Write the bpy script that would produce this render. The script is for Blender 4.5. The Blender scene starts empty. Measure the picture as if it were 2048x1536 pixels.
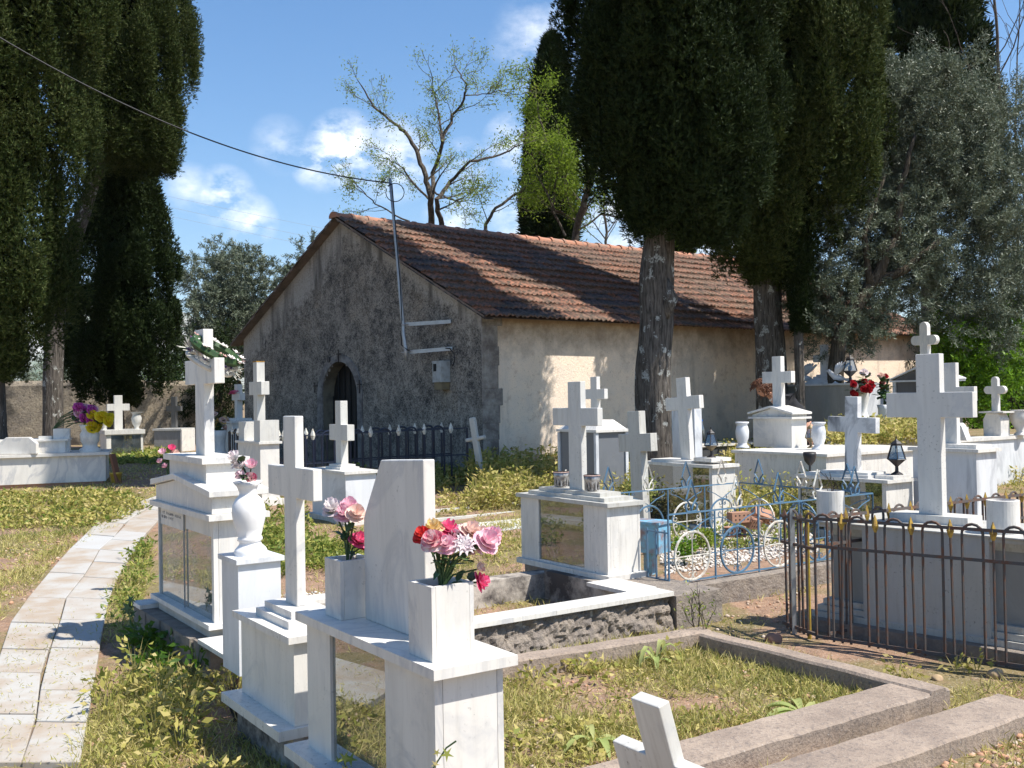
import bpy, bmesh, math, random
import numpy as np
from mathutils import Vector, Matrix
R = math.radians
random.seed(7); rng = np.random.default_rng(7)
S = bpy.context.scene
COL = S.collection

# ---------------------------------------------------------------- camera
EYE, PITCH, ROLL, FPX = 1.65, .75, -1.0, 2050.0
_p, _r = R(PITCH), R(ROLL)
FW = np.array([0, math.cos(_p), math.sin(_p)]); _u = np.array([0, -math.sin(_p), math.cos(_p)]); _x = np.array([1., 0, 0])
RI = math.cos(_r)*_x + math.sin(_r)*_u; UP = -math.sin(_r)*_x + math.cos(_r)*_u
cd = bpy.data.cameras.new("camera"); cam = bpy.data.objects.new("camera", cd); COL.objects.link(cam)
M = Matrix(((RI[0], UP[0], -FW[0], 0), (RI[1], UP[1], -FW[1], 0), (RI[2], UP[2], -FW[2], EYE), (0, 0, 0, 1)))
cam.matrix_world = M
cd.sensor_width = 36; cd.lens = 36*FPX/2048; cd.clip_start = .05; cd.clip_end = 12000
S.camera = cam

# ---------------------------------------------------------------- world and sun
SUN = Vector((.58, -.235, 1.0)).normalized()
elev = math.asin(SUN.z); azim = math.atan2(SUN.x, SUN.y)
w = bpy.data.worlds.new("World"); S.world = w; w.use_nodes = True
nt = w.node_tree; nt.nodes.clear()
def N(nt, t, **k):
    n = nt.nodes.new(t)
    for a, b in k.items():
        if hasattr(n, a): setattr(n, a, b)
        else: n.inputs[a].default_value = b
    return n
sky = N(nt, 'ShaderNodeTexSky', sky_type='NISHITA', sun_disc=False, sun_elevation=elev, sun_rotation=azim, altitude=50, air_density=1.0, dust_density=.6, ozone_density=2.2)
out = N(nt, 'ShaderNodeOutputWorld'); bg = N(nt, 'ShaderNodeBackground', Strength=.080)
tc = N(nt, 'ShaderNodeTexCoord')
def math_(nt, op, a, b=None, clamp=False):
    n = nt.nodes.new('ShaderNodeMath'); n.operation = op; n.use_clamp = clamp
    for i, v in enumerate((a, b)):
        if v is None: continue
        if isinstance(v, (int, float)): n.inputs[i].default_value = v
        else: nt.links.new(v, n.inputs[i])
    return n.outputs[0]
def pixdir(px, py):
    d = FW*FPX + RI*(px-1024) - UP*(py-768); return d/np.linalg.norm(d)
mp = N(nt, 'ShaderNodeMapping'); mp.inputs['Scale'].default_value = (9, 9, 16); nt.links.new(tc.outputs['Generated'], mp.inputs[0])
nz = N(nt, 'ShaderNodeTexNoise', Scale=2.7, Detail=10.0, Roughness=.62); nt.links.new(mp.outputs[0], nz.inputs['Vector'])
acc = None
# cumulus patches: direction, angular radius, weight
for px, py, rad, wt in [(690, 300, .040, 1.0), (640, 325, .030, .7), (790, 320, .045, .62), (560, 290, .03, .25), (450, 395, .032, .72), (500, 440, .028, .6), (380, 375, .025, .35), (320, 310, .02, .5),
                        (1030, 290, .034, .62), (930, 330, .028, .45), (1180, 320, .035, .6), (1250, 440, .05, .62), (1040, 430, .04, .5), (900, 440, .03, .5), (1420, 500, .05, .6), (1080, 85, .05, .33), (1120, 30, .04, .2)]:
    d = pixdir(px, py)
    vm = N(nt, 'ShaderNodeVectorMath', operation='DISTANCE'); nt.links.new(tc.outputs['Generated'], vm.inputs[0]); vm.inputs[1].default_value = d
    a = math_(nt, 'DIVIDE', vm.outputs['Value'], rad); a = math_(nt, 'SUBTRACT', 1.0, a, True)
    a = math_(nt, 'MULTIPLY', a, wt*.85)
    acc = a if acc is None else math_(nt, 'MAXIMUM', acc, a)
hz = N(nt, 'ShaderNodeSeparateXYZ'); nt.links.new(tc.outputs['Generated'], hz.inputs[0])
c = math_(nt, 'MULTIPLY', nz.outputs['Fac'], 2.9); c = math_(nt, 'SUBTRACT', c, 1.12, True)
c = math_(nt, 'MULTIPLY', c, acc); c = math_(nt, 'MULTIPLY', c, 3.0, True)
mixc = N(nt, 'ShaderNodeMix', data_type='RGBA'); nt.links.new(c, mixc.inputs[0])
hs = N(nt, 'ShaderNodeHueSaturation', Saturation=1.28, Value=1.42); nt.links.new(sky.outputs[0], hs.inputs['Color'])
nt.links.new(hs.outputs[0], mixc.inputs[6]); mixc.inputs[7].default_value = (12.5, 12.6, 12.8, 1)
nt.links.new(mixc.outputs[2], bg.inputs[0]); nt.links.new(bg.outputs[0], out.inputs[0])
sl = bpy.data.lights.new("sun", 'SUN'); sl.energy = 4.9; sl.angle = R(.53); sl.color = (1, .955, .88)
so = bpy.data.objects.new("sun", sl); COL.objects.link(so); so.rotation_euler = (-SUN).to_track_quat('-Z', 'Y').to_euler(); so.location = (0, 0, 40)
S.view_settings.view_transform = 'Standard'; S.view_settings.look = 'None'; S.view_settings.exposure = .7; S.view_settings.gamma = 1
S.cycles.max_bounces = 6; S.cycles.transparent_max_bounces = 12; S.cycles.use_denoising = True
S.cycles.caustics_reflective = False; S.cycles.caustics_refractive = False

# ---------------------------------------------------------------- measuring helpers: a ray of the photograph met with a plane
def P(px, py, z=0.):
    d = FW*FPX + RI*(px-1024) - UP*(py-768); t = (z-EYE)/d[2]
    return Vector((d[0]*t, d[1]*t, z))
def at(px, py, Y):
    d = FW*FPX + RI*(px-1024) - UP*(py-768); t = Y/d[1]
    return Vector((d[0]*t, Y, EYE+d[2]*t))
def ground(x, y):
    t = np.clip((np.asarray(y, float)-6)/18., 0, 1)
    return .45*t*t*(3-2*t)
def G0(px, py):
    z = 0.
    for _ in range(12):
        p = P(px, py, z); z = float(ground(p.x, p.y))
    return P(px, py, z)

# ---------------------------------------------------------------- object helpers
def link(o, parent=None):
    COL.objects.link(o)
    if parent is not None: o.parent = parent
    return o
def tag(o, label, cat, group=None, kind=None):
    if label: o['label'] = label
    if cat: o['category'] = cat
    if group: o['group'] = group
    if kind: o['kind'] = kind
    return o
TH = 34.0
MR = R(-(90-TH))                    # yaw of the grave rows: local x runs along a tomb's long front, local y into it
DX = Vector((math.sin(R(TH)), -math.cos(R(TH)), 0)); DY = Vector((math.cos(R(TH)), math.sin(R(TH)), 0))
def emp(name, label, cat, loc, rot=MR, group=None):
    o = bpy.data.objects.new(name, None); o.empty_display_size = .1; link(o)
    o.location = loc; o.rotation_euler = (0, 0, rot)
    return tag(o, label, cat, group)
def locof(px, py, z, lx, ly, zb, rot=MR):
    """base centre of a thing whose local point (lx, ly) at height z is seen at px, py"""
    p = P(px, py, z); c, s = math.cos(rot), math.sin(rot)
    return Vector((p.x-(c*lx-s*ly), p.y-(s*lx+c*ly), zb))
def fin(name, bm, mat, parent=None, bevel=0, smooth=False, seg=2, loc=None, rot=None):
    if bevel:
        es = [e for e in bm.edges if len(e.link_faces) == 2 and e.calc_face_angle(0) > .6]
        bmesh.ops.bevel(bm, geom=es, offset=bevel, segments=seg, affect='EDGES', profile=.5, clamp_overlap=True)
    me = bpy.data.meshes.new(name); bm.to_mesh(me); bm.free()
    if smooth:
        me.polygons.foreach_set('use_smooth', [True]*len(me.polygons))
    me.materials.append(mat)
    o = bpy.data.objects.new(name, me); link(o, parent)
    if loc is not None: o.location = loc
    if rot is not None: o.rotation_euler = rot
    return o
def B(): return bmesh.new()
def box(bm, x0, x1, y0, y1, z0, z1, tz=0, taper=0):
    vs = []
    for z, k in ((z0, 0), (z1, taper)):
        for x, y in ((x0+k, y0+k), (x1-k, y0+k), (x1-k, y1-k), (x0+k, y1-k)):
            vs.append(bm.verts.new((x, y, z)))
    a = vs
    for f in ((3, 2, 1, 0), (4, 5, 6, 7), (0, 1, 5, 4), (1, 2, 6, 5), (2, 3, 7, 6), (3, 0, 4, 7)):
        bm.faces.new([a[i] for i in f])
    return bm
def prism(bm, pts, y0, y1):
    a = [bm.verts.new((x, y0, z)) for x, z in pts]; b = [bm.verts.new((x, y1, z)) for x, z in pts]
    n = len(pts)
    f1 = bm.faces.new(a); f2 = bm.faces.new(b[::-1])
    for i in range(n):
        bm.faces.new((a[i], b[i], b[(i+1) % n], a[(i+1) % n]))
    bmesh.ops.recalc_face_normals(bm, faces=bm.faces[:])
    return bm
def lathe(bm, prof, seg=24, cx=0, cy=0, cap=True):
    rings = []
    for r, z in prof:
        rings.append([bm.verts.new((cx+r*math.cos(2*math.pi*i/seg), cy+r*math.sin(2*math.pi*i/seg), z)) for i in range(seg)])
    for a, b in zip(rings, rings[1:]):
        for i in range(seg):
            bm.faces.new((a[i], a[(i+1) % seg], b[(i+1) % seg], b[i]))
    if cap:
        bm.faces.new(rings[0][::-1]); bm.faces.new(rings[-1])
    return bm
def tube(bm, pts, rad, seg=8, closed=False, cap=True):
    pts = [Vector(p) for p in pts]; n = len(pts)
    if isinstance(rad, (int, float)): rad = [rad]*n
    rings = []; prev = None
    for i, p in enumerate(pts):
        if closed: t = pts[(i+1) % n]-pts[i-1]
        else: t = pts[min(i+1, n-1)]-pts[max(i-1, 0)]
        if t.length < 1e-9: t = Vector((0, 0, 1))
        t.normalize()
        if prev is None:
            u = t.orthogonal().normalized()
        else:
            u = prev - t*prev.dot(t)
            u = u.normalized() if u.length > 1e-6 else t.orthogonal().normalized()
        prev = u; v = t.cross(u)
        rings.append([bm.verts.new(p+(u*math.cos(2*math.pi*k/seg)+v*math.sin(2*math.pi*k/seg))*rad[i]) for k in range(seg)])
    m = n if closed else n-1
    for i in range(m):
        a, b = rings[i], rings[(i+1) % n]
        for k in range(seg):
            bm.faces.new((a[k], a[(k+1) % seg], b[(k+1) % seg], b[k]))
    if cap and not closed:
        bm.faces.new(rings[0][::-1]); bm.faces.new(rings[-1])
    return bm
def npmesh(name, co, faces, mat, parent=None, smooth=False, kindtag=None):
    """co (n,3), faces (m,k) all with the same number of corners"""
    me = bpy.data.meshes.new(name); co = np.asarray(co, np.float32); faces = np.asarray(faces, np.int32)
    me.vertices.add(len(co)); me.vertices.foreach_set('co', co.ravel())
    m, k = faces.shape
    me.loops.add(m*k); me.loops.foreach_set('vertex_index', faces.ravel())
    me.polygons.add(m); me.polygons.foreach_set('loop_start', np.arange(0, m*k, k, dtype=np.int32))
    if smooth: me.polygons.foreach_set('use_smooth', np.ones(m, bool))
    me.update(calc_edges=True); me.validate()
    me.materials.append(mat)
    return link(bpy.data.objects.new(name, me), parent)
def blades(base, d, length, width, side=None, curl=0.):
    """diamond leaves: base (n,3), unit dirs d (n,3)"""
    n = len(base); L = np.broadcast_to(length, (n,))[:, None]; W = np.broadcast_to(width, (n,))[:, None]
    if side is None:
        r = rng.normal(size=(n, 3)); side = np.cross(d, r)
    side = side/np.maximum(np.linalg.norm(side, axis=1, keepdims=True), 1e-6)
    up = np.cross(side, d)
    mid = base+d*L*.45
    co = np.stack([base, mid-side*W*.5+up*W*.15, base+d*L-up*L*curl, mid+side*W*.5+up*W*.15], 1).reshape(-1, 3)
    return co, np.arange(4*n).reshape(n, 4)
def unit(v): return v/np.maximum(np.linalg.norm(v, axis=1, keepdims=True), 1e-9)

# ---------------------------------------------------------------- materials
class Mat:
    def __init__(s, name, rough=.6, **k):
        s.m = bpy.data.materials.new(name); s.m.use_nodes = True; s.nt = s.m.node_tree
        s.b = s.nt.nodes['Principled BSDF']; s.out = s.nt.nodes['Material Output']; s.b.inputs['Roughness'].default_value = rough
        s.b.inputs['Specular IOR Level'].default_value = k.get('spec', .4)
        if 'metal' in k: s.b.inputs['Metallic'].default_value = k['metal']
        s.tc = s.nt.nodes.new('ShaderNodeTexCoord'); s.oi = s.nt.nodes.new('ShaderNodeObjectInfo')
        s._c = None
    def L(s, a, b): s.nt.links.new(a, b)
    def vec(s, scale=(1, 1, 1), rot=(0, 0, 0), rnd=True):
        m = s.nt.nodes.new('ShaderNodeMapping'); m.inputs['Scale'].default_value = scale; m.inputs['Rotation'].default_value = rot
        if rnd:
            v = s.nt.nodes.new('ShaderNodeVectorMath'); v.operation = 'MULTIPLY_ADD'
            v.inputs[0].default_value = (1, 1, 1)
            cmb = s.nt.nodes.new('ShaderNodeCombineXYZ'); k = math_(s.nt, 'MULTIPLY', s.oi.outputs['Random'], 37.)
            for i in range(3): s.L(k, cmb.inputs[i])
            a = s.nt.nodes.new('ShaderNodeVectorMath'); a.operation = 'ADD'; s.L(s.tc.outputs['Object'], a.inputs[0]); s.L(cmb.outputs[0], a.inputs[1])
            s.nt.nodes.remove(v); s.L(a.outputs[0], m.inputs[0])
        else: s.L(s.tc.outputs['Object'], m.inputs[0])
        return m.outputs[0]
    def noise(s, scale, detail=6, rough=.6, v=None, dist=0., rnd=True):
        n = N(s.nt, 'ShaderNodeTexNoise', Scale=scale, Detail=float(detail), Roughness=rough, Distortion=dist)
        s.L(v if v is not None else s.vec(rnd=rnd), n.inputs['Vector']); return n.outputs['Fac']
    def ramp(s, f, stops):
        r = s.nt.nodes.new('ShaderNodeValToRGB'); e = r.color_ramp.elements
        while len(e) < len(stops): e.new(.5)
        for q, (p, c) in zip(e, stops):
            q.position = p; q.color = (*c, 1) if len(c) == 3 else c
        s.L(f, r.inputs[0]); return r.outputs[0]
    def fac(s, f, a, b):
        m = s.nt.nodes.new('ShaderNodeMapRange'); m.inputs[1].default_value = a; m.inputs[2].default_value = b; s.L(f, m.inputs[0]); return m.outputs[0]
    def mix(s, f, a, b, mode='MIX'):
        m = s.nt.nodes.new('ShaderNodeMix'); m.data_type = 'RGBA'; m.blend_type = mode
        if isinstance(f, (int, float)): m.inputs[0].default_value = f
        else: s.L(f, m.inputs[0])
        for i, v in ((6, a), (7, b)):
            if isinstance(v, tuple): m.inputs[i].default_value = (*v, 1) if len(v) == 3 else v
            else: s.L(v, m.inputs[i])
        return m.outputs[2]
    def mul(s, a, b): return math_(s.nt, 'MULTIPLY', a, b, True)
    def color(s, c):
        if isinstance(c, tuple): s.b.inputs['Base Color'].default_value = (*c, 1)
        else: s.L(c, s.b.inputs['Base Color'])
        s._c = c; return s
    def bump(s, h, st=.3, dist=.01):
        b = N(s.nt, 'ShaderNodeBump', Strength=st, Distance=dist); s.L(h, b.inputs['Height']); s.L(b.outputs[0], s.b.inputs['Normal']); return s

def leafmat(name, cols, rough=.55, trans=.3, spec=.3):
    m = Mat(name, rough, spec=spec)
    g = m.nt.nodes.new('ShaderNodeNewGeometry')
    n = m.noise(.9, 3, rnd=False)
    f = math_(m.nt, 'ADD', math_(m.nt, 'MULTIPLY', g.outputs['Random Per Island'], .62), math_(m.nt, 'MULTIPLY', n, .4), True)
    c = m.ramp(f, [(i/(len(cols)-1), q) for i, q in enumerate(cols)])
    m.color(c)
    if trans:
        t = m.nt.nodes.new('ShaderNodeBsdfTranslucent'); m.L(c, t.inputs[0])
        x = m.nt.nodes.new('ShaderNodeMixShader'); x.inputs[0].default_value = trans
        m.L(m.b.outputs[0], x.inputs[1]); m.L(t.outputs[0], x.inputs[2]); m.L(x.outputs[0], m.out.inputs[0])
    return m.m

def marble(name, base=(.70, .67, .615), vein=.25, dirt=.2, veincol=(.40, .41, .43), rough=.42, vs=2.2, rot=(.2, .5, .3), speck=0., dirtcol=(.30, .27, .22)):
    m = Mat(name, rough)
    v = m.vec((1, 1, .55), rot)
    n1 = m.noise(vs, 8, .6, v, 1.2)
    vv = m.fac(math_(m.nt, 'ABSOLUTE', math_(m.nt, 'SUBTRACT', n1, .5)), .05, 0.)
    n0 = m.noise(1.3, 3)
    c = m.mix(m.mul(m.mul(vv, vein), m.fac(n0, .3, .6)), base, veincol)
    c = m.mix(m.mul(m.fac(m.noise(1.6, 7, .6, m.vec((2.2, 2.2, .5), rot), 1.5), .42, .68), .45), c, tuple(x*.76 for x in base))
    st = m.noise(6, 7, .7, m.vec((5, 5, .45)))                     # rain streaks
    c = m.mix(m.mul(m.fac(st, .50, .78), dirt), c, dirtcol)
    fl = m.noise(60, 3, .6); fl2 = m.noise(4, 4)
    c = m.mix(m.mul(m.mul(m.fac(fl, .62, .72), m.fac(fl2, .45, .65)), min(1, dirt*1.8+speck)), c, (.10, .095, .085))
    m.color(c); m.bump(m.noise(90, 3), .06, .002)
    return m.m
MARBLE = marble("white_marble", vein=.6, dirt=.28)
MARBLE_V = marble("veined_marble", vein=.75, dirt=.08, vs=1.3, rot=(.2, .9, .1))
MARBLE_C = marble("weathered_marble", vein=.4, dirt=.6, speck=.4)
MARBLE_O = marble("aged_marble", base=(.60, .585, .54), vein=.3, dirt=.55, speck=.3)
MARBLE_D = marble("stained_marble", base=(.50, .485, .44), vein=.2, dirt=.9, speck=.8)
MARBLE_SIDE = marble("grey_white_marble", base=(.66, .67, .68), vein=.8, dirt=.15, vs=1.0, rot=(.1, .2, .9))
GREYM = marble("grey_marble", base=(.27, .275, .27), vein=.3, dirt=.15, veincol=(.4, .4, .4), rough=.3)
DARKM = marble("dark_granite", base=(.06, .064, .072), vein=.2, dirt=.05, veincol=(.16, .16, .17), rough=.22)
GRANITE = marble("grey_granite", base=(.15, .16, .175), vein=.1, dirt=.1, veincol=(.3, .3, .3), rough=.3, speck=.8)

def plain(name, col, rough=.5, metal=0., var=.0, vcol=None, sc=6, spec=.4, bump=0):
    m = Mat(name, rough, metal=metal, spec=spec)
    if var: m.color(m.mix(m.mul(m.fac(m.noise(sc, 6), .45, .62), var), col, vcol))
    else: m.color(col)
    if bump: m.bump(m.noise(sc*8, 4), bump, .003)
    return m.m
RUST = plain("rusty_iron", (.085, .075, .07), .8, 0, .95, (.13, .06, .035), 22, bump=.4)
BLUEIRON = plain("dark_blue_iron", (.009, .014, .034), .45, 0, .5, (.02, .02, .025), 9)
BLACKIRON = plain("black_iron", (.015, .016, .02), .5, 0, .4, (.07, .04, .025), 12)
GOLD = plain("gold_paint", (.48, .30, .05), .6, 0, .7, (.12, .07, .03), 30)
WHITEPT = plain("white_paint", (.66, .65, .58), .5, 0, .6, (.30, .20, .12), 25)
SKYBLUE = plain("faded_blue_paint", (.075, .165, .26), .5, 0, .6, (.12, .16, .20), 18)
SKYBLUE2 = plain("rusty_blue_paint", (.17, .40, .56), .5, 0, .8, (.24, .10, .06), 9)
GALV = plain("galvanised_steel", (.42, .43, .44), .42, .55, .4, (.26, .27, .28), 14)
METERBOX = plain("grey_meter_box", (.40, .41, .40), .6, 0, .5, (.22, .2, .16), 10)
BRASS = plain("tarnished_brass", (.20, .15, .08), .5, .3, .6, (.07, .06, .05), 14)
TIN = plain("tarnished_silver", (.42, .40, .38), .35, .5, .8, (.10, .08, .07), 26)
BLACK = plain("soot_and_hole_shade", (.012, .012, .012), .8)
PLASTER = plain("plaster", (.52, .49, .43), .9, 0, .5, (.30, .27, .22), 4, bump=.6)
TERRA = plain("terracotta", (.42, .22, .14), .85, 0, .7, (.26, .17, .12), 8, bump=.5)
YPOT = plain("gold_plastic_pot", (.50, .33, .05), .35, .2, .3, (.3, .2, .05), 6)
PLASTIC = plain("white_plastic", (.72, .74, .76), .3)
CONC = Mat("concrete", .92)
_c = CONC.mix(CONC.fac(CONC.noise(3, 8, .7, rnd=False), .35, .7), (.38, .30, .235), (.22, .17, .135)); _c = CONC.mix(CONC.mul(CONC.fac(CONC.noise(45, 4, .7, rnd=False), .5, .65), .6), _c, (.13, .11, .10))
_c = CONC.mix(CONC.mul(CONC.fac(CONC.noise(110, 2, .5, rnd=False), .66, .7), .5), _c, (.5, .47, .42))
CONC.color(_c).bump(CONC.noise(45, 6, .7, rnd=False), .9, .01); CONC = CONC.m
ROUGHW = Mat("rough_mortar", .95)
_c = ROUGHW.mix(ROUGHW.fac(ROUGHW.noise(9, 8, .7, rnd=False), .3, .7), (.43, .36, .29), (.22, .19, .17))
ROUGHW.color(_c).bump(ROUGHW.noise(16, 8, .75, rnd=False), 1, .05); ROUGHW = ROUGHW.m
SMOOTHW = Mat("stained_shade_plaster", .9)
_c = SMOOTHW.mix(SMOOTHW.fac(SMOOTHW.noise(2.2, 8, .7, rnd=False), .42, .58), (.47, .42, .36), (.07, .06, .055)); SMOOTHW.color(_c).bump(SMOOTHW.noise(30, 5, .6, rnd=False), .5, .01); SMOOTHW = SMOOTHW.m

def glassmat(name, tint=(.9, .95, .93), refl=.14, film=.42):
    m = bpy.data.materials.new(name); m.use_nodes = True; nt = m.node_tree; nt.nodes.clear()
    o = N(nt, 'ShaderNodeOutputMaterial'); g = N(nt, 'ShaderNodeBsdfGlossy', Roughness=.015); g.inputs[0].default_value = (.95, .97, .96, 1)
    t = N(nt, 'ShaderNodeBsdfTransparent'); t.inputs[0].default_value = (*tint, 1)
    f = N(nt, 'ShaderNodeFresnel', IOR=1.52); a = math_(nt, 'MULTIPLY', f.outputs[0], 1.9); a = math_(nt, 'ADD', a, refl, True)
    x = N(nt, 'ShaderNodeMixShader'); nt.links.new(a, x.inputs[0]); nt.links.new(t.outputs[0], x.inputs[1]); nt.links.new(g.outputs[0], x.inputs[2])
    d = N(nt, 'ShaderNodeBsdfDiffuse'); d.inputs[0].default_value = (.55, .56, .52, 1); tc_ = N(nt, 'ShaderNodeTexCoord'); n_ = N(nt, 'ShaderNodeTexNoise', Scale=5.0, Detail=8.0, Roughness=.7); nt.links.new(tc_.outputs['Object'], n_.inputs['Vector'])
    f_ = math_(nt, 'MULTIPLY', math_(nt, 'SUBTRACT', n_.outputs['Fac'], .32, True), film, True); y = N(nt, 'ShaderNodeMixShader'); nt.links.new(f_, y.inputs[0]); nt.links.new(x.outputs[0], y.inputs[1]); nt.links.new(d.outputs[0], y.inputs[2]); nt.links.new(y.outputs[0], o.inputs[0])
    return m
GLASS = glassmat("window_glass", refl=.10); GLASS_F = glassmat('pale_film_glass', refl=.07, film=1.1); LGLASS = glassmat("lantern_glass", (.75, .8, .8), .1); GLASS_D = glassmat("reflective_glass", (.80, .84, .80), .20); GLASS_T = glassmat("tinted_glass", (.3, .32, .3), .12)  # heavier film value gives a whiter, noise-patched pane

# ---------------------------------------------------------------- ground
def axis(lo, hi, step, far, n=26):
    core = np.arange(lo, hi+1e-6, step); g = step*1.27**np.arange(1, 60)
    a = np.cumsum(g); a = a[a < far]
    return np.concatenate([(lo-a)[::-1], core, hi+a])
gx = axis(-9, 9, .12, 900); gy = axis(1.2, 22, .12, 900)
X, Y = np.meshgrid(gx, gy)
from mathutils import noise as mn
Z = ground(X, Y).astype(float)
bmp = np.zeros_like(Z)
for i in range(X.shape[0]):
    if -3 < gy[i] < 30:
        for j in range(X.shape[1]):
            if abs(gx[j]) < 14:
                bmp[i, j] = mn.noise((gx[j]*1.3, gy[i]*1.3, 0))*.018+mn.noise((gx[j]*4.5, gy[i]*4.5, 3))*.009
Z += bmp
ny, nx = X.shape
idx = np.arange(ny*nx).reshape(ny, nx)
F = np.stack([idx[:-1, :-1], idx[:-1, 1:], idx[1:, 1:], idx[1:, :-1]], -1).reshape(-1, 4)
m = Mat("soil_and_dry_grass", .95, spec=.15)
n1 = m.noise(.75, 7, .65, rnd=False); n2 = m.noise(9, 7, .7, rnd=False); n3 = m.noise(70, 4, .6, rnd=False); n4 = m.noise(26, 5, .7, rnd=False)
soil = m.mix(m.fac(n2, .35, .65), (.38, .24, .16), (.23, .15, .105))
grass = m.mix(m.fac(n2, .3, .7), (.27, .205, .105), (.17, .145, .065))
c = m.mix(m.fac(n1, .46, .54), soil, grass)
c = m.mix(m.mul(m.fac(n3, .60, .66), .75), c, (.52, .46, .38))
c = m.mix(m.mul(m.fac(n4, .58, .7), .6), c, (.055, .045, .03))
m.color(c).bump(n4, .9, .03)
SOIL = m.m
go = npmesh('ground', np.stack([X, Y, Z], -1).reshape(-1, 3), F, SOIL, smooth=True); tag(go, 'dry grassy soil of the churchyard', 'ground', kind='structure')

# path of pale slabs: left border measured on the photograph, laid as separate stones
PATHL = [(-70, 1536), (20, 1255), (70, 1190), (140, 1118), (205, 1065), (262, 1042), (330, 1022)]
PATHR = [(160, 1536), (208, 1255), (222, 1190), (268, 1120), (300, 1082), (330, 1058), (372, 1030)]
m = Mat("path_stone", .85)
c = m.mix(m.fac(m.noise(2.3, 7, .65), .42, .62), (.40, .385, .355), (.34, .275, .21))
c = m.mix(m.mul(m.fac(m.noise(30, 5, .7), .56, .68), .35), c, (.36, .24, .16))
c = m.mix(m.fac(m.oi.outputs['Random'], .9, 1.0), c, (.42, .42, .41))
m.color(c).bump(m.noise(24, 5), .25, .004); PSTONE = m.m
def resample(pts, n):
    q = [P(x, y, .0) for x, y in pts]; cum = [0]
    for a, b in zip(q, q[1:]): cum.append(cum[-1]+(b-a).length)
    o = []
    for k in range(n):
        s = cum[-1]*k/(n-1)
        i = max(j for j in range(len(cum)) if cum[j] <= s+1e-9); i = min(i, len(q)-2)
        o.append(q[i].lerp(q[i+1], (s-cum[i])/(cum[i+1]-cum[i])))
    return o
pl = resample(PATHL, 60); pr = resample(PATHR, 60)
q0 = pl[0]+(pl[0]-pl[4])*6; 
pe = tag(bpy.data.objects.new('path', None), 'pale stone slab path curving past the tombs', 'path', kind='structure'); link(pe)
def lerpath(lst, s):
    s = max(0, min(len(lst)-1.001, s)); i = int(s); return lst[i].lerp(lst[i+1], s-i)
sL, sR = 0., 0.
for col in (0, 1):
    s = -.0 if col == 0 else -1.0
    while s < 58:
        ln = random.uniform(3.2, 6.0)
        e = min(s+ln, 59)
        g = .05
        def pt(k, u):
            a = lerpath(pl, k); b = lerpath(pr, k); mid = .50+.03*math.sin(k*.5)
            return a.lerp(b, u*mid if col == 0 else mid+u*(1-mid))
        bm = B(); o_ = .014
        u0, u1 = (0, 1-o_) if col == 0 else (o_, 1)
        pts = [pt(s+g+random.uniform(-.06, .06), u0), pt(s+g, u1), pt(e-g+random.uniform(-.06, .06), u1), pt(e-g, u0)]
        zt = .030+random.uniform(-.004, .004)
        top = [bm.verts.new((p.x, p.y, zt+float(ground(p.x, p.y)))) for p in pts]; bot = [bm.verts.new((p.x, p.y, -.06)) for p in pts]
        bm.faces.new(top)
        for i in range(4): bm.faces.new((top[i], bot[i], bot[(i+1) % 4], top[(i+1) % 4]))
        bmesh.ops.recalc_face_normals(bm, faces=bm.faces[:])
        fin('slab', bm, PSTONE, pe, bevel=.006)
        s = e

# hills far behind
m = Mat("mountain", .95, spec=.1)
m.color(m.mix(m.fac(m.noise(.004, 9, .7, rnd=False), .4, .62), (.10, .14, .075), (.40, .39, .35))); MOUNT = m.m
hx = np.linspace(-5200, 1500, 150); hy = np.linspace(2400, 5200, 46)
HX, HY = np.meshgrid(hx, hy)
HZ = np.zeros_like(HX)
for i in range(HX.shape[0]):
    for j in range(HX.shape[1]):
        x, y = HX[i, j], HY[i, j]
        ridge = max(0, 1-abs(y-3700)/1300.)**.8
        env = 1/(1+math.exp((x+300)/260.))
        HZ[i, j] = ridge*env*(400+190*mn.noise((x/700., y/700., 1))+70*mn.noise((x/190., y/190., 2)))-4
idx = np.arange(HX.size).reshape(HX.shape)
F = np.stack([idx[:-1, :-1], idx[:-1, 1:], idx[1:, 1:], idx[1:, :-1]], -1).reshape(-1, 4)
tag(npmesh('hills', np.stack([HX, HY, HZ], -1).reshape(-1, 3), F, MOUNT, smooth=True), 'bare limestone mountain far behind the churchyard', 'hills', kind='structure')

# ---------------------------------------------------------------- chapel
TG, TW = R(41.3), R(38.3)
U = Vector((-math.sin(TG), math.cos(TG), 0)); V = Vector((math.cos(TW), math.sin(TW), 0))
A0 = Vector((-.41, 16.67, 0)); WD, HE, HR, LEN = 9.11, 2.99, 5.27, 14.1
ch = emp('chapel', 'long low chapel with mottled gable, ochre side wall and red tiled roof', 'chapel', (0, 0, 0), 0)
def CW(u, v, z): p = A0+U*u+V*v; return Vector((p.x, p.y, z))
def wall_u(px, py, v):         # where a pixel falls on the gable plane (u, z)
    d = FW*FPX + RI*(px-1024) - UP*(py-768)
    o = A0+V*v; n = Vector((U.y, -U.x, 0)); d = Vector(d)
    t = (o-Vector((0, 0, EYE))).dot(n)/d.dot(n); q = Vector((0, 0, EYE))+d*t
    return (q-o).dot(U), q.z
def roofz(u): return HE+(HR-HE)*(1-abs(u-WD/2)/(WD/2))
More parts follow.
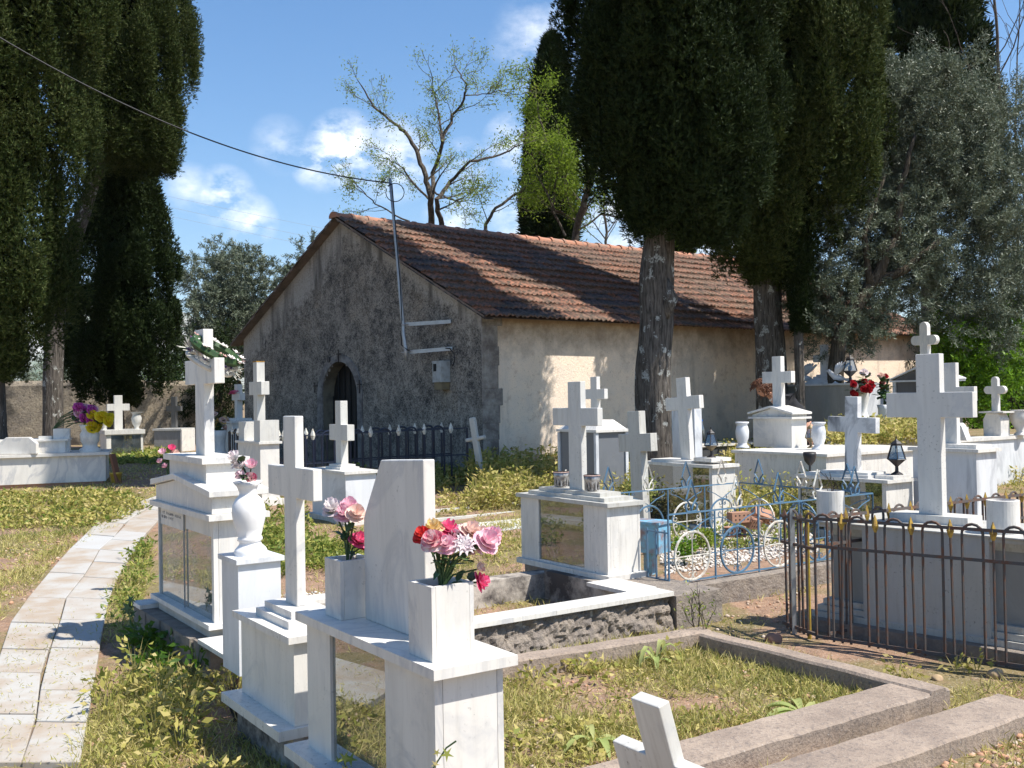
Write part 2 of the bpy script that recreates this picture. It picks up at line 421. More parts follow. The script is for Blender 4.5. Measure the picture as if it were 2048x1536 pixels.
def gable_mat():
    m = Mat("mottled_gable_plaster", .95, spec=.15)
    big = m.noise(1.1, 7, .68, rnd=False); mid = m.noise(8.5, 9, .8, rnd=False); fine = m.noise(30, 5, .75, rnd=False)
    c = m.mix(m.fac(math_(m.nt, 'ADD', math_(m.nt, 'MULTIPLY', mid, .55), math_(m.nt, 'MULTIPLY', m.noise(2.3, 8, .7, rnd=False), .45)), .41, .57), (.065, .061, .058), (.36, .315, .26))
    c = m.mix(m.mul(m.fac(big, .52, .68), .55), c, (.33, .26, .19))
    c = m.mix(m.mul(m.fac(fine, .56, .66), .85), c, (.03, .03, .03))
    c = m.mix(m.mul(m.fac(m.noise(42, 3, .6, rnd=False), .54, .62), .5), c, (.46, .41, .35))
    c = m.mix(m.mul(m.fac(m.noise(33, 2, .5, m.vec((1, 1, 1), (1, 2, 3), rnd=False)), .54, .60), .55), c, (.025, .024, .022))
    # paler weathered band below the verges, with a blotchy edge; attribute built into the mesh
    a = m.nt.nodes.new('ShaderNodeAttribute'); a.attribute_name = 'band'
    e = math_(m.nt, 'ADD', a.outputs['Fac'], math_(m.nt, 'MULTIPLY', math_(m.nt, 'SUBTRACT', mid, .5), 1.3))
    e = math_(m.nt, 'ADD', e, math_(m.nt, 'MULTIPLY', math_(m.nt, 'SUBTRACT', big, .5), 1.0))
    pale = m.mix(m.fac(fine, .5, .7), (.42, .38, .33), (.16, .14, .12))
    strk = m.fac(m.noise(2.2, 4, .6, m.vec((1, 1, .12), rnd=False)), .50, .62)
    pale = m.mix(m.mul(strk, .8), pale, (.07, .062, .055))
    c = m.mix(m.fac(e, .35, .6), c, pale)
    m.color(c).bump(m.noise(22, 9, .8, rnd=False), .5, .008); return m.m
GABLE = gable_mat()
m = Mat("ochre_stucco", .95, spec=.15)
mid = m.noise(3.2, 8, .7, rnd=False); fine = m.noise(34, 6, .75, rnd=False)
c = m.mix(m.fac(mid, .38, .66), (.88, .72, .56), (.78, .66, .54))
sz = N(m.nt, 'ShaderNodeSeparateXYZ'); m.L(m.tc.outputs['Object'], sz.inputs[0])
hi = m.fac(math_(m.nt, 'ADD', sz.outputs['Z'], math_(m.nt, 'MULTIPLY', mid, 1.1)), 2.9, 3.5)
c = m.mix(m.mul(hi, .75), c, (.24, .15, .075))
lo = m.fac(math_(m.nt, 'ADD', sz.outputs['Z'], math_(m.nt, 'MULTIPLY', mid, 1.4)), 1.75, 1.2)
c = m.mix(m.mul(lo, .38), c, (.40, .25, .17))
c = m.mix(m.mul(m.fac(fine, .60, .68), .8), c, (.13, .09, .06))
c = m.mix(m.mul(m.fac(m.noise(1.0, 5, .6, rnd=False), .56, .7), .45), c, (.42, .37, .32))
c = m.mix(m.mul(m.fac(m.noise(1.5, 6, .65, m.vec((1.6, 1.6, .22), rnd=False)), .55, .68), .4), c, (.26, .20, .15))
c = m.mix(m.mul(m.fac(m.noise(4.5, 8, .75, rnd=False), .55, .62), .35), c, (.45, .30, .20))
m.color(c).bump(m.noise(26, 8, .8, rnd=False), .8, .022); OCHRE = m.m
QUOIN = Mat("patched_corner_plaster", .95)
_c = QUOIN.mix(QUOIN.fac(QUOIN.noise(3, 8, .7, rnd=False), .4, .6), (.44, .40, .35), (.20, .17, .15)); QUOIN.color(_c).bump(QUOIN.noise(18, 8, .75, rnd=False), 1, .05); QUOIN = QUOIN.m

vg = .16
dl, _ = wall_u(647, 850, vg); dr, _ = wall_u(716, 850, vg); _, dtop = wall_u(682, 724, vg)
u_r, u_l = .30, WD-.28
dc, dw = (dl+dr)/2, abs(dl-dr)/2; spring = dtop-dw*1.05
# dense grid over the gable so that the pale band can be stored per vertex, door cut out
cells = 90
us = np.linspace(u_r, u_l, cells); zs = np.linspace(0, HR, 60)
bm = B(); band = []
def inside_door(u, z): 
    if abs(u-dc) > dw: return False
    return z < spring or ((u-dc)/dw)**2+((z-spring)/(dtop-spring))**2 < 1
vl = {}
def gv(i, j, v):
    k = (i, j, v)
    if k not in vl:
        z = zs[j]; zr = roofz(us[i])-.04; z = min(z, zr)
        p = CW(us[i], v, z); vl[k] = bm.verts.new(p)
        dd = zr-z; side = us[i]-WD/2
        wdt = (.85 if side > 0 else .42)
        b_ = 1-dd/wdt*.65
        if us[i] < u_r+.75: b_ = max(b_, .35)
        if us[i] > u_l-.35: b_ = max(b_, .4)
        band.append(b_)
    return vl[k]
for i in range(cells-1):
    for j in range(len(zs)-1):
        if zs[j] >= min(roofz(us[i]), roofz(us[i+1]))-.04 and zs[j] >= max(roofz(us[i]), roofz(us[i+1]))-.04: continue
        if inside_door((us[i]+us[i+1])/2, (zs[j]+zs[j+1])/2): continue
        q = [gv(i, j, vg), gv(i+1, j, vg), gv(i+1, j+1, vg), gv(i, j+1, vg)]
        if len({tuple(x.co) for x in q}) < 4:
            q2 = []
            for x in q:
                if not any((x.co-y.co).length < 1e-6 for y in q2): q2.append(x)
            if len(q2) < 3: continue
            q = q2
        bm.faces.new(q)
bmesh.ops.recalc_face_normals(bm, faces=bm.faces[:])
gw = fin('gable_wall', bm, GABLE, ch)
at_ = gw.data.attributes.new('band', 'FLOAT', 'POINT'); at_.data.foreach_set('value', np.array(band, np.float32))
# thickness behind: reveal of the doorway + inner dark
def archpts(c, wd, sp, top, n=18, z0=0.):
    p = [(c-wd, z0)]
    for k in range(n+1):
        a = math.pi-math.pi*k/n; p.append((c+wd*math.cos(a), sp+(top-sp)*math.sin(a)))
    p.append((c+wd, z0)); return p
bm = B(); ap = archpts(dc, dw+.012, spring, dtop+.012)
for (a, b) in zip(ap, ap[1:]):
    q = [CW(a[0], vg-.004, a[1]), CW(b[0], vg-.004, b[1]), CW(b[0], vg+.30, b[1]), CW(a[0], vg+.30, a[1])]
    bm.faces.new([bm.verts.new(x) for x in q])
fin('door_reveal', bm, plain('reveal_plaster', (.20, .17, .12), .9, 0, .6, (.07, .06, .05), 5), ch)
door = bm = B()
n = 6
ap = archpts(dc, dw, spring, dtop)
vs = [bm.verts.new(CW(a, vg+.25, z)) for a, z in ap]; bm.faces.new(vs)
for k in range(n+1):
    uu = dc-dw+2*dw*k/n; c1 = CW(uu-.012, vg+.36, 0); c2 = CW(uu+.012, vg+.395, 0)
    zt = spring+(dtop-spring)*math.sqrt(max(0, 1-((uu-dc)/dw)**2))*.98
    tube(bm, [CW(uu, vg+.235, 0), CW(uu, vg+.235, zt)], .014, 4)
DOORM = plain("dark_door", (.008, .0075, .007), .7, 0, .4, (.018, .014, .011), 5)
fin('door', bm, DOORM, ch)
# stone surround
bm = B(); A1 = archpts(dc, dw+.01, spring, dtop+.01, 22); A2 = archpts(dc, dw+.19, spring, dtop+.15, 22)
for i in range(len(A1)-1):
    jit = [random.uniform(-.025, .03) for _ in range(2)] if i % 3 == 0 else jit
    a, b, c_, d = A1[i], A1[i+1], A2[i+1], A2[i]
    f = [CW(p[0], vg-.022, p[1]) for p in (a, b, c_, d)]; g = [CW(p[0], vg+.01, p[1]) for p in (a, b, c_, d)]
    v1 = [bm.verts.new(x) for x in f]; v2 = [bm.verts.new(x) for x in g]
    bm.faces.new(v1)
    for k in range(4): bm.faces.new((v1[k], v2[k], v2[(k+1) % 4], v1[(k+1) % 4]))
SURR = Mat("door_surround_stone", .9); _c = SURR.mix(SURR.fac(SURR.noise(6, 7, .7, rnd=False), .38, .62), (.30, .275, .25), (.12, .11, .105)); SURR.color(_c).bump(SURR.noise(25, 6, .7, rnd=False), .8, .02)
bmesh.ops.remove_doubles(bm, verts=bm.verts[:], dist=1e-5)
fin('door_surround', bm, SURR.m, ch)
for px, py, s in ((677, 712, .13), (630, 775, .10), (719, 773, .13)):
    u, z = wall_u(px, py, vg-.04); bm = B()
    c0 = CW(u, vg-.045, z)
    tube(bm, [c0-Vector((0, 0, s)), c0+Vector((0, 0, s))], .012, 6); tube(bm, [c0-U*s*.6+Vector((0, 0, s*.3)), c0+U*s*.6+Vector((0, 0, s*.3))], .012, 6)
    fin('iron_cross', bm, BLACKIRON, ch)
u, z = wall_u(657, 719, vg-.03); bm = B(); tube(bm, [CW(u, vg-.04, z), CW(u, vg-.02, z)], .06, 12); fin('wall_boss', bm, BLACKIRON, ch)
# side wall, rear walls, corner strip
def quadwall(name, pts, mat, nx_, ny_):
    bm = B(); a, b, c_, d = pts; g = [[bm.verts.new(a.lerp(b, i/nx_).lerp(d.lerp(c_, i/nx_), j/ny_)) for i in range(nx_+1)] for j in range(ny_+1)]
    for j in range(ny_):
        for i in range(nx_): bm.faces.new((g[j][i], g[j][i+1], g[j+1][i+1], g[j+1][i]))
    return fin(name, bm, mat, ch)
u0 = u_r
z1 = roofz(u0)-.05
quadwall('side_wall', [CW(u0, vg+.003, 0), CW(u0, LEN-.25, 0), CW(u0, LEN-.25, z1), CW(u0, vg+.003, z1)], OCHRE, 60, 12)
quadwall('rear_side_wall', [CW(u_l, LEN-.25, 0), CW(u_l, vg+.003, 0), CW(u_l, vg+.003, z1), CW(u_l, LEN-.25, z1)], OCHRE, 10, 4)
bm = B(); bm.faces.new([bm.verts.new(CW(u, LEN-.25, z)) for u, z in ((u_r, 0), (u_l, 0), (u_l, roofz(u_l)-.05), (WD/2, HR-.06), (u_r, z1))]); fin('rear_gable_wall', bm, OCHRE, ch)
bm = B()
zc = 0
while zc < z1-.05:
    h = random.uniform(.28, .45); wv = random.uniform(.30, .42); 
    q = [(u0-.018, vg-.016), (u0-.018, vg+wv), (u0+.01, vg+wv), (u0+.01, vg-.016)]
    lo_ = [bm.verts.new(CW(a, b, zc)) for a, b in q]; hi_ = [bm.verts.new(CW(a, b, min(z1, zc+h))) for a, b in q]
    bm.faces.new(hi_); bm.faces.new(lo_[::-1])
    for k in range(4): bm.faces.new((lo_[k], hi_[k], hi_[(k+1) % 4], lo_[(k+1) % 4]))
    zc += h
bmesh.ops.recalc_face_normals(bm, faces=bm.faces[:]); fin('corner_plaster', bm, QUOIN, ch, bevel=.01)

# roof: one modelled sheet per slope, ribbed tiles in stepped courses
def roof_mat():
    m = Mat("old_clay_tiles", .9, spec=.2)
    a = m.nt.nodes.new('ShaderNodeAttribute'); a.attribute_name = 'tile'
    n1 = m.noise(1.3, 6, .65, rnd=False); n2 = m.noise(14, 7, .7, rnd=False); n3 = m.noise(45, 4, .7, rnd=False)
    c = m.mix(a.outputs['Fac'], (.37, .165, .105), (.20, .10, .07))
    c = m.mix(m.mul(m.fac(n1, .42, .62), .7), c, (.20, .145, .11))
    c = m.mix(m.mul(m.fac(n2, .45, .58), .85), c, (.065, .055, .045))
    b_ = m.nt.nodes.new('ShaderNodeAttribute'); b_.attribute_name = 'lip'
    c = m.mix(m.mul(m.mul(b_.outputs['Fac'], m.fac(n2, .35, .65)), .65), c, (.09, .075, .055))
    c = m.mix(m.mul(m.fac(n3, .62, .7), .5), c, (.30, .26, .14))
    m.color(c).bump(n3, .5, .01); return m.m
ROOFM = roof_mat()
def roof_side(name, sgn):
    sl_len = math.hypot(WD/2, HR-HE); rows = 13; per = 8; tw = .215
    ncol = int(LEN/tw); nv = ncol*per
    co = []; tile = []; lip = []
    prof = [0, .004, .030, .036, .010, .014, .036, .012]
    rs = np.random.default_rng(3+sgn)
    tj = rs.normal(0, .004, (rows+1, ncol+1)); tc_ = rs.random((rows+1, ncol+1))
    for r in range(rows):
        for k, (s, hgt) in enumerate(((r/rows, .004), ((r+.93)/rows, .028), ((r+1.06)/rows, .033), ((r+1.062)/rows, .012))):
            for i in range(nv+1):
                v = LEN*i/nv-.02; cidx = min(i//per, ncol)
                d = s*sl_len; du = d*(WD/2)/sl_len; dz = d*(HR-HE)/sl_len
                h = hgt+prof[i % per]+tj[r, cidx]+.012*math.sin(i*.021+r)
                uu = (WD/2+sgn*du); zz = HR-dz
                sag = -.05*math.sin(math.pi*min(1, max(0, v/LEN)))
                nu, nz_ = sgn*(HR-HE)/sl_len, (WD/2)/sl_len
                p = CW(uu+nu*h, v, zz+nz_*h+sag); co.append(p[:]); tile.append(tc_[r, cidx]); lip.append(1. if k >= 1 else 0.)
    n = nv+1; F = []
    co = np.array(co); nr = rows*4
    idx = np.arange(nr*n).reshape(nr, n)
    F = np.stack([idx[:-1, :-1], idx[:-1, 1:], idx[1:, 1:], idx[1:, :-1]], -1).reshape(-1, 4)
    o = npmesh(name, co, F, ROOFM, ch)
    a = o.data.attributes.new('tile', 'FLOAT', 'POINT'); a.data.foreach_set('value', np.array(tile, np.float32))
    a = o.data.attributes.new('lip', 'FLOAT', 'POINT'); a.data.foreach_set('value', np.array(lip, np.float32))
    return o
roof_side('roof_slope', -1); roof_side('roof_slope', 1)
RC = plain("ridge_clay", (.40, .19, .12), .9, 0, .8, (.20, .165, .13), 5, bump=.6)
bm = B(); v = -.06
while v < LEN:
    pts = []
    for t in (0, .14, .36, .42):
        pts.append(t)
    rr = random.uniform(.95, 1.05)
    rings = []
    for t, rad in ((0, .125), (.06, .125), (.08, .11), (.42, .10)):
        ring = []
        for k in range(9):
            a = math.pi*k/8
            ring.append(bm.verts.new(CW(WD/2+math.cos(a)*rad*rr*1.15, v+t, HR-.035+math.sin(a)*rad*rr-.05*math.sin(math.pi*max(0, min(1, v/LEN))))))
        rings.append(ring)
    for a, b in zip(rings, rings[1:]):
        for k in range(8): bm.faces.new((a[k], a[k+1], b[k+1], b[k]))
    bm.faces.new(rings[0])
    v += .37
fin('ridge_tiles', bm, RC, ch)
# verge mortar and soffit under the overhangs
bm = B()
for sgn in (-1, 1):
    n = 26
    for k in range(n):
        s0, s1 = k/n, (k+1)/n
        for (va, vb, dz) in ((-.03, vg+.02, .03),):
            a = [CW(WD/2+sgn*WD/2*s, vv, HR-(HR-HE)*s-q) for s, vv, q in ((s0, va, .0), (s1, va, .0), (s1, va, dz+random.uniform(-.01, .04)), (s0, va, dz))]
            bm.faces.new([bm.verts.new(x) for x in a])
            b_ = [CW(WD/2+sgn*WD/2*s, vv, HR-(HR-HE)*s-.055) for s, vv in ((s0, va), (s1, va), (s1, vb), (s0, vb))]
            bm.faces.new([bm.verts.new(x) for x in b_])
fin('verge', bm, plain("verge_mortar", (.20, .15, .12), .95, 0, .6, (.08, .07, .06), 6, bump=.6), ch)
bm = B()
for sgn in (-1, 1):
    ue = WD/2+sgn*WD/2; ui = u_r if sgn < 0 else u_l
    bm.faces.new([bm.verts.new(CW(*q)) for q in ((ue, -.02, HE-.03), (ue, LEN, HE-.03), (ui, LEN, roofz(ui)-.045), (ui, -.02, roofz(ui)-.045))])
    bm.faces.new([bm.verts.new(CW(*q)) for q in ((ui, vg, roofz(ui)-.05), (ui, LEN-.25, roofz(ui)-.05), (WD/2, LEN-.25, HR-.06), (WD/2, vg, HR-.06))])
fin('soffit', bm, plain("soffit_boards", (.17, .11, .07), .9, 0, .5, (.06, .05, .04), 4), ch)

# electric mast on the gable, brackets, meter box, cables
em = emp('electric_mast', 'galvanised steel mast leaning against the mottled gable with two brackets', 'mast', (0, 0, 0), 0)
def WP(px, py, v): u, z = wall_u(px, py, v); return CW(u, v, z)
vm_ = -.38
bm = B(); pts = [WP(x, y, vm_) for x, y in ((780, 357), (787, 430), (795, 520), (801, 590), (806, 645), (807, 668), (812, 700), (812, 722))]
tube(bm, pts, [.028]*3+[.036]*5, 12); fin('mast_tube', bm, GALV, em, smooth=True)
for y0, px2, py2 in ((649, 902, 643), (705, 905, 697)):
    bm = B(); a = WP(808, y0, vm_+.03); b = WP(px2, py2, vg-.03); d = (b-a)
    up = Vector((0, 0, 1)); s = d.normalized().cross(up).normalized()
    v8 = []
    for q in (a, b):
        for i, j in ((-.012, -.032), (.012, -.032), (.012, .032), (-.012, .032)): v8.append(bm.verts.new(q+s*i+up*j))
    for f in ((0, 1, 2, 3), (7, 6, 5, 4), (0, 4, 5, 1), (1, 5, 6, 2), (2, 6, 7, 3), (3, 7, 4, 0)): bm.faces.new([v8[i] for i in f])
    fin('bracket', bm, GALV, em)
    bm = B(); c0 = WP(809, y0, vm_); tube(bm, [c0+Vector((.05*math.cos(t), .05*math.sin(t), 0)) for t in np.linspace(0, 6.1, 12)], .008, 6, closed=True); fin('clamp', bm, GALV, em)
mb = emp('meter_box', 'grey electricity meter box with a dark window on the gable near the corner', 'meter box', (0, 0, 0), 0)
u, z = wall_u(892, 745, vg)
bm = B(); 
def cbox(u0, u1, v0, v1, z0, z1, mat, name, par, bev=.006):
    bm = B(); q = [CW(a, b, c) for c in (z0, z1) for a, b in ((u0, v0), (u1, v0), (u1, v1), (u0, v1))]
    vs = [bm.verts.new(x) for x in q]
    for f in ((3, 2, 1, 0), (4, 5, 6, 7), (0, 1, 5, 4), (1, 2, 6, 5), (2, 3, 7, 6), (3, 0, 4, 7)): bm.faces.new([vs[i] for i in f])
    bmesh.ops.recalc_face_normals(bm, faces=bm.faces[:])
    return fin(name, bm, mat, par, bevel=bev)
cbox(u-.13, u+.12, vg-.20, vg-.004, z-.17, z+.20, METERBOX, 'box', mb)
cbox(u+.0, u+.08, vg-.206, vg-.19, z+.02, z+.15, BLACK, 'window', mb, 0)
cbox(u-.11, u+.10, vg-.18, vg-.006, z-.30, z-.172, plain("ochre_plastic", (.22, .17, .09), .7, 0, .5, (.12, .1, .08), 9), 'lower_box', mb)
CABLE = plain("black_cable", (.012, .012, .014), .5)
bm = B(); tube(bm, [WP(x, y, vm_-.03) for x, y in ((784, 368), (790, 440), (800, 560), (804, 640), (802, 665), (803, 690), (815, 700))]+[WP(x, y, vg-.10) for x, y in ((830, 702), (860, 698), (880, 696), (900, 697), (908, 708), (909, 722), (905, 732))], .010, 6)
tag(fin('meter_cable', bm, CABLE, smooth=True), 'thin black cable running down the mast and over the bracket to the meter box', 'cable')
bm = B(); e = WP(781, 366, vm_); s0 = at(-260, -95, 14.)
pts = []
for k in range(50):
    t = k/49; p = s0.lerp(e, t); p.z -= 4*.62*t*(1-t)*1.0; pts.append(p)
tube(bm, pts, .011, 6); tag(fin('overhead_cable', bm, CABLE, smooth=True), 'thick black overhead cable sagging from the upper left to the mast top', 'cable')
bm = B(); c0 = WP(790, 385, vm_-.1); tube(bm, [e]+[c0+Vector((.16*math.cos(t), 0, .16*math.sin(t))) for t in np.linspace(2.4, -3.6, 16)], .008, 6); tag(fin('cable_loop', bm, CABLE, smooth=True), 'small loop of spare cable at the top of the mast', 'cable')
for i, (a, b) in enumerate((((300, 367), (700, 452)), ((300, 384), (690, 474)), ((300, 404), (680, 488)))):
    bm = B(); p0 = at(a[0]-700, a[1]-150, 150); p1 = at(b[0]+300, b[1]+70, 170); pts = []
    for k in range(30):
        t = k/29; p = p0.lerp(p1, t); p.z -= 4*1.2*t*(1-t); pts.append(p)
    tube(bm, pts, .022, 4)
    tag(fin('power_line', bm, plain("wire_%d" % i, (.35, .37, .40), .5)), ['uppermost', 'middle', 'lowest'][i]+' of the three thin power lines left of the gable', 'power line', 'distant power lines')

# churchyard wall
def wallrun(name, pts, h, th, label, mat, cat='wall'):
    bm = B(); rows = 8; n = 0
    fr = []
    L = []
    for (a, b) in zip(pts, pts[1:]):
        k = max(2, int((b-a).length/.5))
        for i in range(k): L.append(a.lerp(b, i/k))
    L.append(pts[-1])
    prev = None
    for i, p in enumerate(L):
        d = (L[min(i+1, len(L)-1)]-L[max(i-1, 0)]).normalized(); s = Vector((-d.y, d.x, 0))*th/2
        hh = h+.09*mn.noise((p.x*.5, p.y*.5, 9))+.03*mn.noise((p.x*2, p.y*2, 4)); zb = float(ground(p.x, p.y))-.2
        prof = [(-1, zb), (-1, zb+hh*.5), (-1.0, zb+hh*.93), (-.55, zb+hh), (.55, zb+hh), (1., zb+hh*.93), (1, zb)]
        ring = [bm.verts.new((p.x+s.x*a, p.y+s.y*a, z)) for a, z in prof]
        if prev:
            for k in range(len(ring)-1): bm.faces.new((prev[k], prev[k+1], ring[k+1], ring[k]))
        prev = ring
    bmesh.ops.recalc_face_normals(bm, faces=bm.faces[:])
    return tag(fin(name, bm, mat), label, cat)
m = Mat("rubble_wall", .95, spec=.15); mid = m.noise(1.4, 8, .7, rnd=False); fine = m.noise(16, 8, .75, rnd=False)
c = m.mix(m.fac(mid, .38, .62), (.52, .43, .31), (.33, .28, .22)); c = m.mix(m.mul(m.fac(fine, .5, .62), .7), c, (.09, .075, .06)); c = m.mix(m.mul(m.fac(m.noise(.6, 4, .6, rnd=False), .56, .66), .8), c, (.06, .055, .05))
m.color(c).bump(m.noise(9, 9, .78, rnd=False), 1, .10); RUBBLE = m.m
wallrun('churchyard_wall', [at(-500, 800, 31)*1, at(60, 800, 31), at(480, 800, 31)], 2.1, .5, 'old rubble churchyard wall behind the graves on the left', RUBBLE)
wallrun('churchyard_wall', [at(1650, 800, 44), at(2300, 800, 40)], 1.9, .5, 'low churchyard wall at the far right behind the bushes', RUBBLE)
# ---------------------------------------------------------------- trees
def bark(name, base, dark, lichen=.6):
    m = Mat(name, .95, spec=.1)
    g = m.noise(7, 7, .7, m.vec((5, 5, .55), rnd=False), .4)
    c = m.mix(m.fac(g, .38, .6), dark, base)
    lm = m.mul(m.fac(m.noise(7, 6, .65, m.vec((1, 1, .8), rnd=False)), .58, .62), lichen)
    c = m.mix(m.mul(lm, m.fac(m.noise(40, 3, .6, rnd=False), .35, .5)), c, (.42, .43, .40))
    m.color(c).bump(g, 1, .035); return m.m
BARK = bark("cypress_bark", (.165, .145, .125), (.045, .04, .035), .9)
BARK_O = bark("olive_bark", (.12, .10, .075), (.04, .035, .028), .2)
BARK_L = bark("locust_bark", (.15, .125, .10), (.06, .05, .04), .2)
CYP = leafmat("cypress_foliage", [(0.0050, 0.0112, 0.0031), (0.0099, 0.0211, 0.0056), (0.0186, 0.0347, 0.0087), (0.0310, 0.0471, 0.0124), (0.0527, 0.0620, 0.0217)], .7, .12, .15)
CYP2 = leafmat("cypress_foliage_sun_painted", [(0.0094, 0.0203, 0.0047), (0.0210, 0.0400, 0.0086), (0.048, 0.072, 0.0170), (0.085, 0.105, 0.032), (0.14, 0.135, 0.055)], .7, .15, .15)  # lighter copy of the cypress colours, sunlight put into the colour
OLV = leafmat("olive_foliage", [(.06, .08, .045), (.10, .13, .08), (.155, .18, .125), (.25, .275, .20)], .5, .15, .35)
LOC = leafmat("locust_leaves", [(.14, .20, .02), (.22, .30, .03), (.33, .38, .06)], .5, .5)
LOCG = leafmat("bright_green_leaves", [(.07, .15, .012), (.13, .26, .02), (.22, .36, .03)], .5, .45)
CORE = plain("shade_core_green", (.006, .011, .004), .95, 0, .5, (.012, .018, .006), 12, bump=.5, spec=0.)  # near-black green gives the shade between foliage tongues

def trunkmesh(name, pts, rad, parent, mat, seg=36, ridges=.10, sub=26, seed=0, flare=.0):
    """pts: list of Vector along the trunk; rad: radii; buttressed, ridged surface"""
    bm = B(); n = len(pts)
    rings = []; tot = (n-1)*sub
    for q in range(tot+1):
        s = q/sub; i = min(int(s), n-2); f = s-i
        p0, p1, p2, p3 = pts[max(i-1, 0)], pts[i], pts[i+1], pts[min(i+2, n-1)]
        p = .5*((2*p1)+(p2-p0)*f+(2*p0-5*p1+4*p2-p3)*f*f+(3*p1-p0-3*p2+p3)*f**3)
        r = rad[i]*(1-f)+rad[i+1]*f
        if flare: r *= 1+flare*math.exp(-(p.z-pts[0].z)*2.2)
        ring = []
        for k in range(seg):
            a = 2*math.pi*k/seg
            h = mn.noise((math.cos(a)*2.2+seed, math.sin(a)*2.2, p.z*.35))*ridges*1.6+mn.noise((math.cos(a)*6+seed, math.sin(a)*6, p.z*.9))*ridges
            h += .35*ridges*mn.noise((math.cos(a)*16, math.sin(a)*16+seed, p.z*2.5))
            ring.append(bm.verts.new((p.x+math.cos(a)*r*(1+h), p.y+math.sin(a)*r*(1+h), p.z)))
        rings.append(ring)
    for a, b in zip(rings, rings[1:]):
        for k in range(seg): bm.faces.new((a[k], a[(k+1) % seg], b[(k+1) % seg], b[k]))
    return fin(name, bm, mat, parent, smooth=True)

def interp(prof, z):
    for a, b in zip(prof, prof[1:]):
        if z <= b[0]:
            f = (z-a[0])/(b[0]-a[0]); f = min(max(f, 0), 1)
            return [a[i]*(1-f)+b[i]*f for i in range(1, len(a))]
    return list(prof[-1][1:])
def cypress(label, base, trunk_r, prof, lumps=260, per=150, mat=CYP, zvis=9., seed=1, trunk_top=None, lean=(0, 0), group=None, spr=.075, squash=1., lump_r=.30, blade=6, wide=.015, trunkpts=None, core=.52, stray=0):
    """prof: (z, radius, dx, dy) of the crown above the base"""
    rs = np.random.default_rng(seed)
    t = emp('cypress_tree', label, 'cypress tree', base, 0, group)
    ztop = prof[-1][0]; z0 = prof[0][0]
    tp = trunkpts or [Vector((0, 0, -.15)), Vector((lean[0]*.5, lean[1]*.5, z0*.6)), Vector((lean[0], lean[1], z0+.8)), Vector((prof[len(prof)//2][2]*.5, 0, z0+(ztop-z0)*.5))]
    tr = [trunk_r, trunk_r*.93, trunk_r*.85, trunk_r*.45]
    trunkmesh('trunk', tp, tr, t, BARK, seed=seed, flare=.25, ridges=.09)
    # lumps: upright tongues of foliage over the crown's surface
    C_, Rr, Hh, zz = [], [], [], []
    for k in range(lumps):
        z = z0+(min(zvis, ztop)-z0)*rs.random()**1.1 if rs.random() < .82 or ztop <= zvis else zvis+(ztop-zvis)*rs.random()
        r, dx, dy = interp(prof, z); a = rs.random()*2*math.pi
        lr = lump_r*(.65+.7*rs.random())*(1. if z < zvis else 1.5)
        rad = max(r-lr*.7, 0)*(.70+.46*rs.random())
        rad *= 1+.20*mn.noise((math.cos(a)*1.4+seed, math.sin(a)*1.4, z*.55)); C_.append((dx+rad*math.cos(a), dy+rad*math.sin(a)*squash, z)); q_ = min(lr*.85, r*.7+.05); Rr.append(q_); Hh.append(min(q_*(2.0+2.3*rs.random()), .30+(z-z0)*.8, .25+(ztop-z)*.9)); zz.append(z)
    C_ = np.array(C_); Rr = np.array(Rr); Hh = np.array(Hh); zz = np.array(zz)
    axis_ = np.array([interp(prof, z)[1:] for z in zz])
    outv = C_[:, :2]-axis_; outv = unit(np.c_[outv, np.zeros(len(outv))])
    facing = outv @ -unit(np.array([[base[0], base[1], 0.]]))[0]
    cnt = np.where(zz < zvis, np.where(facing > -.25, per*2, per//2), per//3)
    own = np.repeat(np.arange(lumps), cnt); n = len(own)
    th = rs.random(n)*2*np.pi; cz = rs.uniform(-.75, 1, n); sr = np.sqrt(1-cz**2)
    nrm = np.stack([sr*np.cos(th), sr*np.sin(th), cz], 1)
    keep = (nrm*outv[own]).sum(1)+nrm[:, 2]*.35 > -.15; own, nrm = own[keep], nrm[keep]; n = len(own)
    jit = 1+.17*rs.normal(size=n)
    base_ = C_[own]+nrm*np.stack([Rr[own], Rr[own], Hh[own]], 1)*np.clip(jit, .5, 1.5)[:, None]*.85
    low = zz[own] < z0+1.2
    d0 = unit(nrm*.8+np.array([0, 0, 1.])*.75+rs.normal(size=(n, 3))*.25)
    cos_, fs = [], []; m_ = 0; scale = np.where(zz[own] < zvis, 1., 3.)
    for b in range(blade):
        d = unit(d0+rs.normal(size=(n, 3))*.42); L_ = spr*(.5+.8*rs.random(n))*scale
        st = base_+d0*(rs.random(n)*spr*.5)[:, None]
        c_, f_ = blades(st, d, L_, wide*(.7+.7*rs.random(n))*scale, side=np.cross(d, unit(nrm+rs.normal(size=(n, 3))*.45)), curl=.05)
        cos_.append(c_); fs.append(f_+m_); m_ += len(c_)
    npmesh('crown', np.concatenate(cos_), np.concatenate(fs), mat, t)
    # added opaque core: blocks light, shade between tongues put into its near-black colour
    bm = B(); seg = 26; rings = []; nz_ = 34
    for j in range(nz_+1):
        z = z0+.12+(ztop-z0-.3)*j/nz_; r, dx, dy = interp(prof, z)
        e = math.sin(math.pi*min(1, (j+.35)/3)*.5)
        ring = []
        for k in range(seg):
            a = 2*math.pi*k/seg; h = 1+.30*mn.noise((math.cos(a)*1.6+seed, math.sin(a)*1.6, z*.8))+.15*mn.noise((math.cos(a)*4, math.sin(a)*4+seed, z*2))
            rr = r*(core if z < zvis else .92)*h*e; ring.append(bm.verts.new((dx+rr*math.cos(a), dy+rr*math.sin(a)*squash, z)))  # core widened above view so the crown casts a solid shadow
        rings.append(ring)
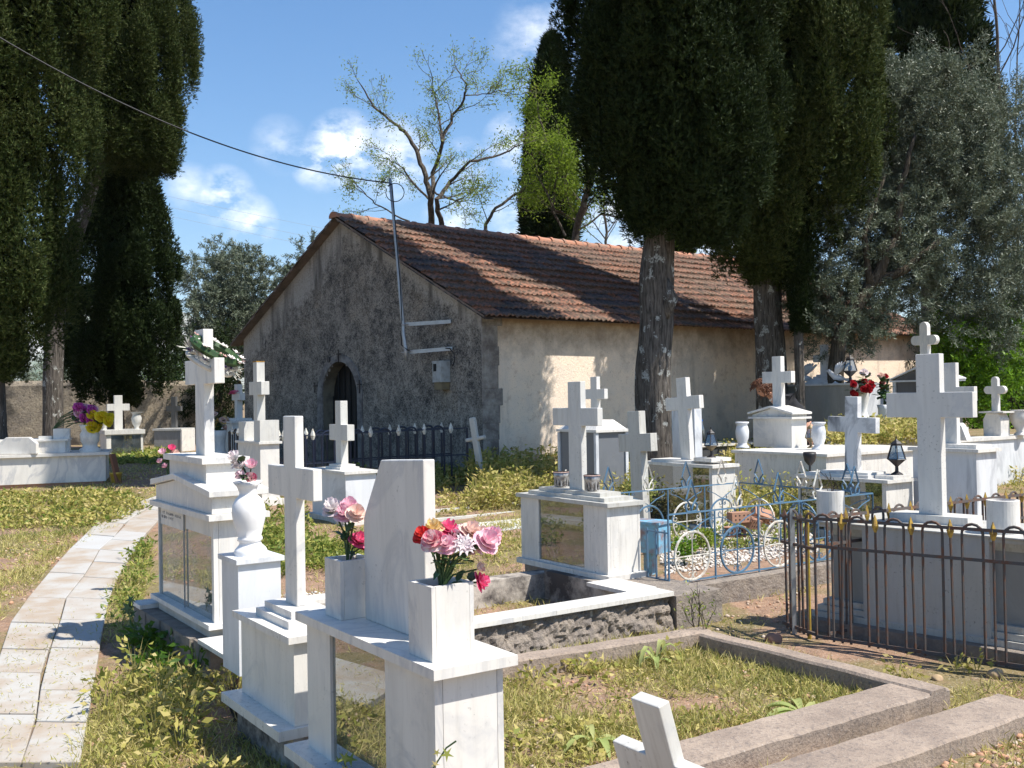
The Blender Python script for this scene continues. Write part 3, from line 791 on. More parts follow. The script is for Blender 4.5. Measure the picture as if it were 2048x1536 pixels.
    for a, b in zip(rings, rings[1:]):
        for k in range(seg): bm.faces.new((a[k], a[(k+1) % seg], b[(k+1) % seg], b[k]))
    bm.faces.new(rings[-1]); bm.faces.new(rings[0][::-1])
    fin('shade_core', bm, CORE, t, smooth=True)
    return t

def prof_px(lst, Y, bx, by, bz):
    """crown outline read off the photograph at depth Y: (py, left px, right px) -> (z, r, dx, dy)"""
    o = []
    for py, xl, xr in lst:
        a = at(xl, py, Y); b = at(xr, py, Y); o.append(((a.z+b.z)/2-bz, (b.x-a.x)/2, (a.x+b.x)/2-bx, Y-by))
    return o
def extend(pr, ztop, shrink=(.9, .6, .15)):
    z, r, dx, dy = pr[-1]; n = len(shrink)
    for i, s in enumerate(shrink): pr.append((z+(ztop-z)*(i+1)/n, r*s, dx, dy))
    return pr
# T1: tall cypress with the bare lichened trunk in front of the side wall
def gb(px, Y): q = at(px, 800, Y); return Vector((q.x, q.y, float(ground(q.x, q.y))))
Y1 = 15.5; b = gb(1309, Y1)
pr = prof_px([(475, 1360, 1445), (435, 1262, 1478), (390, 1225, 1495), (330, 1188, 1510), (280, 1176, 1520), (200, 1160, 1528), (100, 1150, 1530), (0, 1150, 1535), (-90, 1150, 1530)], Y1, b.x, b.y, b.z)
pr[0] = (pr[0][0], .25, pr[0][2], 0)
pr = extend(pr, 22, (1.15, 1.42, 1.5, 1.4, .3))  # unseen upper crown heightened and widened to shade the roof
tp = [Vector((0, 0, -.15))]+[Vector((at(px, py, Y1).x-b.x, 0, at(px, py, Y1).z-b.z)) for px, py in ((1308, 760), (1313, 640), (1312, 560), (1318, 470), (1325, 380), (1335, 250))]
t1 = emp  # placeholder name kept local
def tree1():
    t = cypress('tall dark cypress on a bare lichen-spotted trunk before the ochre wall, left of the pair', b, .30, pr, lumps=480, per=270, seed=11, zvis=8.4, trunkpts=[tp[0], tp[2], tp[4], tp[6]], squash=1.08)
    for c in t.children:
        if c.name.startswith('trunk'): me = c.data; COL.objects.unlink(c); bpy.data.objects.remove(c)
    trunkmesh('trunk', tp, [.26, .25, .24, .255, .235, .22, .18], t, BARK, seg=48, seed=4, flare=.16, ridges=.12, sub=16)
    # stub of a broken limb and hanging dead twig
    bm = B(); z = at(1345, 600, Y1).z-b.z
    q = at(1340, 600, Y1); tube(bm, [Vector((q.x-b.x-.12, -.12, z-.35)), Vector((q.x-b.x-.02, -.16, z)), Vector((q.x-b.x-.10, -.14, z+.35))], [.06, .12, .05], 12)
    fin('knot', bm, BARK, t, smooth=True)
    bm = B(); tube(bm, [Vector((at(x, y, Y1-.5).x-b.x, -.5, at(x, y, Y1-.5).z-b.z)) for x, y in ((1332, 380), (1330, 350), (1340, 330), (1355, 318))], [.014, .012, .01, .006], 5); fin('dead_twig', bm, BARK_L, t)
    return t
tree1()
# T2: second cypress, broader
Y2 = 19.2; b = gb(1545, Y2)
pr = prof_px([(560, 1528, 1572), (535, 1500, 1600), (500, 1440, 1640), (470, 1400, 1665), (400, 1375, 1715), (300, 1385, 1755), (200, 1400, 1770), (100, 1420, 1780), (0, 1430, 1715)], Y2, b.x, b.y, b.z)
pr = extend(pr, 22.5, (1.0, 1.1, 1.15, 1.1, .3))  # crown above view raised and swollen for the roof shadow
cypress('broad cypress with dark trunk beside the bending woman, right of the pair', b, .29, pr, lumps=480, per=270, mat=CYP2, seed=23, zvis=8.9, lean=(-.03, 0), squash=.95)
b = gb(1600, 18.6); pr = prof_px([(660, 1590, 1606), (600, 1582, 1625), (500, 1570, 1640), (420, 1570, 1640)], 18.6, b.x, b.y, b.z)
cypress('slim young cypress squeezed between the broad cypress and the olive', b, .09, pr, lumps=60, per=110, seed=29, zvis=9, lump_r=.2)
# left group
YL = 18.0; b = gb(-22, YL)
pr = prof_px([(745, -60, 15), (715, -140, 45), (650, -190, 80), (600, -200, 125), (550, -210, 150), (480, -220, 130), (400, -220, 122), (330, -220, 165), (240, -220, 170), (150, -220, 150), (60, -210, 185), (0, -200, 195)], YL, b.x, b.y, b.z)
pr = extend(pr, 13, (1., .85, .5, .1))
cypress('huge cypress filling the left edge, its grey trunk standing by the marble tomb', b, .30, pr, lumps=470, per=270, mat=CYP2, seed=31, zvis=9.0)
YL2 = 24.; b = gb(106, YL2)
pr = prof_px([(335, 240, 345), (300, 165, 352), (260, 130, 362), (180, 110, 372), (100, 90, 374), (0, 80, 368)], YL2, b.x, b.y, b.z)
pr = extend(pr, 15, (1., .85, .5, .1))
cypress('tall cypress with mottled leaning trunk in front of the rubble wall, crown reaching right', b, .23, pr, lumps=350, per=270, mat=CYP2, seed=37, zvis=11.5, trunkpts=[Vector((0, 0, -.1)), Vector((at(108, 700, YL2).x-b.x, 0, at(108, 700, YL2).z-b.z)), Vector((at(125, 560, YL2).x-b.x, 0, at(125, 560, YL2).z-b.z)), Vector((at(210, 300, YL2).x-b.x, 0, at(210, 300, YL2).z-b.z))])
YL3 = 27.; b = gb(232, YL3)
pr = prof_px([(800, 222, 262), (775, 160, 300), (735, 140, 335), (650, 136, 350), (580, 140, 350), (500, 155, 335), (430, 165, 322), (350, 180, 308), (290, 190, 305), (240, 200, 300)], YL3, b.x, b.y, b.z)
pr = extend(pr, 12.5, (.8, .1))
cypress('dense dark cypress shading the white cross tomb by the rubble wall', b, .22, pr, lumps=420, per=220, seed=41, zvis=12, spr=.10, wide=.02)
# upper right and behind the chapel
b = gb(1865, 33.)
pr = prof_px([(420, 1790, 1940), (300, 1770, 1972), (150, 1764, 1965), (60, 1768, 1955), (0, 1772, 1948)], 33., b.x, b.y, b.z); pr = extend(pr, 20, (.9, .5, .1))
cypress('big dark cypress rising behind the grey olive at upper right', b, .3, pr, lumps=230, per=130, seed=43, zvis=17, spr=.26, wide=.05, lump_r=.5)
b = gb(1100, 38.)
pr = prof_px([(600, 1052, 1143), (520, 1050, 1144), (400, 1052, 1142), (300, 1058, 1141), (220, 1068, 1138), (160, 1078, 1130), (115, 1092, 1116), (92, 1100, 1106)], 38., b.x, b.y, b.z)
cypress('pointed cypress rising behind the chapel ridge', b, .3, pr, lumps=240, per=110, seed=47, zvis=20, spr=.28, wide=.05, lump_r=.4)
b = gb(1375, 40.); pr = prof_px([(600, 1360, 1385), (520, 1355, 1380), (460, 1350, 1372)], 40., b.x, b.y, b.z)
cypress('small sunlit cypress peeping over the ridge behind the lichened trunk', b, .15, pr, lumps=30, per=110, seed=49, zvis=20, spr=.25, wide=.05, lump_r=.3)

# ---- branching broadleaf trees
def grow(bm, leaves, p, d, r, ln, depth, rs, spread=.55, up=.12, twig=3, leafy=1., minr=.006, seg=5):
    n = 5 if r > .02 else 4; pts = [p.copy()]; rad = [r]; q = p.copy(); dd = d.normalized()
    for i in range(n):
        dd = (dd+Vector(rs.normal(0, .13, 3))+Vector((0, 0, up*.25))).normalized(); q = q+dd*ln/n; pts.append(q.copy()); rad.append(max(r*(1-.45*(i+1)/n), minr))
        if depth > 0 and i >= 1:
            if rs.random() < .5:
                s = Vector(rs.normal(0, 1, 3)); s -= dd*s.dot(dd); s = s.normalized()
                grow(bm, leaves, q, (dd+s*spread*(1+rs.random()*.7)), rad[-1]*.58, ln*(.5+.25*rs.random()), depth-1, rs, spread, up, twig, leafy, minr, seg)
    tube(bm, pts, rad, seg if r > .03 else 4, cap=False)
    if depth <= 1:
        for k in range(1, len(pts)): leaves.append((pts[k], (pts[k]-pts[k-1]).normalized()))
    if depth > 0: grow(bm, leaves, q, dd, rad[-1], ln*.62, depth-1, rs, spread, up, twig, leafy, minr, seg)
def limb(bm, leaves, pix, Y, r0, r1, rs, off, jy=.6, kids=7, klen=1.5, depth=2, spread=.7):
    pts = []; dy = 0
    for x, y in pix: pts.append(at(x, y, Y+dy)-off); dy += rs.normal(0, jy*.5)
    dense = []
    for a, b_ in zip(pts, pts[1:]):
        for k in range(4): dense.append(a.lerp(b_, k/4)+Vector(rs.normal(0, .02, 3)))
    dense.append(pts[-1]); n = len(dense); rad = [r0*(1-i/(n-1))+r1*i/(n-1) for i in range(n)]
    tube(bm, dense, rad, 8, cap=True)
    for k in range(kids):
        i = int(n*(.25+.72*k/kids)); i = min(i, n-2); d = (dense[i+1]-dense[i]).normalized(); s = Vector(rs.normal(0, 1, 3)); s -= d*s.dot(d); s.normalize()
        grow(bm, leaves, dense[i], d*.8+s*spread+Vector((0, 0, .15)), max(rad[i]*.45, .010), klen*(.6+.6*rs.random()), depth, rs)
    grow(bm, leaves, dense[-1], (dense[-1]-dense[-2]), r1, klen*.7, depth-1, rs)
def sparse_leaves(name, leaves, parent, mat, rs, frac=1., per=10, size=.07, zcut=None):
    ls = [l for l in leaves if rs.random() < frac and (zcut is None or zcut(l[0]))]
    if not ls: return
    base = np.array([l[0][:] for l in ls]); n = len(base)
    base = np.repeat(base, per, 0)+rs.normal(0, size*1.5, (n*per, 3))
    d = unit(rs.normal(size=(n*per, 3))+np.array([0, 0, -.2])); co, f = blades(base, d, size*(.7+.7*rs.random(n*per)), size*.38)
    npmesh(name, co, f, mat, parent)
# bare locust over the ridge
def locust(label, base, limbs, Y, seed, kids=7, klen=1.6, frac=.6, per=9, size=.10, mat=LOC, depth=2, leafzone=None, r=.16):
    t = emp('locust_tree', label, 'locust tree', base, 0); rs = np.random.default_rng(seed); bm = B(); lv = []
    for pix, r0, r1 in limbs:
        limb(bm, lv, pix, Y, r0*.48, r1*.5, rs, base, kids=kids, klen=klen, depth=depth)
    fin('trunk', bm, BARK_L, t); sparse_leaves('crown', lv, t, mat, rs, frac, per, size, leafzone)
    return t
YB = 27.; b = gb(868, YB)
locust('sparse young-leaved locust tree with forked bare limbs above the front of the ridge', b, [
    ([(860, 860), (862, 445), (863, 395), (852, 350), (832, 300), (815, 270), (790, 245), (750, 215), (722, 170)], .20, .03),
    ([(863, 395), (868, 345), (885, 285), (905, 230), (930, 200), (930, 165), (910, 130)], .13, .025),
    ([(885, 285), (880, 240), (872, 200), (862, 145)], .08, .02),
    ([(875, 860), (882, 445), (874, 400), (900, 365), (940, 325), (1000, 310), (1040, 290)], .17, .03),
    ([(862, 400), (820, 360), (800, 330), (770, 318)], .07, .02), ([(932, 190), (965, 190), (1010, 180)], .04, .012),
    ([(820, 445), (760, 415), (725, 385), (705, 358)], .05, .014), ([(868, 385), (905, 400), (935, 405)], .06, .015)], YB, 5, kids=7, klen=.62, frac=.8, per=5, size=.07)
YB = 30.; b = gb(1150, YB)
locust('leafy locust tree with two stout leaning stems in front of the pointed cypress', b, [
    ([(1130, 700), (1150, 465), (1165, 410), (1185, 350), (1195, 320)], .24, .14),
    ([(970, 600), (970, 452), (990, 415), (1040, 385), (1100, 340), (1150, 315)], .13, .03),
    ([(1165, 410), (1120, 350), (1090, 280), (1075, 220), (1070, 170)], .10, .02), ([(1150, 440), (1110, 420), (1075, 350), (1062, 300)], .09, .02),
    ([(1130, 470), (1105, 420), (1110, 370), (1120, 290)], .08, .02), ([(1150, 465), (1200, 430), (1260, 435), (1300, 440)], .07, .02), ([(1150, 440), (1130, 380), (1130, 320), (1115, 250)], .07, .02)], YB, 8, kids=6, klen=.75, frac=.95, per=10, size=.09, mat=leafmat("fresh_locust_leaves", [(.10, .16, .012), (.17, .25, .02), (.26, .33, .05)], .5, .55))
b = gb(1210, 36.)
locust('slender straight tree with haze of twigs behind the ridge, left of the lichened trunk', b, [([(1210, 700), (1212, 500), (1210, 430), (1208, 360), (1206, 300)], .13, .03), ([(1212, 470), (1240, 430), (1262, 400)], .05, .02), ([(1212, 480), (1185, 440), (1170, 400)], .05, .02)], 36., 9, kids=9, klen=1.3, frac=.6, per=3, size=.12)
b = gb(2010, 30.)
locust('leafless slim tree with upright twigs at the upper right corner', b, [([(2020, 760), (2005, 300), (1996, 150), (1990, 0), (1986, -160)], .16, .05), ([(2040, 700), (2035, 400), (2030, 200), (2040, 20)], .09, .03), ([(2080, 700), (2050, 420), (2046, 300)], .08, .03)], 30., 10, kids=9, klen=1.9, frac=.0)

def olive(label, base, clumps, trunk, seed, n=260, size=.07, mat=OLV, name='olive_tree', cat='olive tree', dens=1., group=None, wid=.22, tmat=None):
    """clumps: (px, py, Y, radius m); leaves gathered on twigs through each clump's volume"""
    t = emp(name, label, cat, base, 0, group); rs = np.random.default_rng(seed); pts = []; ds = []
    for px, py, Y, r in clumps:
        c0 = np.array((at(px, py, Y)-base)[:])
        k = int(26*dens*r*r)+4
        for _ in range(k):
            v = rs.normal(size=3); v /= np.linalg.norm(v); s = c0+v*r*(.55+.5*rs.random()**.6)*np.array([1, 1, .9])
            d = v+rs.normal(0, .5, 3)+np.array([0, 0, .25]); d /= np.linalg.norm(d); ln = .25+.35*rs.random(); m_ = max(4, int(n*.1))
            tt = rs.random(m_); q = s+d*(tt*ln)[:, None]+rs.normal(0, .035, (m_, 3)); pts.append(q); ds.append(np.repeat(d[None], m_, 0))
    q = np.concatenate(pts); d = np.concatenate(ds); m_ = len(q); dd = unit(d*.6+rs.normal(size=(m_, 3))*.8)
    co, f = blades(q, dd, size*(.7+.6*rs.random(m_)), size*wid*(.8+.4*rs.random(m_)))
    bm = B()
    for pix, Y, r0, r1 in trunk:
        P_ = [at(x, y, Y)-base for x, y in pix]; nn = len(P_)
        dn = []
        for a, b_ in zip(P_, P_[1:]):
            for k in range(3): dn.append(a.lerp(b_, k/3)+Vector(rs.normal(0, .015, 3)))
        dn.append(P_[-1]); tube(bm, dn, [r0+(r1-r0)*i/(len(dn)-1) for i in range(len(dn))], 10)
    fin('trunk', bm, tmat or BARK_O, t, smooth=True); npmesh('crown', co, f, mat, t)
    return t
b = gb(1672, 18.9)
def clumpfill(rs, poly, Y, r, n, dy=1.):
    o = []; xs = [p[0] for p in poly]; ys = [p[1] for p in poly]
    while len(o) < n:
        x = rs.uniform(min(xs), max(xs)); y = rs.uniform(min(ys), max(ys)); c_ = False; j = len(poly)-1
        for i in range(len(poly)):
            if (poly[i][1] > y) != (poly[j][1] > y) and x < (poly[j][0]-poly[i][0])*(y-poly[i][1])/(poly[j][1]-poly[i][1])+poly[i][0]: c_ = not c_
            j = i
        if c_: o.append((x, y, Y+rs.uniform(-dy, dy), r*rs.uniform(.65, 1.25)))
    return o
rs = np.random.default_rng(3)
cl = clumpfill(rs, [(1745, 180), (1800, 135), (1880, 150), (1980, 190), (2060, 200), (2080, 640), (1980, 690), (1900, 640), (1830, 615), (1760, 560), (1680, 560), (1650, 520), (1700, 420), (1735, 300)], 19.9, .44, 140, 1.1)
cl += clumpfill(rs, [(1610, 520), (1690, 560), (1740, 620), (1800, 650), (1700, 690), (1630, 660), (1600, 600)], 19.2, .27, 34, .5)
olive('large silvery olive with crooked dark trunk at the right end of the chapel', b, cl,
      [([(1668, 900), (1672, 740), (1680, 670), (1700, 630), (1740, 570), (1790, 480)], 18.8, .16, .10), ([(1740, 570), (1810, 540), (1880, 480)], 18.8, .10, .05), ([(1690, 650), (1660, 600), (1640, 560)], 18.8, .06, .03), ([(1790, 480), (1800, 380), (1830, 270)], 18.8, .09, .03), ([(1740, 570), (1730, 470), (1770, 350)], 18.8, .07, .03)], 5, n=1000, size=.08, dens=3.0)
b = gb(520, 36.); rs = np.random.default_rng(4)
cl = clumpfill(rs, [(385, 600), (400, 535), (440, 500), (500, 515), (560, 510), (620, 500), (700, 560), (700, 720), (370, 700)], 36., .62, 70, 1.6)
olive('grey-green olive behind the left roof verge of the chapel', b, cl, [([(520, 860), (520, 760), (500, 640)], 36., .2, .1), ([(520, 760), (580, 640)], 36., .14, .08)], 6, n=800, size=.13, dens=2.6)
b = gb(440, 30.); rs = np.random.default_rng(14)
cl = clumpfill(rs, [(372, 690), (480, 690), (480, 870), (420, 880), (372, 780)], 30., .5, 26, .8)
olive('dark shrub in the gap between rubble wall and chapel', b, cl, [([(440, 880), (440, 760)], 30., .06, .04)], 16, n=480, size=.12, mat=CYP, name='shrub', cat='shrub', dens=1.6)
b = gb(330, 37.); rs = np.random.default_rng(15)
cl = clumpfill(rs, [(300, 740), (345, 725), (372, 745), (372, 800), (300, 800)], 37., .5, 16, .6)
olive('bright green bush showing over the rubble wall right of the dense cypress', b, cl, [([(335, 860), (335, 740)], 37., .05, .03)], 17, n=400, size=.13, mat=LOCG, name='bush', cat='bush', dens=1.5)
b = gb(60, 40.); rs = np.random.default_rng(18)
cl = clumpfill(rs, [(-60, 745), (60, 735), (200, 730), (200, 790), (-60, 790)], 40., .5, 22, .6)
olive('olive green bushes over the rubble wall at far left', b, cl, [([(60, 860), (60, 760)], 40., .05, .03)], 19, n=400, size=.13, mat=OLV, name='bush', cat='bush', dens=1.5)
# right hand bushes
b = gb(1960, 20.); rs = np.random.default_rng(21)
cl = clumpfill(rs, [(1880, 690), (1900, 610), (1960, 640), (2060, 620), (2060, 770), (2010, 830), (1940, 850), (1900, 780)], 20., .3, 50, .8)
cl += clumpfill(rs, [(1860, 700), (1930, 680), (1990, 760), (1960, 850), (1900, 850)], 19.4, .25, 18, .4)
olive('bright yellow-green locust bush behind the tall white crosses at right', b, cl, [([(1950, 860), (1955, 760), (1930, 680)], 20., .05, .03), ([(1955, 760), (2010, 700)], 20., .04, .02)], 22, n=330, size=.10, mat=LOCG, name='locust_bush', cat='bush', dens=1.6, wid=.42)
b = gb(2030, 25.); rs = np.random.default_rng(25)
cl = clumpfill(rs, [(1890, 600), (1980, 640), (2100, 560), (2100, 860), (1900, 860)], 25., .6, 40, 1.)
olive('dark shaded tree filling the right edge behind the locust bush', b, cl, [([(2010, 880), (2012, 760), (2040, 660)], 25., .2, .12)], 26, n=420, size=.13, mat=CYP, name='dark_tree', cat='tree', dens=1.4)
# ---------------------------------------------------------------- grave monuments
def cross_pts(w, h, sw, ah, at_, rnd=False, cx=0., z0=0.):
    """outline: shaft width sw, arm height ah, at_ = height of the shaft above the arms"""
    s, a = sw/2, w/2; zt = z0+h; zu = zt-at_; zl = zu-ah
    if not rnd:
        p = [(-s, z0), (s, z0), (s, zl), (a, zl), (a, zu), (s, zu), (s, zt), (-s, zt), (-s, zu), (-a, zu), (-a, zl), (-s, zl)]
    else:
        p = [(-s, z0), (s, z0), (s, zl)]; r = ah/2
        p += [(a-r+r*math.sin(t), zl+r-r*math.cos(t)) for t in np.linspace(0, math.pi, 9)]
        p += [(s, zu)]; p += [(s*math.cos(t), zt-s+s*math.sin(t)) for t in np.linspace(0, math.pi, 9)]
        p += [(-s, zu)]; p += [(-a+r-r*math.sin(t), zl+r+r*math.cos(t)) for t in np.linspace(0, math.pi, 9)]
        p += [(-s, zl)]
    return [(cx+x, z) for x, z in p]
def cross(parent, z0, h=.88, w=.57, sw=.15, ah=.15, top=.21, th=.055, cx=0., cy=0., mat=None, rnd=False, name='cross', rot=None, bevel=.004):
    bm = B(); prism(bm, cross_pts(w, h, sw, ah, top, rnd, 0, 0), -th/2, th/2)
    return fin(name, bm, mat or MARBLE, parent, bevel=bevel, loc=(cx, cy, z0), rot=rot)
def blk(name, parent, x0, x1, y0, y1, z0, z1, mat, bevel=.004, taper=0):
    return fin(name, box(B(), x0, x1, y0, y1, z0, z1, taper=taper), mat, parent, bevel=bevel)
def glassbox(t, L, W, z0, z1, gx0, gx1, mat, glass=None, inner=None, gz0=None, gz1=None, th=.03):
    """hollow body: side panels, back, front panels either side of the glass"""
    gz0 = z0 if gz0 is None else gz0; gz1 = z1 if gz1 is None else gz1
    h, w_ = L/2, W/2
    blk('front_panel', t, -h, gx0, -w_, -w_+th, z0, z1, mat); blk('front_panel', t, gx1, h, -w_, -w_+th, z0, z1, mat)
    if gz1 < z1: blk('front_lintel', t, gx0+.001, gx1-.001, -w_+.004, -w_+th, gz1, z1, mat)
    if gz0 > z0: blk('front_sill', t, gx0+.001, gx1-.001, -w_+.004, -w_+th, z0, gz0, mat)
    blk('side_panel', t, -h, -h+th, -w_+th+.002, w_-th, z0, z1, mat); blk('side_panel', t, h-th, h, -w_+th+.002, w_-.026, z0, z1, mat)
    bm = B(); box(bm, h-.025, h, w_-.024, w_, z0, z1); fin('corner_strip', bm, mat, t, bevel=.002)
    blk('back_panel', t, -h+.002, h-.027, w_-th+.002, w_, z0, z1, inner or mat)
    blk('inner_floor', t, -h+th, h-th, -w_+th+.004, w_-th, z0, z0+.02, inner or mat)
    return fin('glass_pane', box(B(), gx0+.001, gx1-.001, -w_+.012, -w_+.016, gz0+.001, gz1-.001), glass or GLASS, t)
def loc_g(p): return Vector((p.x, p.y, float(ground(p.x, p.y))))

# --- tomb A, nearest: slab, clipped headstone, two flower boxes
ZA = .77
L_, W_ = 1.17, .33
c = locof(867.5, 1341, ZA, L_/2, -W_/2, .22)
tA = emp('marble_tomb', 'nearest white marble tomb with a clipped headstone and a glass front', 'tomb', c)
H = ZA-.22
blk('foundation', tA, -L_/2-.03, L_/2+.02, -W_/2+.02, W_/2, -.42, -.045, SMOOTHW, .004)  # dark plaster put here to give the shade under the plinth
blk('plinth', tA, -L_/2-.02, L_/2+.05, -W_/2-.05, W_/2+.02, -.044, 0, MARBLE_C, .006)
bt = .035; H2 = H-bt
l2, w2 = L_/2-.05, W_/2-.03
glassbox(tA, 2*l2, 2*w2, 0, H2, -l2+.23, -l2+.71, MARBLE, GLASS_D, MARBLE_O)
blk('slab', tA, -L_/2, L_/2, -W_/2, W_/2, H2, H, MARBLE, .007)
blk('inner_shelf', tA, -.25, .12, -.05, .13, .02, .10, MARBLE_C)
fin('grave_light', lathe(B(), [(.03, .10), (.035, .12), (.03, .17), (.012, .19)], 12, -.1, .02), TIN, tA, smooth=True)
hs = B(); hw, hh = .50, .66
x0 = -.02
def topat(px, py, z, o):
    q = P(px, py, z); d = q-o.location; a = o.rotation_euler.z; return d.x*math.cos(a)+d.y*math.sin(a), -d.x*math.sin(a)+d.y*math.cos(a)
xa, ya = topat(730, 1238, ZA, tA); xb, yb = topat(871, 1290, ZA, tA)
yy = (ya)
prism(hs, [(xa, H), (xa+hw, H), (xa+hw, H+hh-.0), (xa+.16, H+hh-.015), (xa, H+hh*.615)], yy, yy+.05)
fin('headstone', hs, MARBLE, tA, bevel=.005)
tagA = (xa, yy)
def flower_box(cx, cy, s, h, label, mat=MARBLE):
    q = tA.location+DX*cx+DY*cy
    o = emp('flower_box', label, 'flower box', (q.x, q.y, ZA+.001), group='flower boxes of the nearest tomb')
    t_ = .016
    for nm, a in (('front_panel', (-s/2, s/2, -s/2, -s/2+t_)), ('back_panel', (-s/2, s/2, s/2-t_, s/2)), ('side_panel', (-s/2, -s/2+t_, -s/2+t_+.001, s/2-t_-.001)), ('side_panel', (s/2-t_, s/2, -s/2+t_+.001, s/2-t_-.001))):
        blk(nm, o, a[0], a[1], a[2], a[3], 0, h, mat, .002)
    blk('earth_fill', o, -s/2+t_, s/2-t_, -s/2+t_, s/2-t_, 0, h-.03, plain("box_sponge", (.50, .34, .26), .9, 0, .5, (.3, .2, .15), 20), 0)
    return o
xr, yr = topat(895, 1308, ZA, tA)
fb2 = flower_box(L_/2-.165, -W_/2+.125, .165, .25, 'front flower box on the nearest tomb, holding the pink and red roses')
fb1 = flower_box(-L_/2+.215, -W_/2+.15, .15, .235, 'rear flower box on the nearest tomb, half hidden by the headstone')

# --- tomb B beside it
ZB = .62; LB, WB = .74, .36
c = locof(464, 1221, ZB, -LB/2, -WB/2, .22)
tB = emp('cross_tomb', 'slim white cross on two steps over a plain block beside the nearest tomb', 'tomb', c)
HB = ZB-.22
blk('foundation', tB, -LB/2, LB/2-.01, -WB/2+.02, WB/2, -.42, -.045, SMOOTHW)  # dark plaster also stands for shade below this plinth
blk('plinth', tB, -LB/2-.03, LB/2-.005, -WB/2-.05, WB/2+.01, -.044, 0, MARBLE_C, .006)
blk('body', tB, -LB/2+.03, LB/2-.03, -WB/2+.035, WB/2-.03, .001, HB-.03, MARBLE, .003)
blk('slab', tB, -LB/2, LB/2, -WB/2, WB/2, HB-.03, HB, MARBLE_C, .006)
blk('step', tB, -.20, .22, -.12, .12, HB, HB+.035, MARBLE, .004); blk('step', tB, -.16, .18, -.09, .09, HB+.035, HB+.07, MARBLE, .004)
cross(tB, HB+.07, .89, .56, .145, .145, .24, .045, cx=.01)

# --- tomb G with pediment and tall cross
LG, WG = 1.30, .34
c = locof(425.7, 1249.5, .30, LG/2, -WG/2, 0)
tG = emp('gabled_tomb', 'tall white marble tomb with shallow pediment, two glass doors and a thick cross', 'tomb', c)
bm = B()
for k in range(5):
    box(bm, -LG/2-.16+k*.335, -LG/2-.16+(k+1)*.335-.012, -WG/2-.10+random.uniform(-.02, .02), WG/2+.1, -.25, .205-random.uniform(0, .01))
fin('rubble_base', bm, ROUGHW, tG, bevel=.03)
blk('base_slab', tG, -LG/2-.16, -LG/2+.06, -WG/2-.12, WG/2+.1, .206, .235, MARBLE_C); blk('base_slab', tG, LG/2+.02, LG/2+.50, -WG/2-.10, WG/2+.03, .206, .232, MARBLE_C)
blk('mortar_bed', tG, -LG/2+.09, LG/2-.05, -WG/2-.0, WG/2, .206, .27, PLASTER)
blk('sill', tG, -LG/2-.01, LG/2+.015, -WG/2-.03, WG/2+.01, .27, .30, MARBLE, .004)
glassbox(tG, LG-.06, WG-.04, .30, .93, -LG/2+.05, LG/2-.07, MARBLE, GLASS_F, MARBLE_O, gz0=.301, gz1=.929)
blk('glass_door_edge', tG, .0, .004, -WG/2+.016, -WG/2+.026, .30, .93, GALV, 0)
blk('cornice', tG, -LG/2-.02, LG/2+.03, -WG/2-.025, WG/2+.02, .93, .965, MARBLE, .004)
prism_b = prism(B(), [(-LG/2+.02, .966), (LG/2-.02, .966), (LG/2-.02, 1.07), (-.1, 1.14), (-LG/2+.02, 1.07)], -WG/2+.01, WG/2-.01); fin('pediment', prism_b, MARBLE, tG, bevel=.003)
rb = prism(B(), [(-LG/2-.02, 1.072), (-.1, 1.142), (LG/2+.02, 1.072), (LG/2+.02, 1.112), (-.1, 1.182), (-LG/2-.02, 1.112)], -WG/2-.02, WG/2+.02); fin('pediment_roof', rb, MARBLE, tG, bevel=.004)
blk('upper_block', tG, -.42, .40, -WG/2+.05, WG/2-.05, 1.10, 1.262, MARBLE, .003)
blk('upper_slab', tG, -.45, .43, -WG/2+.015, WG/2-.015, 1.262, 1.30, MARBLE, .006)
cG = cross(tG, 1.30, .84, .64, .19, .165, .20, .068, cx=.0)
# the plaque behind the glass: worn marks without legible words
bm = B(); box(bm, -LG/2+.06, -.01, -WG/2+.030, -WG/2+.034, .80, .928); pq = fin('plaque', bm, MARBLE, tG)
bm = B(); rs = random.Random(5)
for row, (zc_, n_, xs_) in enumerate(((.885, 15, -.53), (.855, 5, -.56), (.855, 4, -.38))):
    for k in range(n_):
        x = xs_+k*.03
        if k in (2, 9) and row == 0: continue
        box(bm, x, x+.006, -WG/2+.0285, -WG/2+.0298, zc_-.009, zc_+.009); 
        if rs.random() < .8: box(bm, x+.0062, x+.018, -WG/2+.0285, -WG/2+.0298, zc_+rs.choice((-.009, 0, .006)), zc_+rs.choice((-.006, .003, .009))+.002)
fin('worn_lettering', bm, plain("worn_letters", (.16, .16, .17), .7), pq)
blk('plaque', tG, .0+.01, LG/2-.08, -WG/2+.030, -WG/2+.034, .82, .928, MARBLE, 0)
for k, x in enumerate((-.36, -.08, .24, .45)):
    blk('inner_divider', tG, x, x+.012, -.1, .10, .32, .80, MARBLE_O, 0)

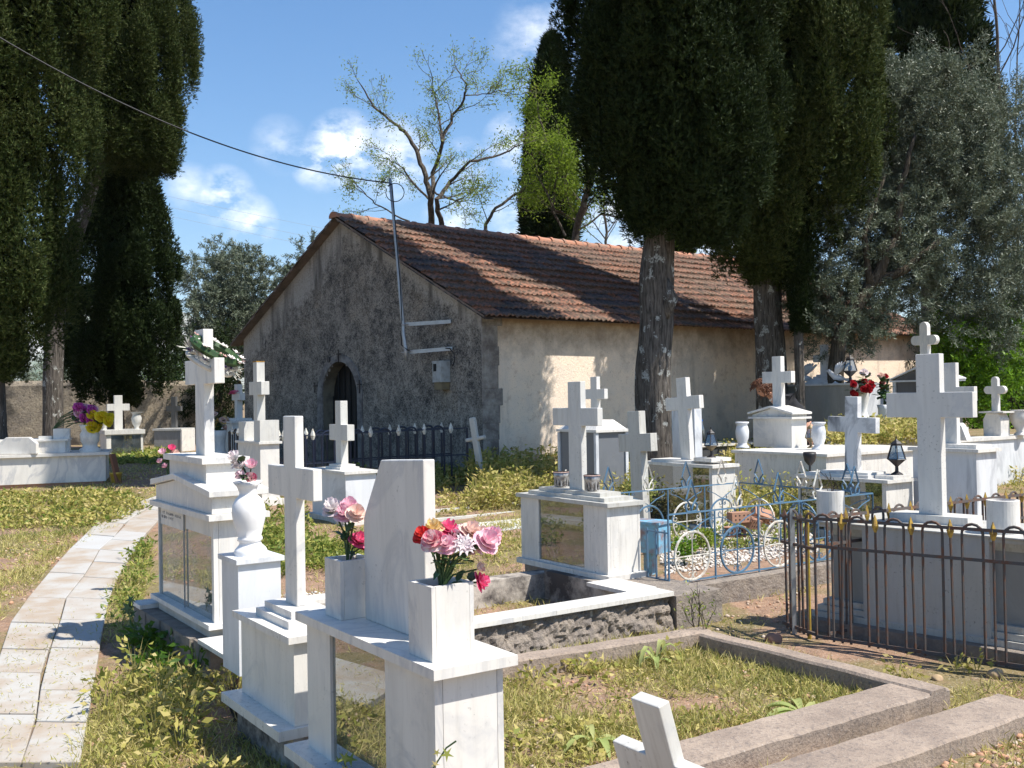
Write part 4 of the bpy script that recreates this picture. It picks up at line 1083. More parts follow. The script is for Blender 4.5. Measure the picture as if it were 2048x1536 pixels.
# wreath hung on G's cross
def flower_head(bm, c, r, n=7, rs=random):
    for k in range(n):
        a = 2*math.pi*k/n+rs.random(); v = Vector((math.cos(a), math.sin(a), .35+rs.random()*.3)); s = Vector((-math.sin(a), math.cos(a), 0))
        q = [c, c+v*r*.6+s*r*.33, c+v*r, c+v*r*.6-s*r*.33]; bm.faces.new([bm.verts.new(x) for x in q])
wr = emp('funeral_wreath', 'ring wreath of white and purple flowers hooked over the tall cross', 'wreath', tG.location+Vector((0, 0, 2.0)), MR)
wr.location = at(427, 711, 6.78); wr.rotation_euler = (R(7), R(31), 0)
Rw = .155
bm = B(); tube(bm, [(.0+Rw*math.cos(t), Rw*.9*math.sin(t), -.06) for t in np.linspace(0, 2*math.pi, 40)[:-1]], .016, 8, closed=True); fin('hoop', bm, plain("cream_ribbon", (.60, .55, .46), .6, 0, .3, (.4, .34, .26), 20), wr, smooth=True)
bm = B(); tube(bm, [(.0+(Rw)*math.cos(t), (Rw*.9)*math.sin(t), .035) for t in np.linspace(0, 2*math.pi, 40)[:-1]], .030, 6, closed=True); fin('garland', bm, plain("dark_green_foliage", (.02, .055, .015), .6, 0, .5, (.07, .12, .03), 40), wr)
rs = random.Random(3)
for nm, mt, n_, zr, r_ in (('white_flowers', plain("white_petals", (.62, .57, .53), .7), 30, (.03, .065), .026), ('purple_flowers', plain("purple_petals", (.12, .06, .16), .7), 26, (-.05, .02), .026), ('pink_flowers', plain("dusky_pink_petals", (.42, .24, .20), .7), 16, (.03, .06), .026)):
    bm = B()
    for k in range(n_):
        a = rs.random()*6.28; flower_head(bm, Vector((.0+(Rw+rs.uniform(-.02, .03))*math.cos(a), (Rw*.9+rs.uniform(-.02, .03))*math.sin(a), rs.uniform(*zr))), r_*rs.uniform(.8, 1.3), 7, rs)
    fin(nm, bm, mt, wr)
bm = B()
for k in range(13):
    a = k/13*6.28; c0 = Vector((.0+Rw*1.02*math.cos(a), Rw*.64*math.sin(a), -.03))
    for j in range(9):
        v = Vector((math.cos(a)*rs.uniform(.1, 1)-math.sin(a)*rs.uniform(-1, 1), math.sin(a)*rs.uniform(.1, 1)+math.cos(a)*rs.uniform(-1, 1), rs.uniform(-.3, 1))).normalized()*rs.uniform(.05, .09)
        tube(bm, [c0, c0+v], [.003, .002], 3, cap=False)
fin('spiky_petals', bm, WHITEPT, wr)
bm = B(); tube(bm, [(.0+Rw*math.cos(t), Rw*.9*math.sin(t), -.06+.5*0) for t in (math.pi/2,)]+[(.05, .06, -.02)], .006, 5); tube(bm, [(.05, -Rw*.9, -.06), (.03, -.04, -.02)], .006, 5); fin('hanger', bm, GALV, wr)

# pedestal and vase in front of G
c = locof(472.8, 1121, .835, .15, -.13, .232)
tP = emp('marble_pedestal', 'box pedestal of streaked marble carrying the tall white vase', 'pedestal', c)
h_ = .835-.232
blk('body', tP, -.13, .13, -.115, .115, 0, h_-.025, MARBLE_SIDE, .003); blk('cap_slab', tP, -.15, .15, -.13, .13, h_-.025, h_, MARBLE_SIDE, .004)
def vase(label, loc, prof, mat, group=None, seg=28, tilt=0, name='vase'):
    o = emp(name, label, 'vase', loc, 0, group); fin('bowl', lathe(B(), prof, seg, cap=False), mat, o, smooth=True)
    fin('foot', lathe(B(), [(prof[0][0]*1.02, -.002), (prof[0][0]*1.02, .012)], seg), mat, o)
    if tilt: o.rotation_euler = (0, tilt, 0)
    return o
pp = tP.location
VP = [(.088, 0), (.092, .02), (.085, .035), (.062, .06), (.058, .075), (.070, .085), (.068, .098), (.062, .108), (.075, .15), (.088, .20), (.094, .25), (.088, .29), (.070, .325), (.050, .345), (.046, .36), (.058, .395), (.082, .425), (.076, .425), (.045, .38), (.03, .36)]
vP = vase('tall white marble vase with broken rim on the pedestal, roses in it', (pp.x, pp.y, .836), [(r*.95, z*.92) for r, z in VP], marble("smooth_white_marble", base=(.80, .78, .76), vein=.05, dirt=.03), tilt=R(-2))

# ---- flowers
def rose(parent, c, r, mat, axis_=Vector((0, 0, 1)), seed=0, name='rose', layers=((5, 1., .15), (5, .82, .5), (4, .6, .85), (3, .36, 1.15)), pw=1.):
    rs = random.Random(seed); bm = B(); ax = axis_.normalized(); u = ax.orthogonal().normalized(); v = ax.cross(u)
    for n_, sc, lift in layers:
        a0 = rs.random()*6
        for k in range(n_):
            a = a0+2*math.pi*k/n_+rs.uniform(-.15, .15); rad = u*math.cos(a)+v*math.sin(a); tan = ax.cross(rad)
            g = []
            for i in range(4):
                s = i/3; row = []
                for j in range(5):
                    t = (j-2)/2; out_ = math.sin(s*1.45)*sc; upz = (lift*s*.62-.05)+(1-math.cos(s*1.5))*(.15*lift-.16*(1-lift))
                    wv = .62*sc*math.sin(.35+s*(1.5 if pw == 1 else 2.5))*pw
                    bend = -.28*t*t*sc*s
                    p = c+(rad*(out_*.95+bend)+ax*(upz+.06*t*t+rs.uniform(-.03, .03)*s)+tan*t*wv)*r
                    row.append(bm.verts.new(p))
                g.append(row)
            for i in range(3):
                for j in range(4): bm.faces.new((g[i][j], g[i][j+1], g[i+1][j+1], g[i+1][j]))
    return fin(name, bm, mat, parent, smooth=True)
def petalmat(name, a, b):
    m = Mat(name, .55, spec=.3); c = m.mix(m.fac(m.noise(28, 3, .6), .38, .62), a, b); m.color(c)
    t = m.nt.nodes.new('ShaderNodeBsdfTranslucent'); m.L(c, t.inputs[0]); x = m.nt.nodes.new('ShaderNodeMixShader'); x.inputs[0].default_value = .3
    m.L(m.b.outputs[0], x.inputs[1]); m.L(t.outputs[0], x.inputs[2]); m.L(x.outputs[0], m.out.inputs[0]); return m.m
PK = petalmat("pink_petal", (.78, .38, .48), (.84, .64, .68)); HOT = petalmat("hot_pink_petal", (.78, .05, .20), (.82, .22, .36)); RED = petalmat("red_petal", (.72, .035, .03), (.60, .08, .07))
YEL = petalmat("yellow_petal", (.75, .50, .12), (.78, .62, .36)); WHP = petalmat("white_petal", (.76, .72, .70), (.70, .58, .60)); PEA = petalmat("peach_petal", (.78, .52, .44), (.80, .64, .56)); MAG = petalmat("magenta_petal", (.50, .03, .35), (.66, .16, .42)); DRED = petalmat("dark_red_petal", (.33, .008, .015), (.45, .02, .03)); BYEL = petalmat("bright_yellow_petal", (.85, .72, .03), (.80, .62, .04)); TWO = petalmat("rose_white_petal", (.66, .10, .18), (.78, .66, .64))
STEM = plain("flower_stem", (.045, .085, .03), .6); GLEAF = plain("bouquet_leaf", (.05, .10, .035), .5, 0, .5, (.09, .15, .05), 10)
def bouquet(label, root, heads, r0=.05, leaves_=24, seed=0, name='bouquet', spread=.06, lsize=.05, cat='bouquet'):
    """root: world point where the stems meet; heads: (px, py, Y, radius, material, kind)"""
    o = emp(name, label, cat, root, 0); rs = random.Random(seed); bs = B(); bl = B()
    for k, (px, py, Y, r, mt, kd) in enumerate(heads):
        c = at(px, py, Y)-Vector(root); out_ = Vector((c.x, c.y-.25*c.z, .7*c.z+.02)).normalized()
        ax = (out_+Vector((rs.uniform(-.3, .3), -.25, .2))).normalized()
        if kd == 'daisy': rose(o, c, r, mt, (ax+Vector((0, -.5, .2))).normalized(), k+seed, 'daisy', ((12, 1.15, .1), (9, .8, .3)), .3)
        elif kd == 'bud': rose(o, c, r, mt, ax, k+seed, 'rose_bud', ((4, .75, .95), (3, .4, 1.3)))
        else: rose(o, c, r, mt, ax, k+seed)
        mid = Vector((c.x*.35, c.y*.35, c.z*.55)); tube(bs, [Vector((rs.uniform(-.01, .01), rs.uniform(-.01, .01), -.03)), mid, c-ax*r*.1], .003+r*.02, 5)
    fin('stems', bs, STEM, o)
    for k in range(leaves_):
        px, py, Y, r, mt, kd = rs.choice(heads); c = at(px, py, Y)-Vector(root); f = rs.uniform(.3, .9); p = Vector((c.x*f*.9, c.y*f*.9, c.z*f))
        d = Vector((rs.uniform(-1, 1), rs.uniform(-1, 1), rs.uniform(-.3, .6))).normalized(); s = d.cross(Vector((0, 0, 1))).normalized(); L = lsize*rs.uniform(.7, 1.2)
        q = [p, p+d*L*.3+s*L*.26, p+d*L*.7+s*L*.24, p+d*L-Vector((0, 0, L*.1)), p+d*L*.7-s*L*.24, p+d*L*.3-s*L*.26]; bl.faces.new([bl.verts.new(x) for x in q])
    if leaves_: fin('leaves', bl, GLEAF, o)
    return o
q = fb2.location; Yq = q.y
bouquet('big bouquet of pink, red, yellow and white cloth roses in the front flower box', (q.x, q.y, ZA+.25),
        [(868, 1058, Yq-.0, .043, YEL, 'rose'), (846, 1072, Yq-.02, .042, RED, 'rose'), (866, 1082, Yq-.08, .050, TWO, 'rose'), (892, 1090, Yq-.08, .043, PK, 'rose'), (896, 1060, Yq+.02, .045, HOT, 'rose'),
         (928, 1088, Yq-.09, .042, WHP, 'daisy'), (940, 1064, Yq+.03, .048, PEA, 'rose'), (960, 1072, Yq+.05, .042, PEA, 'rose'), (972, 1084, Yq-.02, .055, PK, 'rose'), (906, 1078, Yq, .040, PK, 'rose'), (950, 1092, Yq+.06, .045, PK, 'rose'), (876, 1070, Yq+.06, .040, PEA, 'rose'), (918, 1068, Yq+.08, .042, PK, 'rose'), (984, 1072, Yq+.03, .044, PK, 'rose'), (938, 1108, Yq+.04, .024, PK, 'bud'), (955, 1138, Yq, .028, PEA, 'bud'), (958, 1164, Yq+.02, .044, HOT, 'rose')], leaves_=34, seed=3, lsize=.06)
q = fb1.location; Yq = q.y
bouquet('pale pink roses with one dark pink rose in the rear flower box', (q.x, q.y, ZA+.23),
        [(667, 1018, Yq, .056, WHP, 'rose'), (698, 1014, Yq, .05, PK, 'rose'), (712, 1028, Yq-.05, .05, PEA, 'rose'), (688, 1030, Yq-.03, .048, PK, 'rose'), (716, 1082, Yq, .048, HOT, 'rose'), (722, 1094, Yq+.03, .04, DRED, 'rose')], leaves_=26, seed=9, lsize=.06)
q = vP.location; Yq = q.y
bouquet('pink and white rosebuds leaning out of the tall vase', (q.x, q.y, 1.22), [(472, 918, Yq, .050, WHP, 'bud'), (484, 936, Yq, .045, WHP, 'bud'), (476, 926, Yq+.02, .05, WHP, 'rose'), (502, 936, Yq, .050, PK, 'bud'), (486, 955, Yq, .046, PK, 'bud'), (500, 962, Yq-.02, .050, TWO, 'bud')], leaves_=8, seed=12, lsize=.09)

# --- tomb C: glass-fronted tomb with silver pots, behind the open grave
ZC = .83; LC, WC = 1.24, .38
c = locof(1215, 1008, ZC, LC/2, -WC/2, .27)
tC = emp('glass_front_tomb', 'white tomb with dark glass, weathered stepped top and two silver pots', 'tomb', c)
HC = ZC-.27
blk('base_sill', tC, -LC/2+.01, LC/2+.01, -WC/2-.01, WC/2, -.03, .012, MARBLE_C, .004)
glassbox(tC, LC-.08, WC-.05, .013, HC-.03, -LC/2+.30, LC/2-.33, MARBLE_C, GLASS, MARBLE_O, gz0=.03)
blk('slab', tC, -LC/2, LC/2, -WC/2, WC/2, HC-.03, HC, MARBLE_D, .004); blk('step', tC, -LC/2+.12, LC/2-.1, -WC/2+.05, WC/2-.04, HC, HC+.03, MARBLE_D, .004); blk('step', tC, -LC/2+.22, LC/2-.2, -WC/2+.09, WC/2-.08, HC+.03, HC+.06, MARBLE_D, .004)
cross(tC, HC+.06, .88, .60, .17, .145, .215, .055, cx=.015, mat=MARBLE_O)
blk('inner_niche', tC, -.08, .14, .04, .10, .03, .34, MARBLE_O)
def lanternish(): pass
c0 = tC.location
def pot(lx, ly, label):
    p = c0+DX*lx+DY*ly; o = emp('silver_pot', label, 'pot', (p.x, p.y, ZC+.061), 0, 'silver pots on the stepped tomb')
    fin('bowl', lathe(B(), [(.038, 0), (.042, .012), (.036, .025), (.05, .05), (.062, .085), (.066, .12), (.062, .122), (.055, .07)], 20, cap=False), TIN, o, smooth=True)
    bm = B(); 
    for k in range(12):
        a = k*math.pi/6; box(bm, -.006, .006, .048, .060, .01, .075); bmesh.ops.rotate(bm, verts=bm.verts[-8:], cent=(0, 0, 0), matrix=Matrix.Rotation(a, 3, 'Z'))
    fin('fluting', bm, TIN, o)
    fin('rim', lathe(B(), [(.063, .118), (.071, .124), (.063, .130)], 20, cap=False), plain("pink_rust", (.30, .20, .17), .6, 0, .5, (.10, .07, .06), 20), o)
    fin('ash_fill', lathe(B(), [(.06, .105), (.001, .106)], 16), BLACK, o)
pot(-.245, .02, 'silver pot behind the left arm side of the stepped tomb cross'); pot(.22, -.02, 'silver pot right of the cross on the stepped tomb')
o = emp('picture_frame', 'dark framed picture leaning inside the glass tomb', 'picture frame', (c0+DX*.05+DY*(-.02)).to_tuple()[:2]+(.30,), MR); o.rotation_euler = (R(-14), 0, MR+R(25))
blk('frame', o, -.085, .085, -.006, .006, 0, .21, DARKM, .003); blk('photo', o, -.07, .07, -.009, -.0065, .015, .195, plain("faded_photo", (.16, .14, .10), .3, 0, .6, (.05, .05, .04), 12), 0)
o = emp('oil_lamp', 'little amber oil lamp hanging inside the glass tomb', 'oil lamp', (c0+DX*.12+DY*(-.08)).to_tuple()[:2]+(.46,), 0)
fin('glass_cup', lathe(B(), [(.02, 0), (.04, .01), (.045, .09), (.035, .11)], 14), LGLASS, o); fin('amber_band', lathe(B(), [(.046, .05), (.047, .085), (.040, .09)], 14), plain("amber", (.50, .28, .04), .3), o); fin('cap', lathe(B(), [(.036, .111), (.012, .15)], 12), BRASS, o)
fin('stand', lathe(B(), [(.03, -.17), (.008, -.16), (.006, -.001)], 10), BRASS, o)

# --- open grave G1 in front of tomb C: marble coping over rough mortar
g1 = emp('open_grave', 'sunken grave with white marble coping over rough crumbling mortar', 'grave', P(1348, 1183, .27).to_tuple()[:2]+(0,), MR)
wg = 1.42; lg = 2.9
def curbbox(name, par, x0, x1, y0, y1, z0, z1, mat, bev=.004): return blk(name, par, x0, x1, y0, y1, z0, z1, mat, bev)
# local x to the viewer's right/near (-D1), local y along D2; corner of the coping at the origin
blk('coping', g1, -.20, 0, -1.02, 0, .24, .27, MARBLE_C, .004); blk('coping', g1, -.20, 0, -2.05, -1.023, .24, .27, MARBLE, .004)
blk('coping', g1, -.66, -.203, -.26, .02, .245, .272, MARBLE_C, .004)
blk('coping', g1, -wg-.20, -wg, -lg, -.9, .22, .25, MARBLE_C, .004)
def rough(bm, x0, x1, y0, y1, z0, z1, amp, nn=(4, 60, 14)):
    box(bm, x0, x1, y0, y1, z0, z1); 
bm = B(); ny_, nz_ = 150, 16
grid = []
for j in range(nz_+1):
    row = []
    for i in range(ny_+1):
        y = -2.1+2.08*i/ny_; z = -.03+.268*j/nz_
        x = -.045+.06*(1-j/nz_)+.035*mn.noise((y*9, z*9, 1))+.03*mn.noise((y*24, z*24, 5))+.015*mn.noise((y*60, z*60, 7))+.03*(1-j/nz_)*mn.noise((y*4, 0, 3))
        if j == nz_: x = -.04
        row.append(bm.verts.new((x, y, z)))
    grid.append(row)
for j in range(nz_):
    for i in range(ny_): bm.faces.new((grid[j][i], grid[j][i+1], grid[j+1][i+1], grid[j+1][i]))
fin('rough_wall', bm, ROUGHW, g1)
blk('inner_wall', g1, -.185, -.06, -2.05, -.02, -.02, .239, SMOOTHW, .004); blk('head_wall', g1, -wg+.003, -.19, -.10, .0, -.03, .244, SMOOTHW, .006); blk('far_wall', g1, -wg-.18, -wg, -lg, -.0, -.02, .219, SMOOTHW, .006); blk('foundation', g1, -wg+.3, .02, .002, .45, -.05, .238, ROUGHW, .01)
bm = B()

# --- front plot kerbs
def kerb_ring(name, label, segs, mat=CONC):
    o = emp(name, label, 'kerb', (0, 0, 0), 0)
    for k, (a, b, wd, z0, z1) in enumerate(segs):
        d = (b-a); L = d.length; ang = math.atan2(d.y, d.x); n_ = max(2, int(L/.07)); bm = B(); R1 = []
        for i in range(n_+1):
            t = i/n_; p = a.lerp(b, t); nrm = Vector((-math.sin(ang), math.cos(ang), 0)); ring = []
            zt = z1+.005*mn.noise((p.x*3, p.y*3, 2))
            for s_, z_ in ((0, z0), (.0, zt-.012), (.012, zt), (wd-.012, zt+.002), (wd, zt-.012), (wd, z0)):
                jj = .007*mn.noise((p.x*9, p.y*9, s_*20+z_*9)); ring.append(bm.verts.new(Vector((p.x, p.y, z_))+nrm*(s_+jj)+Vector((0, 0, jj*.4))))
            R1.append(ring)
        for q_, r_ in zip(R1, R1[1:]):
            for j in range(5): bm.faces.new((q_[j], r_[j], r_[j+1], q_[j+1]))
        bm.faces.new(R1[0][::-1]); bm.faces.new(R1[-1]); bmesh.ops.recalc_face_normals(bm, faces=bm.faces[:])
        fin('kerb_stone', bm, mat, o)
    return o
K0 = P(1428, 1262, .115); K1 = P(1893, 1375, .115); K2 = K1-DY*2.6; K3 = P(1060, 1305, .12)
def V2(v, z=0): return Vector((v.x, v.y, z))
d1 = (K1-K0).normalized()
kerb_ring('plot_kerb', 'worn concrete kerb around the weedy plot beside the nearest tomb', [(V2(K1+d1*0), V2(K0-d1*.0), .135, -.1, .115), (V2(K3)-DY*.9, V2(K0-d1*.02), .13, -.1, .115), (V2(K2), V2(K1+DY*.03), .25, -.1, .105)])
J0 = P(1992, 1387, .1); J1 = J0-DY*2.8; J2 = J0+(-Vector((-DX.x, -DX.y, 0)))*2.0
kerb_ring('plot_kerb', 'second concrete kerb crossing the bottom right corner', [(V2(J1-DX*0+DX*.27), V2(J0+DX*.27), .27, -.1, .10), (V2(J0+DX*.27+DY*.01), V2(J0+DX*2.4), .24, -.1, .098)])
# low wall below the blue fence
N0 = P(1335, 1172, .2)
bw = kerb_ring('fence_footing', 'low stained concrete footing below the near run of the pale blue fence', [(V2(N0-DX*0.0)+DX*.10, V2(N0)+DX*.10+DY*2.9, .12, -.1, .20), (V2(N0)-DX*1.9, V2(N0)+DX*.0-DX*.02, .10, -.1, .19)], ROUGHW)

# --- tomb D, big tomb behind the rusty fence
ZD = .755; LD, WD_ = 1.50, .74; MRD = R(-48)
c = locof(1634, 1042, ZD, -LD/2, -WD_/2, 0, MRD)
tD = emp('railed_tomb', 'big grey-and-white marble tomb inside the rusty railing with a massive cross', 'tomb', c, MRD)
blk('foundation', tD, -LD/2-.1, LD/2+.1, -WD_/2-.08, WD_/2+.1, -.1, .09, ROUGHW, .01)
for k in range(3): blk('base_step', tD, -LD/2-.055+.03*k, LD/2+.055-.03*k, -WD_/2-.0+.025*k, WD_/2+.03, .091+.042*k, .13+.042*k, MARBLE_D, .004)
blk('body', tD, -LD/2+.06, LD/2-.06, -WD_/2+.09, WD_/2-.06, .215, .66, GREYM, .004)
blk('centre_panel', tD, -.42, .42, -WD_/2+.012, -WD_/2+.088, .10, .745, marble("big_panel_marble", base=(.46, .45, .42), vein=.6, dirt=.5, vs=1.5, rot=(.2, .9, .1)), .004)
for k in range(3): 
    e = .03*k; blk('cornice', tD, -LD/2+.065-e, -.422, -WD_/2+.075-e, WD_/2-.05, .661+.028*k, .687+.028*k, MARBLE_D, .003); blk('cornice', tD, -0.0+.422, LD/2-.065+e, -WD_/2+.075-e, WD_/2-.05, .661+.028*k, .687+.028*k, MARBLE_D, .003)
blk('slab', tD, -LD/2, LD/2, -WD_/2, WD_/2, .746, ZD, MARBLE_D, .006)
cx_, cy_ = topat(1866, 1030, ZD+.05, tD)
blk('cross_base', tD, cx_-.27, cx_+.27, cy_-.08, cy_+.14, ZD, ZD+.055, MARBLE_O, .006)
cross(tD, ZD+.055, 1.085, .60, .165, .170, .26, .07, cx=cx_, cy=cy_, mat=marble("spotted_marble", base=(.62, .60, .56), vein=.35, dirt=.25, speck=.5, vs=1.6))
for px_, w_, lab in ((1662, .095, 'marble cylinder vase with dead stems at the left end of the railed tomb'), (2007, .095, 'marble cylinder vase at the right end of the railed tomb')):
    p = P(px_, 1040 if px_ < 1700 else 1066, ZD); o = emp('cylinder_vase', lab, 'vase', (p.x, p.y, ZD), 0, 'cylinder vases on the railed tomb'); 
    fin('cylinder', lathe(B(), [(w_, 0), (w_, .205), (w_*.80, .207), (w_*.78, .12)], 32, cap=False), MARBLE_C, o, smooth=False)
    fin('earth_fill', lathe(B(), [(w_*.79, .15), (.001, .152)], 20), SOIL, o)
    if px_ < 1700:
        bm = B(); rs = random.Random(2)
        for k in range(6): tube(bm, [(0, 0, .15), (rs.uniform(-.04, .04), rs.uniform(-.03, .03), .24), (rs.uniform(-.1, .12), rs.uniform(-.06, .06), rs.uniform(.27, .36))], .0025, 4)
        fin('dead_stems', bm, BARK_L, o)

# --- bottom white cross, tilted
q = at(1299, 1398, 3.05)
o = emp('leaning_cross', 'small plain white cross leaning at the bottom edge of the picture', 'cross', (q.x+DY.x*math.tan(R(17))*q.z, q.y+DY.y*math.tan(R(17))*q.z, 0), MR); o.rotation_euler = (R(17), R(0), MR)
zt = q.z; cross(o, .0, zt/math.cos(R(17)), .44, .125, .12, .19, .045, mat=MARBLE_O)
blk('footing', o, -.25, .25, -.12, .12, -.3, .02, CONC)

# ---------------------------------------------------------------- middle distance tombs
def slab_tomb(name, label, px, py, zt, L, W, zb, side='L', mat=MARBLE_C, body=None, sl=.035, base=True, corner=None):
    lx = (-L/2 if side == 'L' else L/2); c = locof(px, py, zt, lx, -W/2, 0); zg = float(ground(c.x, c.y)) if zb is None else zb
    t = emp(name, label, 'tomb', (c.x, c.y, zg)); h = zt-zg
    if base: blk('base_slab', t, -L/2-.02, L/2+.02, -W/2-.03, W/2+.03, -.05, .06, mat, .004)
    if body: blk('body', t, -L/2+.04, L/2-.04, -W/2+.03, W/2-.03, .061, h-sl, body, .004)
    blk('slab', t, -L/2, L/2, -W/2, W/2, h-sl+.001, h, mat, .005)
    return t, h
# M1 left of the blue-black fence
t, h = slab_tomb('cross_tomb', 'squat white block tomb with small cross in front of the church railing', 689, 944, .785, 1.1, .47, None, 'R', MARBLE_C, MARBLE_SIDE)
# near face seen nearly end-on, so the block's right end carries the light
blk('step', t, -.25, .2, -.13, .13, h, h+.03, MARBLE, .004); blk('step', t, -.2, .15, -.1, .1, h+.03, h+.06, MARBLE, .004)
cross(t, h+.06, .80, .54, .16, .20, .30, .10, cx=-.03, mat=MARBLE_O)
# N2: dark glass tomb
t, h = slab_tomb('dark_glass_tomb', 'tomb with wide dark glass front and leaning white cross', 1425, 931, .865, 1.17, .42, .12, 'R', MARBLE_C, None)
glassbox(t, 1.09, .36, .061, h-.036, -.51, .50, MARBLE_C, GLASS_T, GREYM)
blk('step', t, -.48, .2, -.16, .16, h, h+.03, MARBLE_C, .004); blk('step', t, .22, .50, -.14, .17, h+.03, h+.07, MARBLE_C, .012)
cross(t, h+.03, .95, .56, .16, .15, .22, .07, cx=-.02, mat=MARBLE_C, rot=(0, R(-3.5), 0))
tN2, hN2 = t, h
# N6: veined cross
t, h = slab_tomb('veined_cross_tomb', 'tomb of black-veined marble with leaning veined cross and lantern', 1775, 961, .74, 1.22, .5, .10, 'R', MARBLE_C, None)
glassbox(t, 1.14, .44, .061, h-.036, -.54, .52, MARBLE_C, GLASS_T, GREYM)
blk('step', t, -.50, .34, -.2, .2, h, h+.03, MARBLE_V, .004); blk('step', t, -.32, .30, -.15, .15, h+.03, h+.055, MARBLE_V, .004); blk('lamp_step', t, .38, .60, -.14, .16, h+.001, h+.035, MARBLE_C, .015)
VEINX = marble("black_veined_marble", base=(.72, .72, .72), vein=1., dirt=.1, veincol=(.10, .11, .13), vs=1.6, rot=(.1, .9, .2))
cross(t, h+.055, .80, .62, .165, .165, .22, .07, cx=.0, mat=VEINX, rot=(0, R(1.5), 0))
tN6, hN6 = t, h
# N7 behind the big cross
t, h = slab_tomb('cross_tomb', 'plain white box tomb with cross, half hidden behind the massive cross', 1956, 899, 1.05, .80, .42, .1, 'R', MARBLE_C, MARBLE_SIDE)
blk('step', t, -.3, .34, -.14, .14, h, h+.04, MARBLE, .005)
cross(t, h+.04, .84, .56, .16, .15, .25, .06, cx=-.02, mat=MARBLE)
# N3 white gable tomb with base
t, h = slab_tomb('gabled_tomb', 'small white temple-like tomb with pediment and cross before the ochre wall', 1462, 900, .90, 1.57, 2.2, None, 'L', MARBLE_C, MARBLE_C)
xg = -.02; cz = h
gx0, gy0 = topat(1503, 893, .90, t)
bxl, bw_ = gx0+.02, .69; sy0 = gy0+.02; xc = bxl+bw_/2
blk('shrine_body', t, bxl, bxl+bw_, sy0, sy0+.30, cz, cz+.39, MARBLE, .004); blk('shrine_cornice', t, bxl-.05, bxl+bw_+.05, sy0-.05, sy0+.35, cz+.391, cz+.42, MARBLE, .004)
fin('shrine_pediment', prism(B(), [(bxl-.01, cz+.421), (bxl+bw_+.01, cz+.421), (bxl+bw_+.01, cz+.45), (xc, cz+.54), (bxl-.01, cz+.45)], sy0, sy0+.30), MARBLE, t, bevel=.003)
fin('shrine_roof', prism(B(), [(bxl-.06, cz+.452), (xc, cz+.542), (bxl+bw_+.06, cz+.452), (bxl+bw_+.06, cz+.482), (xc, cz+.572), (bxl-.06, cz+.482)], sy0-.05, sy0+.35), MARBLE, t, bevel=.004)
cross(t, cz+.555, .70, .52, .155, .16, .21, .08, cx=xc, cy=sy0+.15, mat=MARBLE)
tN3, hN3 = t, h
# N4 grey back monument with cross on steps
t, h = slab_tomb('grey_marble_tomb', 'large grey marble tomb with cross on a stepped mound and two white doves', 1703, 766, 1.80, 1.75, .8, None, 'R', MARBLE_SIDE, GREYM)
t.rotation_euler = (0, 0, MR)
blk('side_cheek', t, .875-.03, .875+.22, -.4, .36, .06, h-.04, MARBLE_SIDE, .005)
for k in range(5): blk('mound_step', t, -.36+.05*k, .30-.05*k, -.2+.03*k, .2-.03*k, h+.035*k, h+.035*(k+1), MARBLE_SIDE, .004)
cross(t, h+.17, .56, .46, .135, .13, .19, .08, cx=-.03, mat=MARBLE_SIDE)
tN4, hN4 = t, h
# N5 black gabled monument with rounded cross
t, h = slab_tomb('black_gabled_tomb', 'black granite tomb with pediment and round-armed white cross', 1772, 812, 1.38, 1.25, .6, None, 'L', MARBLE_SIDE, DARKM)
blk('upper_body', t, -.53, .55, -.24, .24, h, h+.42, DARKM, .004); blk('corner_pillar', t, -.60, -.531, -.27, -.20, h, h+.42, MARBLE_SIDE, .004); blk('pillar_left_back', t, -.60, -.531, .1, .2, h, h+.42, MARBLE_SIDE, .004)
blk('upper_cornice', t, -.64, .64, -.31, .31, h+.421, h+.45, MARBLE_SIDE, .004)
fin('pediment', prism(B(), [(-.60, h+.451), (.60, h+.451), (0, h+.64)], -.27, .27), DARKM, t, bevel=.003); fin('pediment_roof', prism(B(), [(-.66, h+.452), (0, h+.645), (.66, h+.452), (.66, h+.475), (0, h+.68), (-.66, h+.475)], -.31, .31), MARBLE_SIDE, t, bevel=.004)
cross(t, h+.67, .80, .60, .18, .165, .24, .10, cx=-.02, mat=MARBLE, rnd=True); t.scale = (.84, 1, 1)
# N1 grey granite monument behind C's cross
t, h = slab_tomb('granite_tomb', 'grey granite box tomb with white hipped top and small cross behind the stepped tomb', 1112, 858, 1.22, .85, .55, None, 'L', MARBLE_C, GRANITE)
fin('hipped_top', box(B(), -.40, .40, -.25, .25, h, h+.12, taper=.12), MARBLE, t, bevel=.004)
for x, y in ((-.385, -.245), (.385, -.245), (.385, .245)): blk('corner_strip', t, x-.022, x+.022, y-.022, y+.022, .07, h-.04, MARBLE_SIDE, .002)
cross(t, h+.12, .56, .44, .13, .13, .16, .06, cx=.08, mat=MARBLE)
# upright white stone behind N2
p = at(1372, 880, 13.7); o = emp('white_headstone', 'tall plain white headstone behind the leaning cross', 'headstone', (p.x, p.y, float(ground(p.x, p.y))), MR)
blk('stone', o, -.21, .22, -.05, .08, 0, 1.40, MARBLE_SIDE, .006); blk('base', o, -.26, .27, -.10, .13, 0, .5, MARBLE_O, .006)
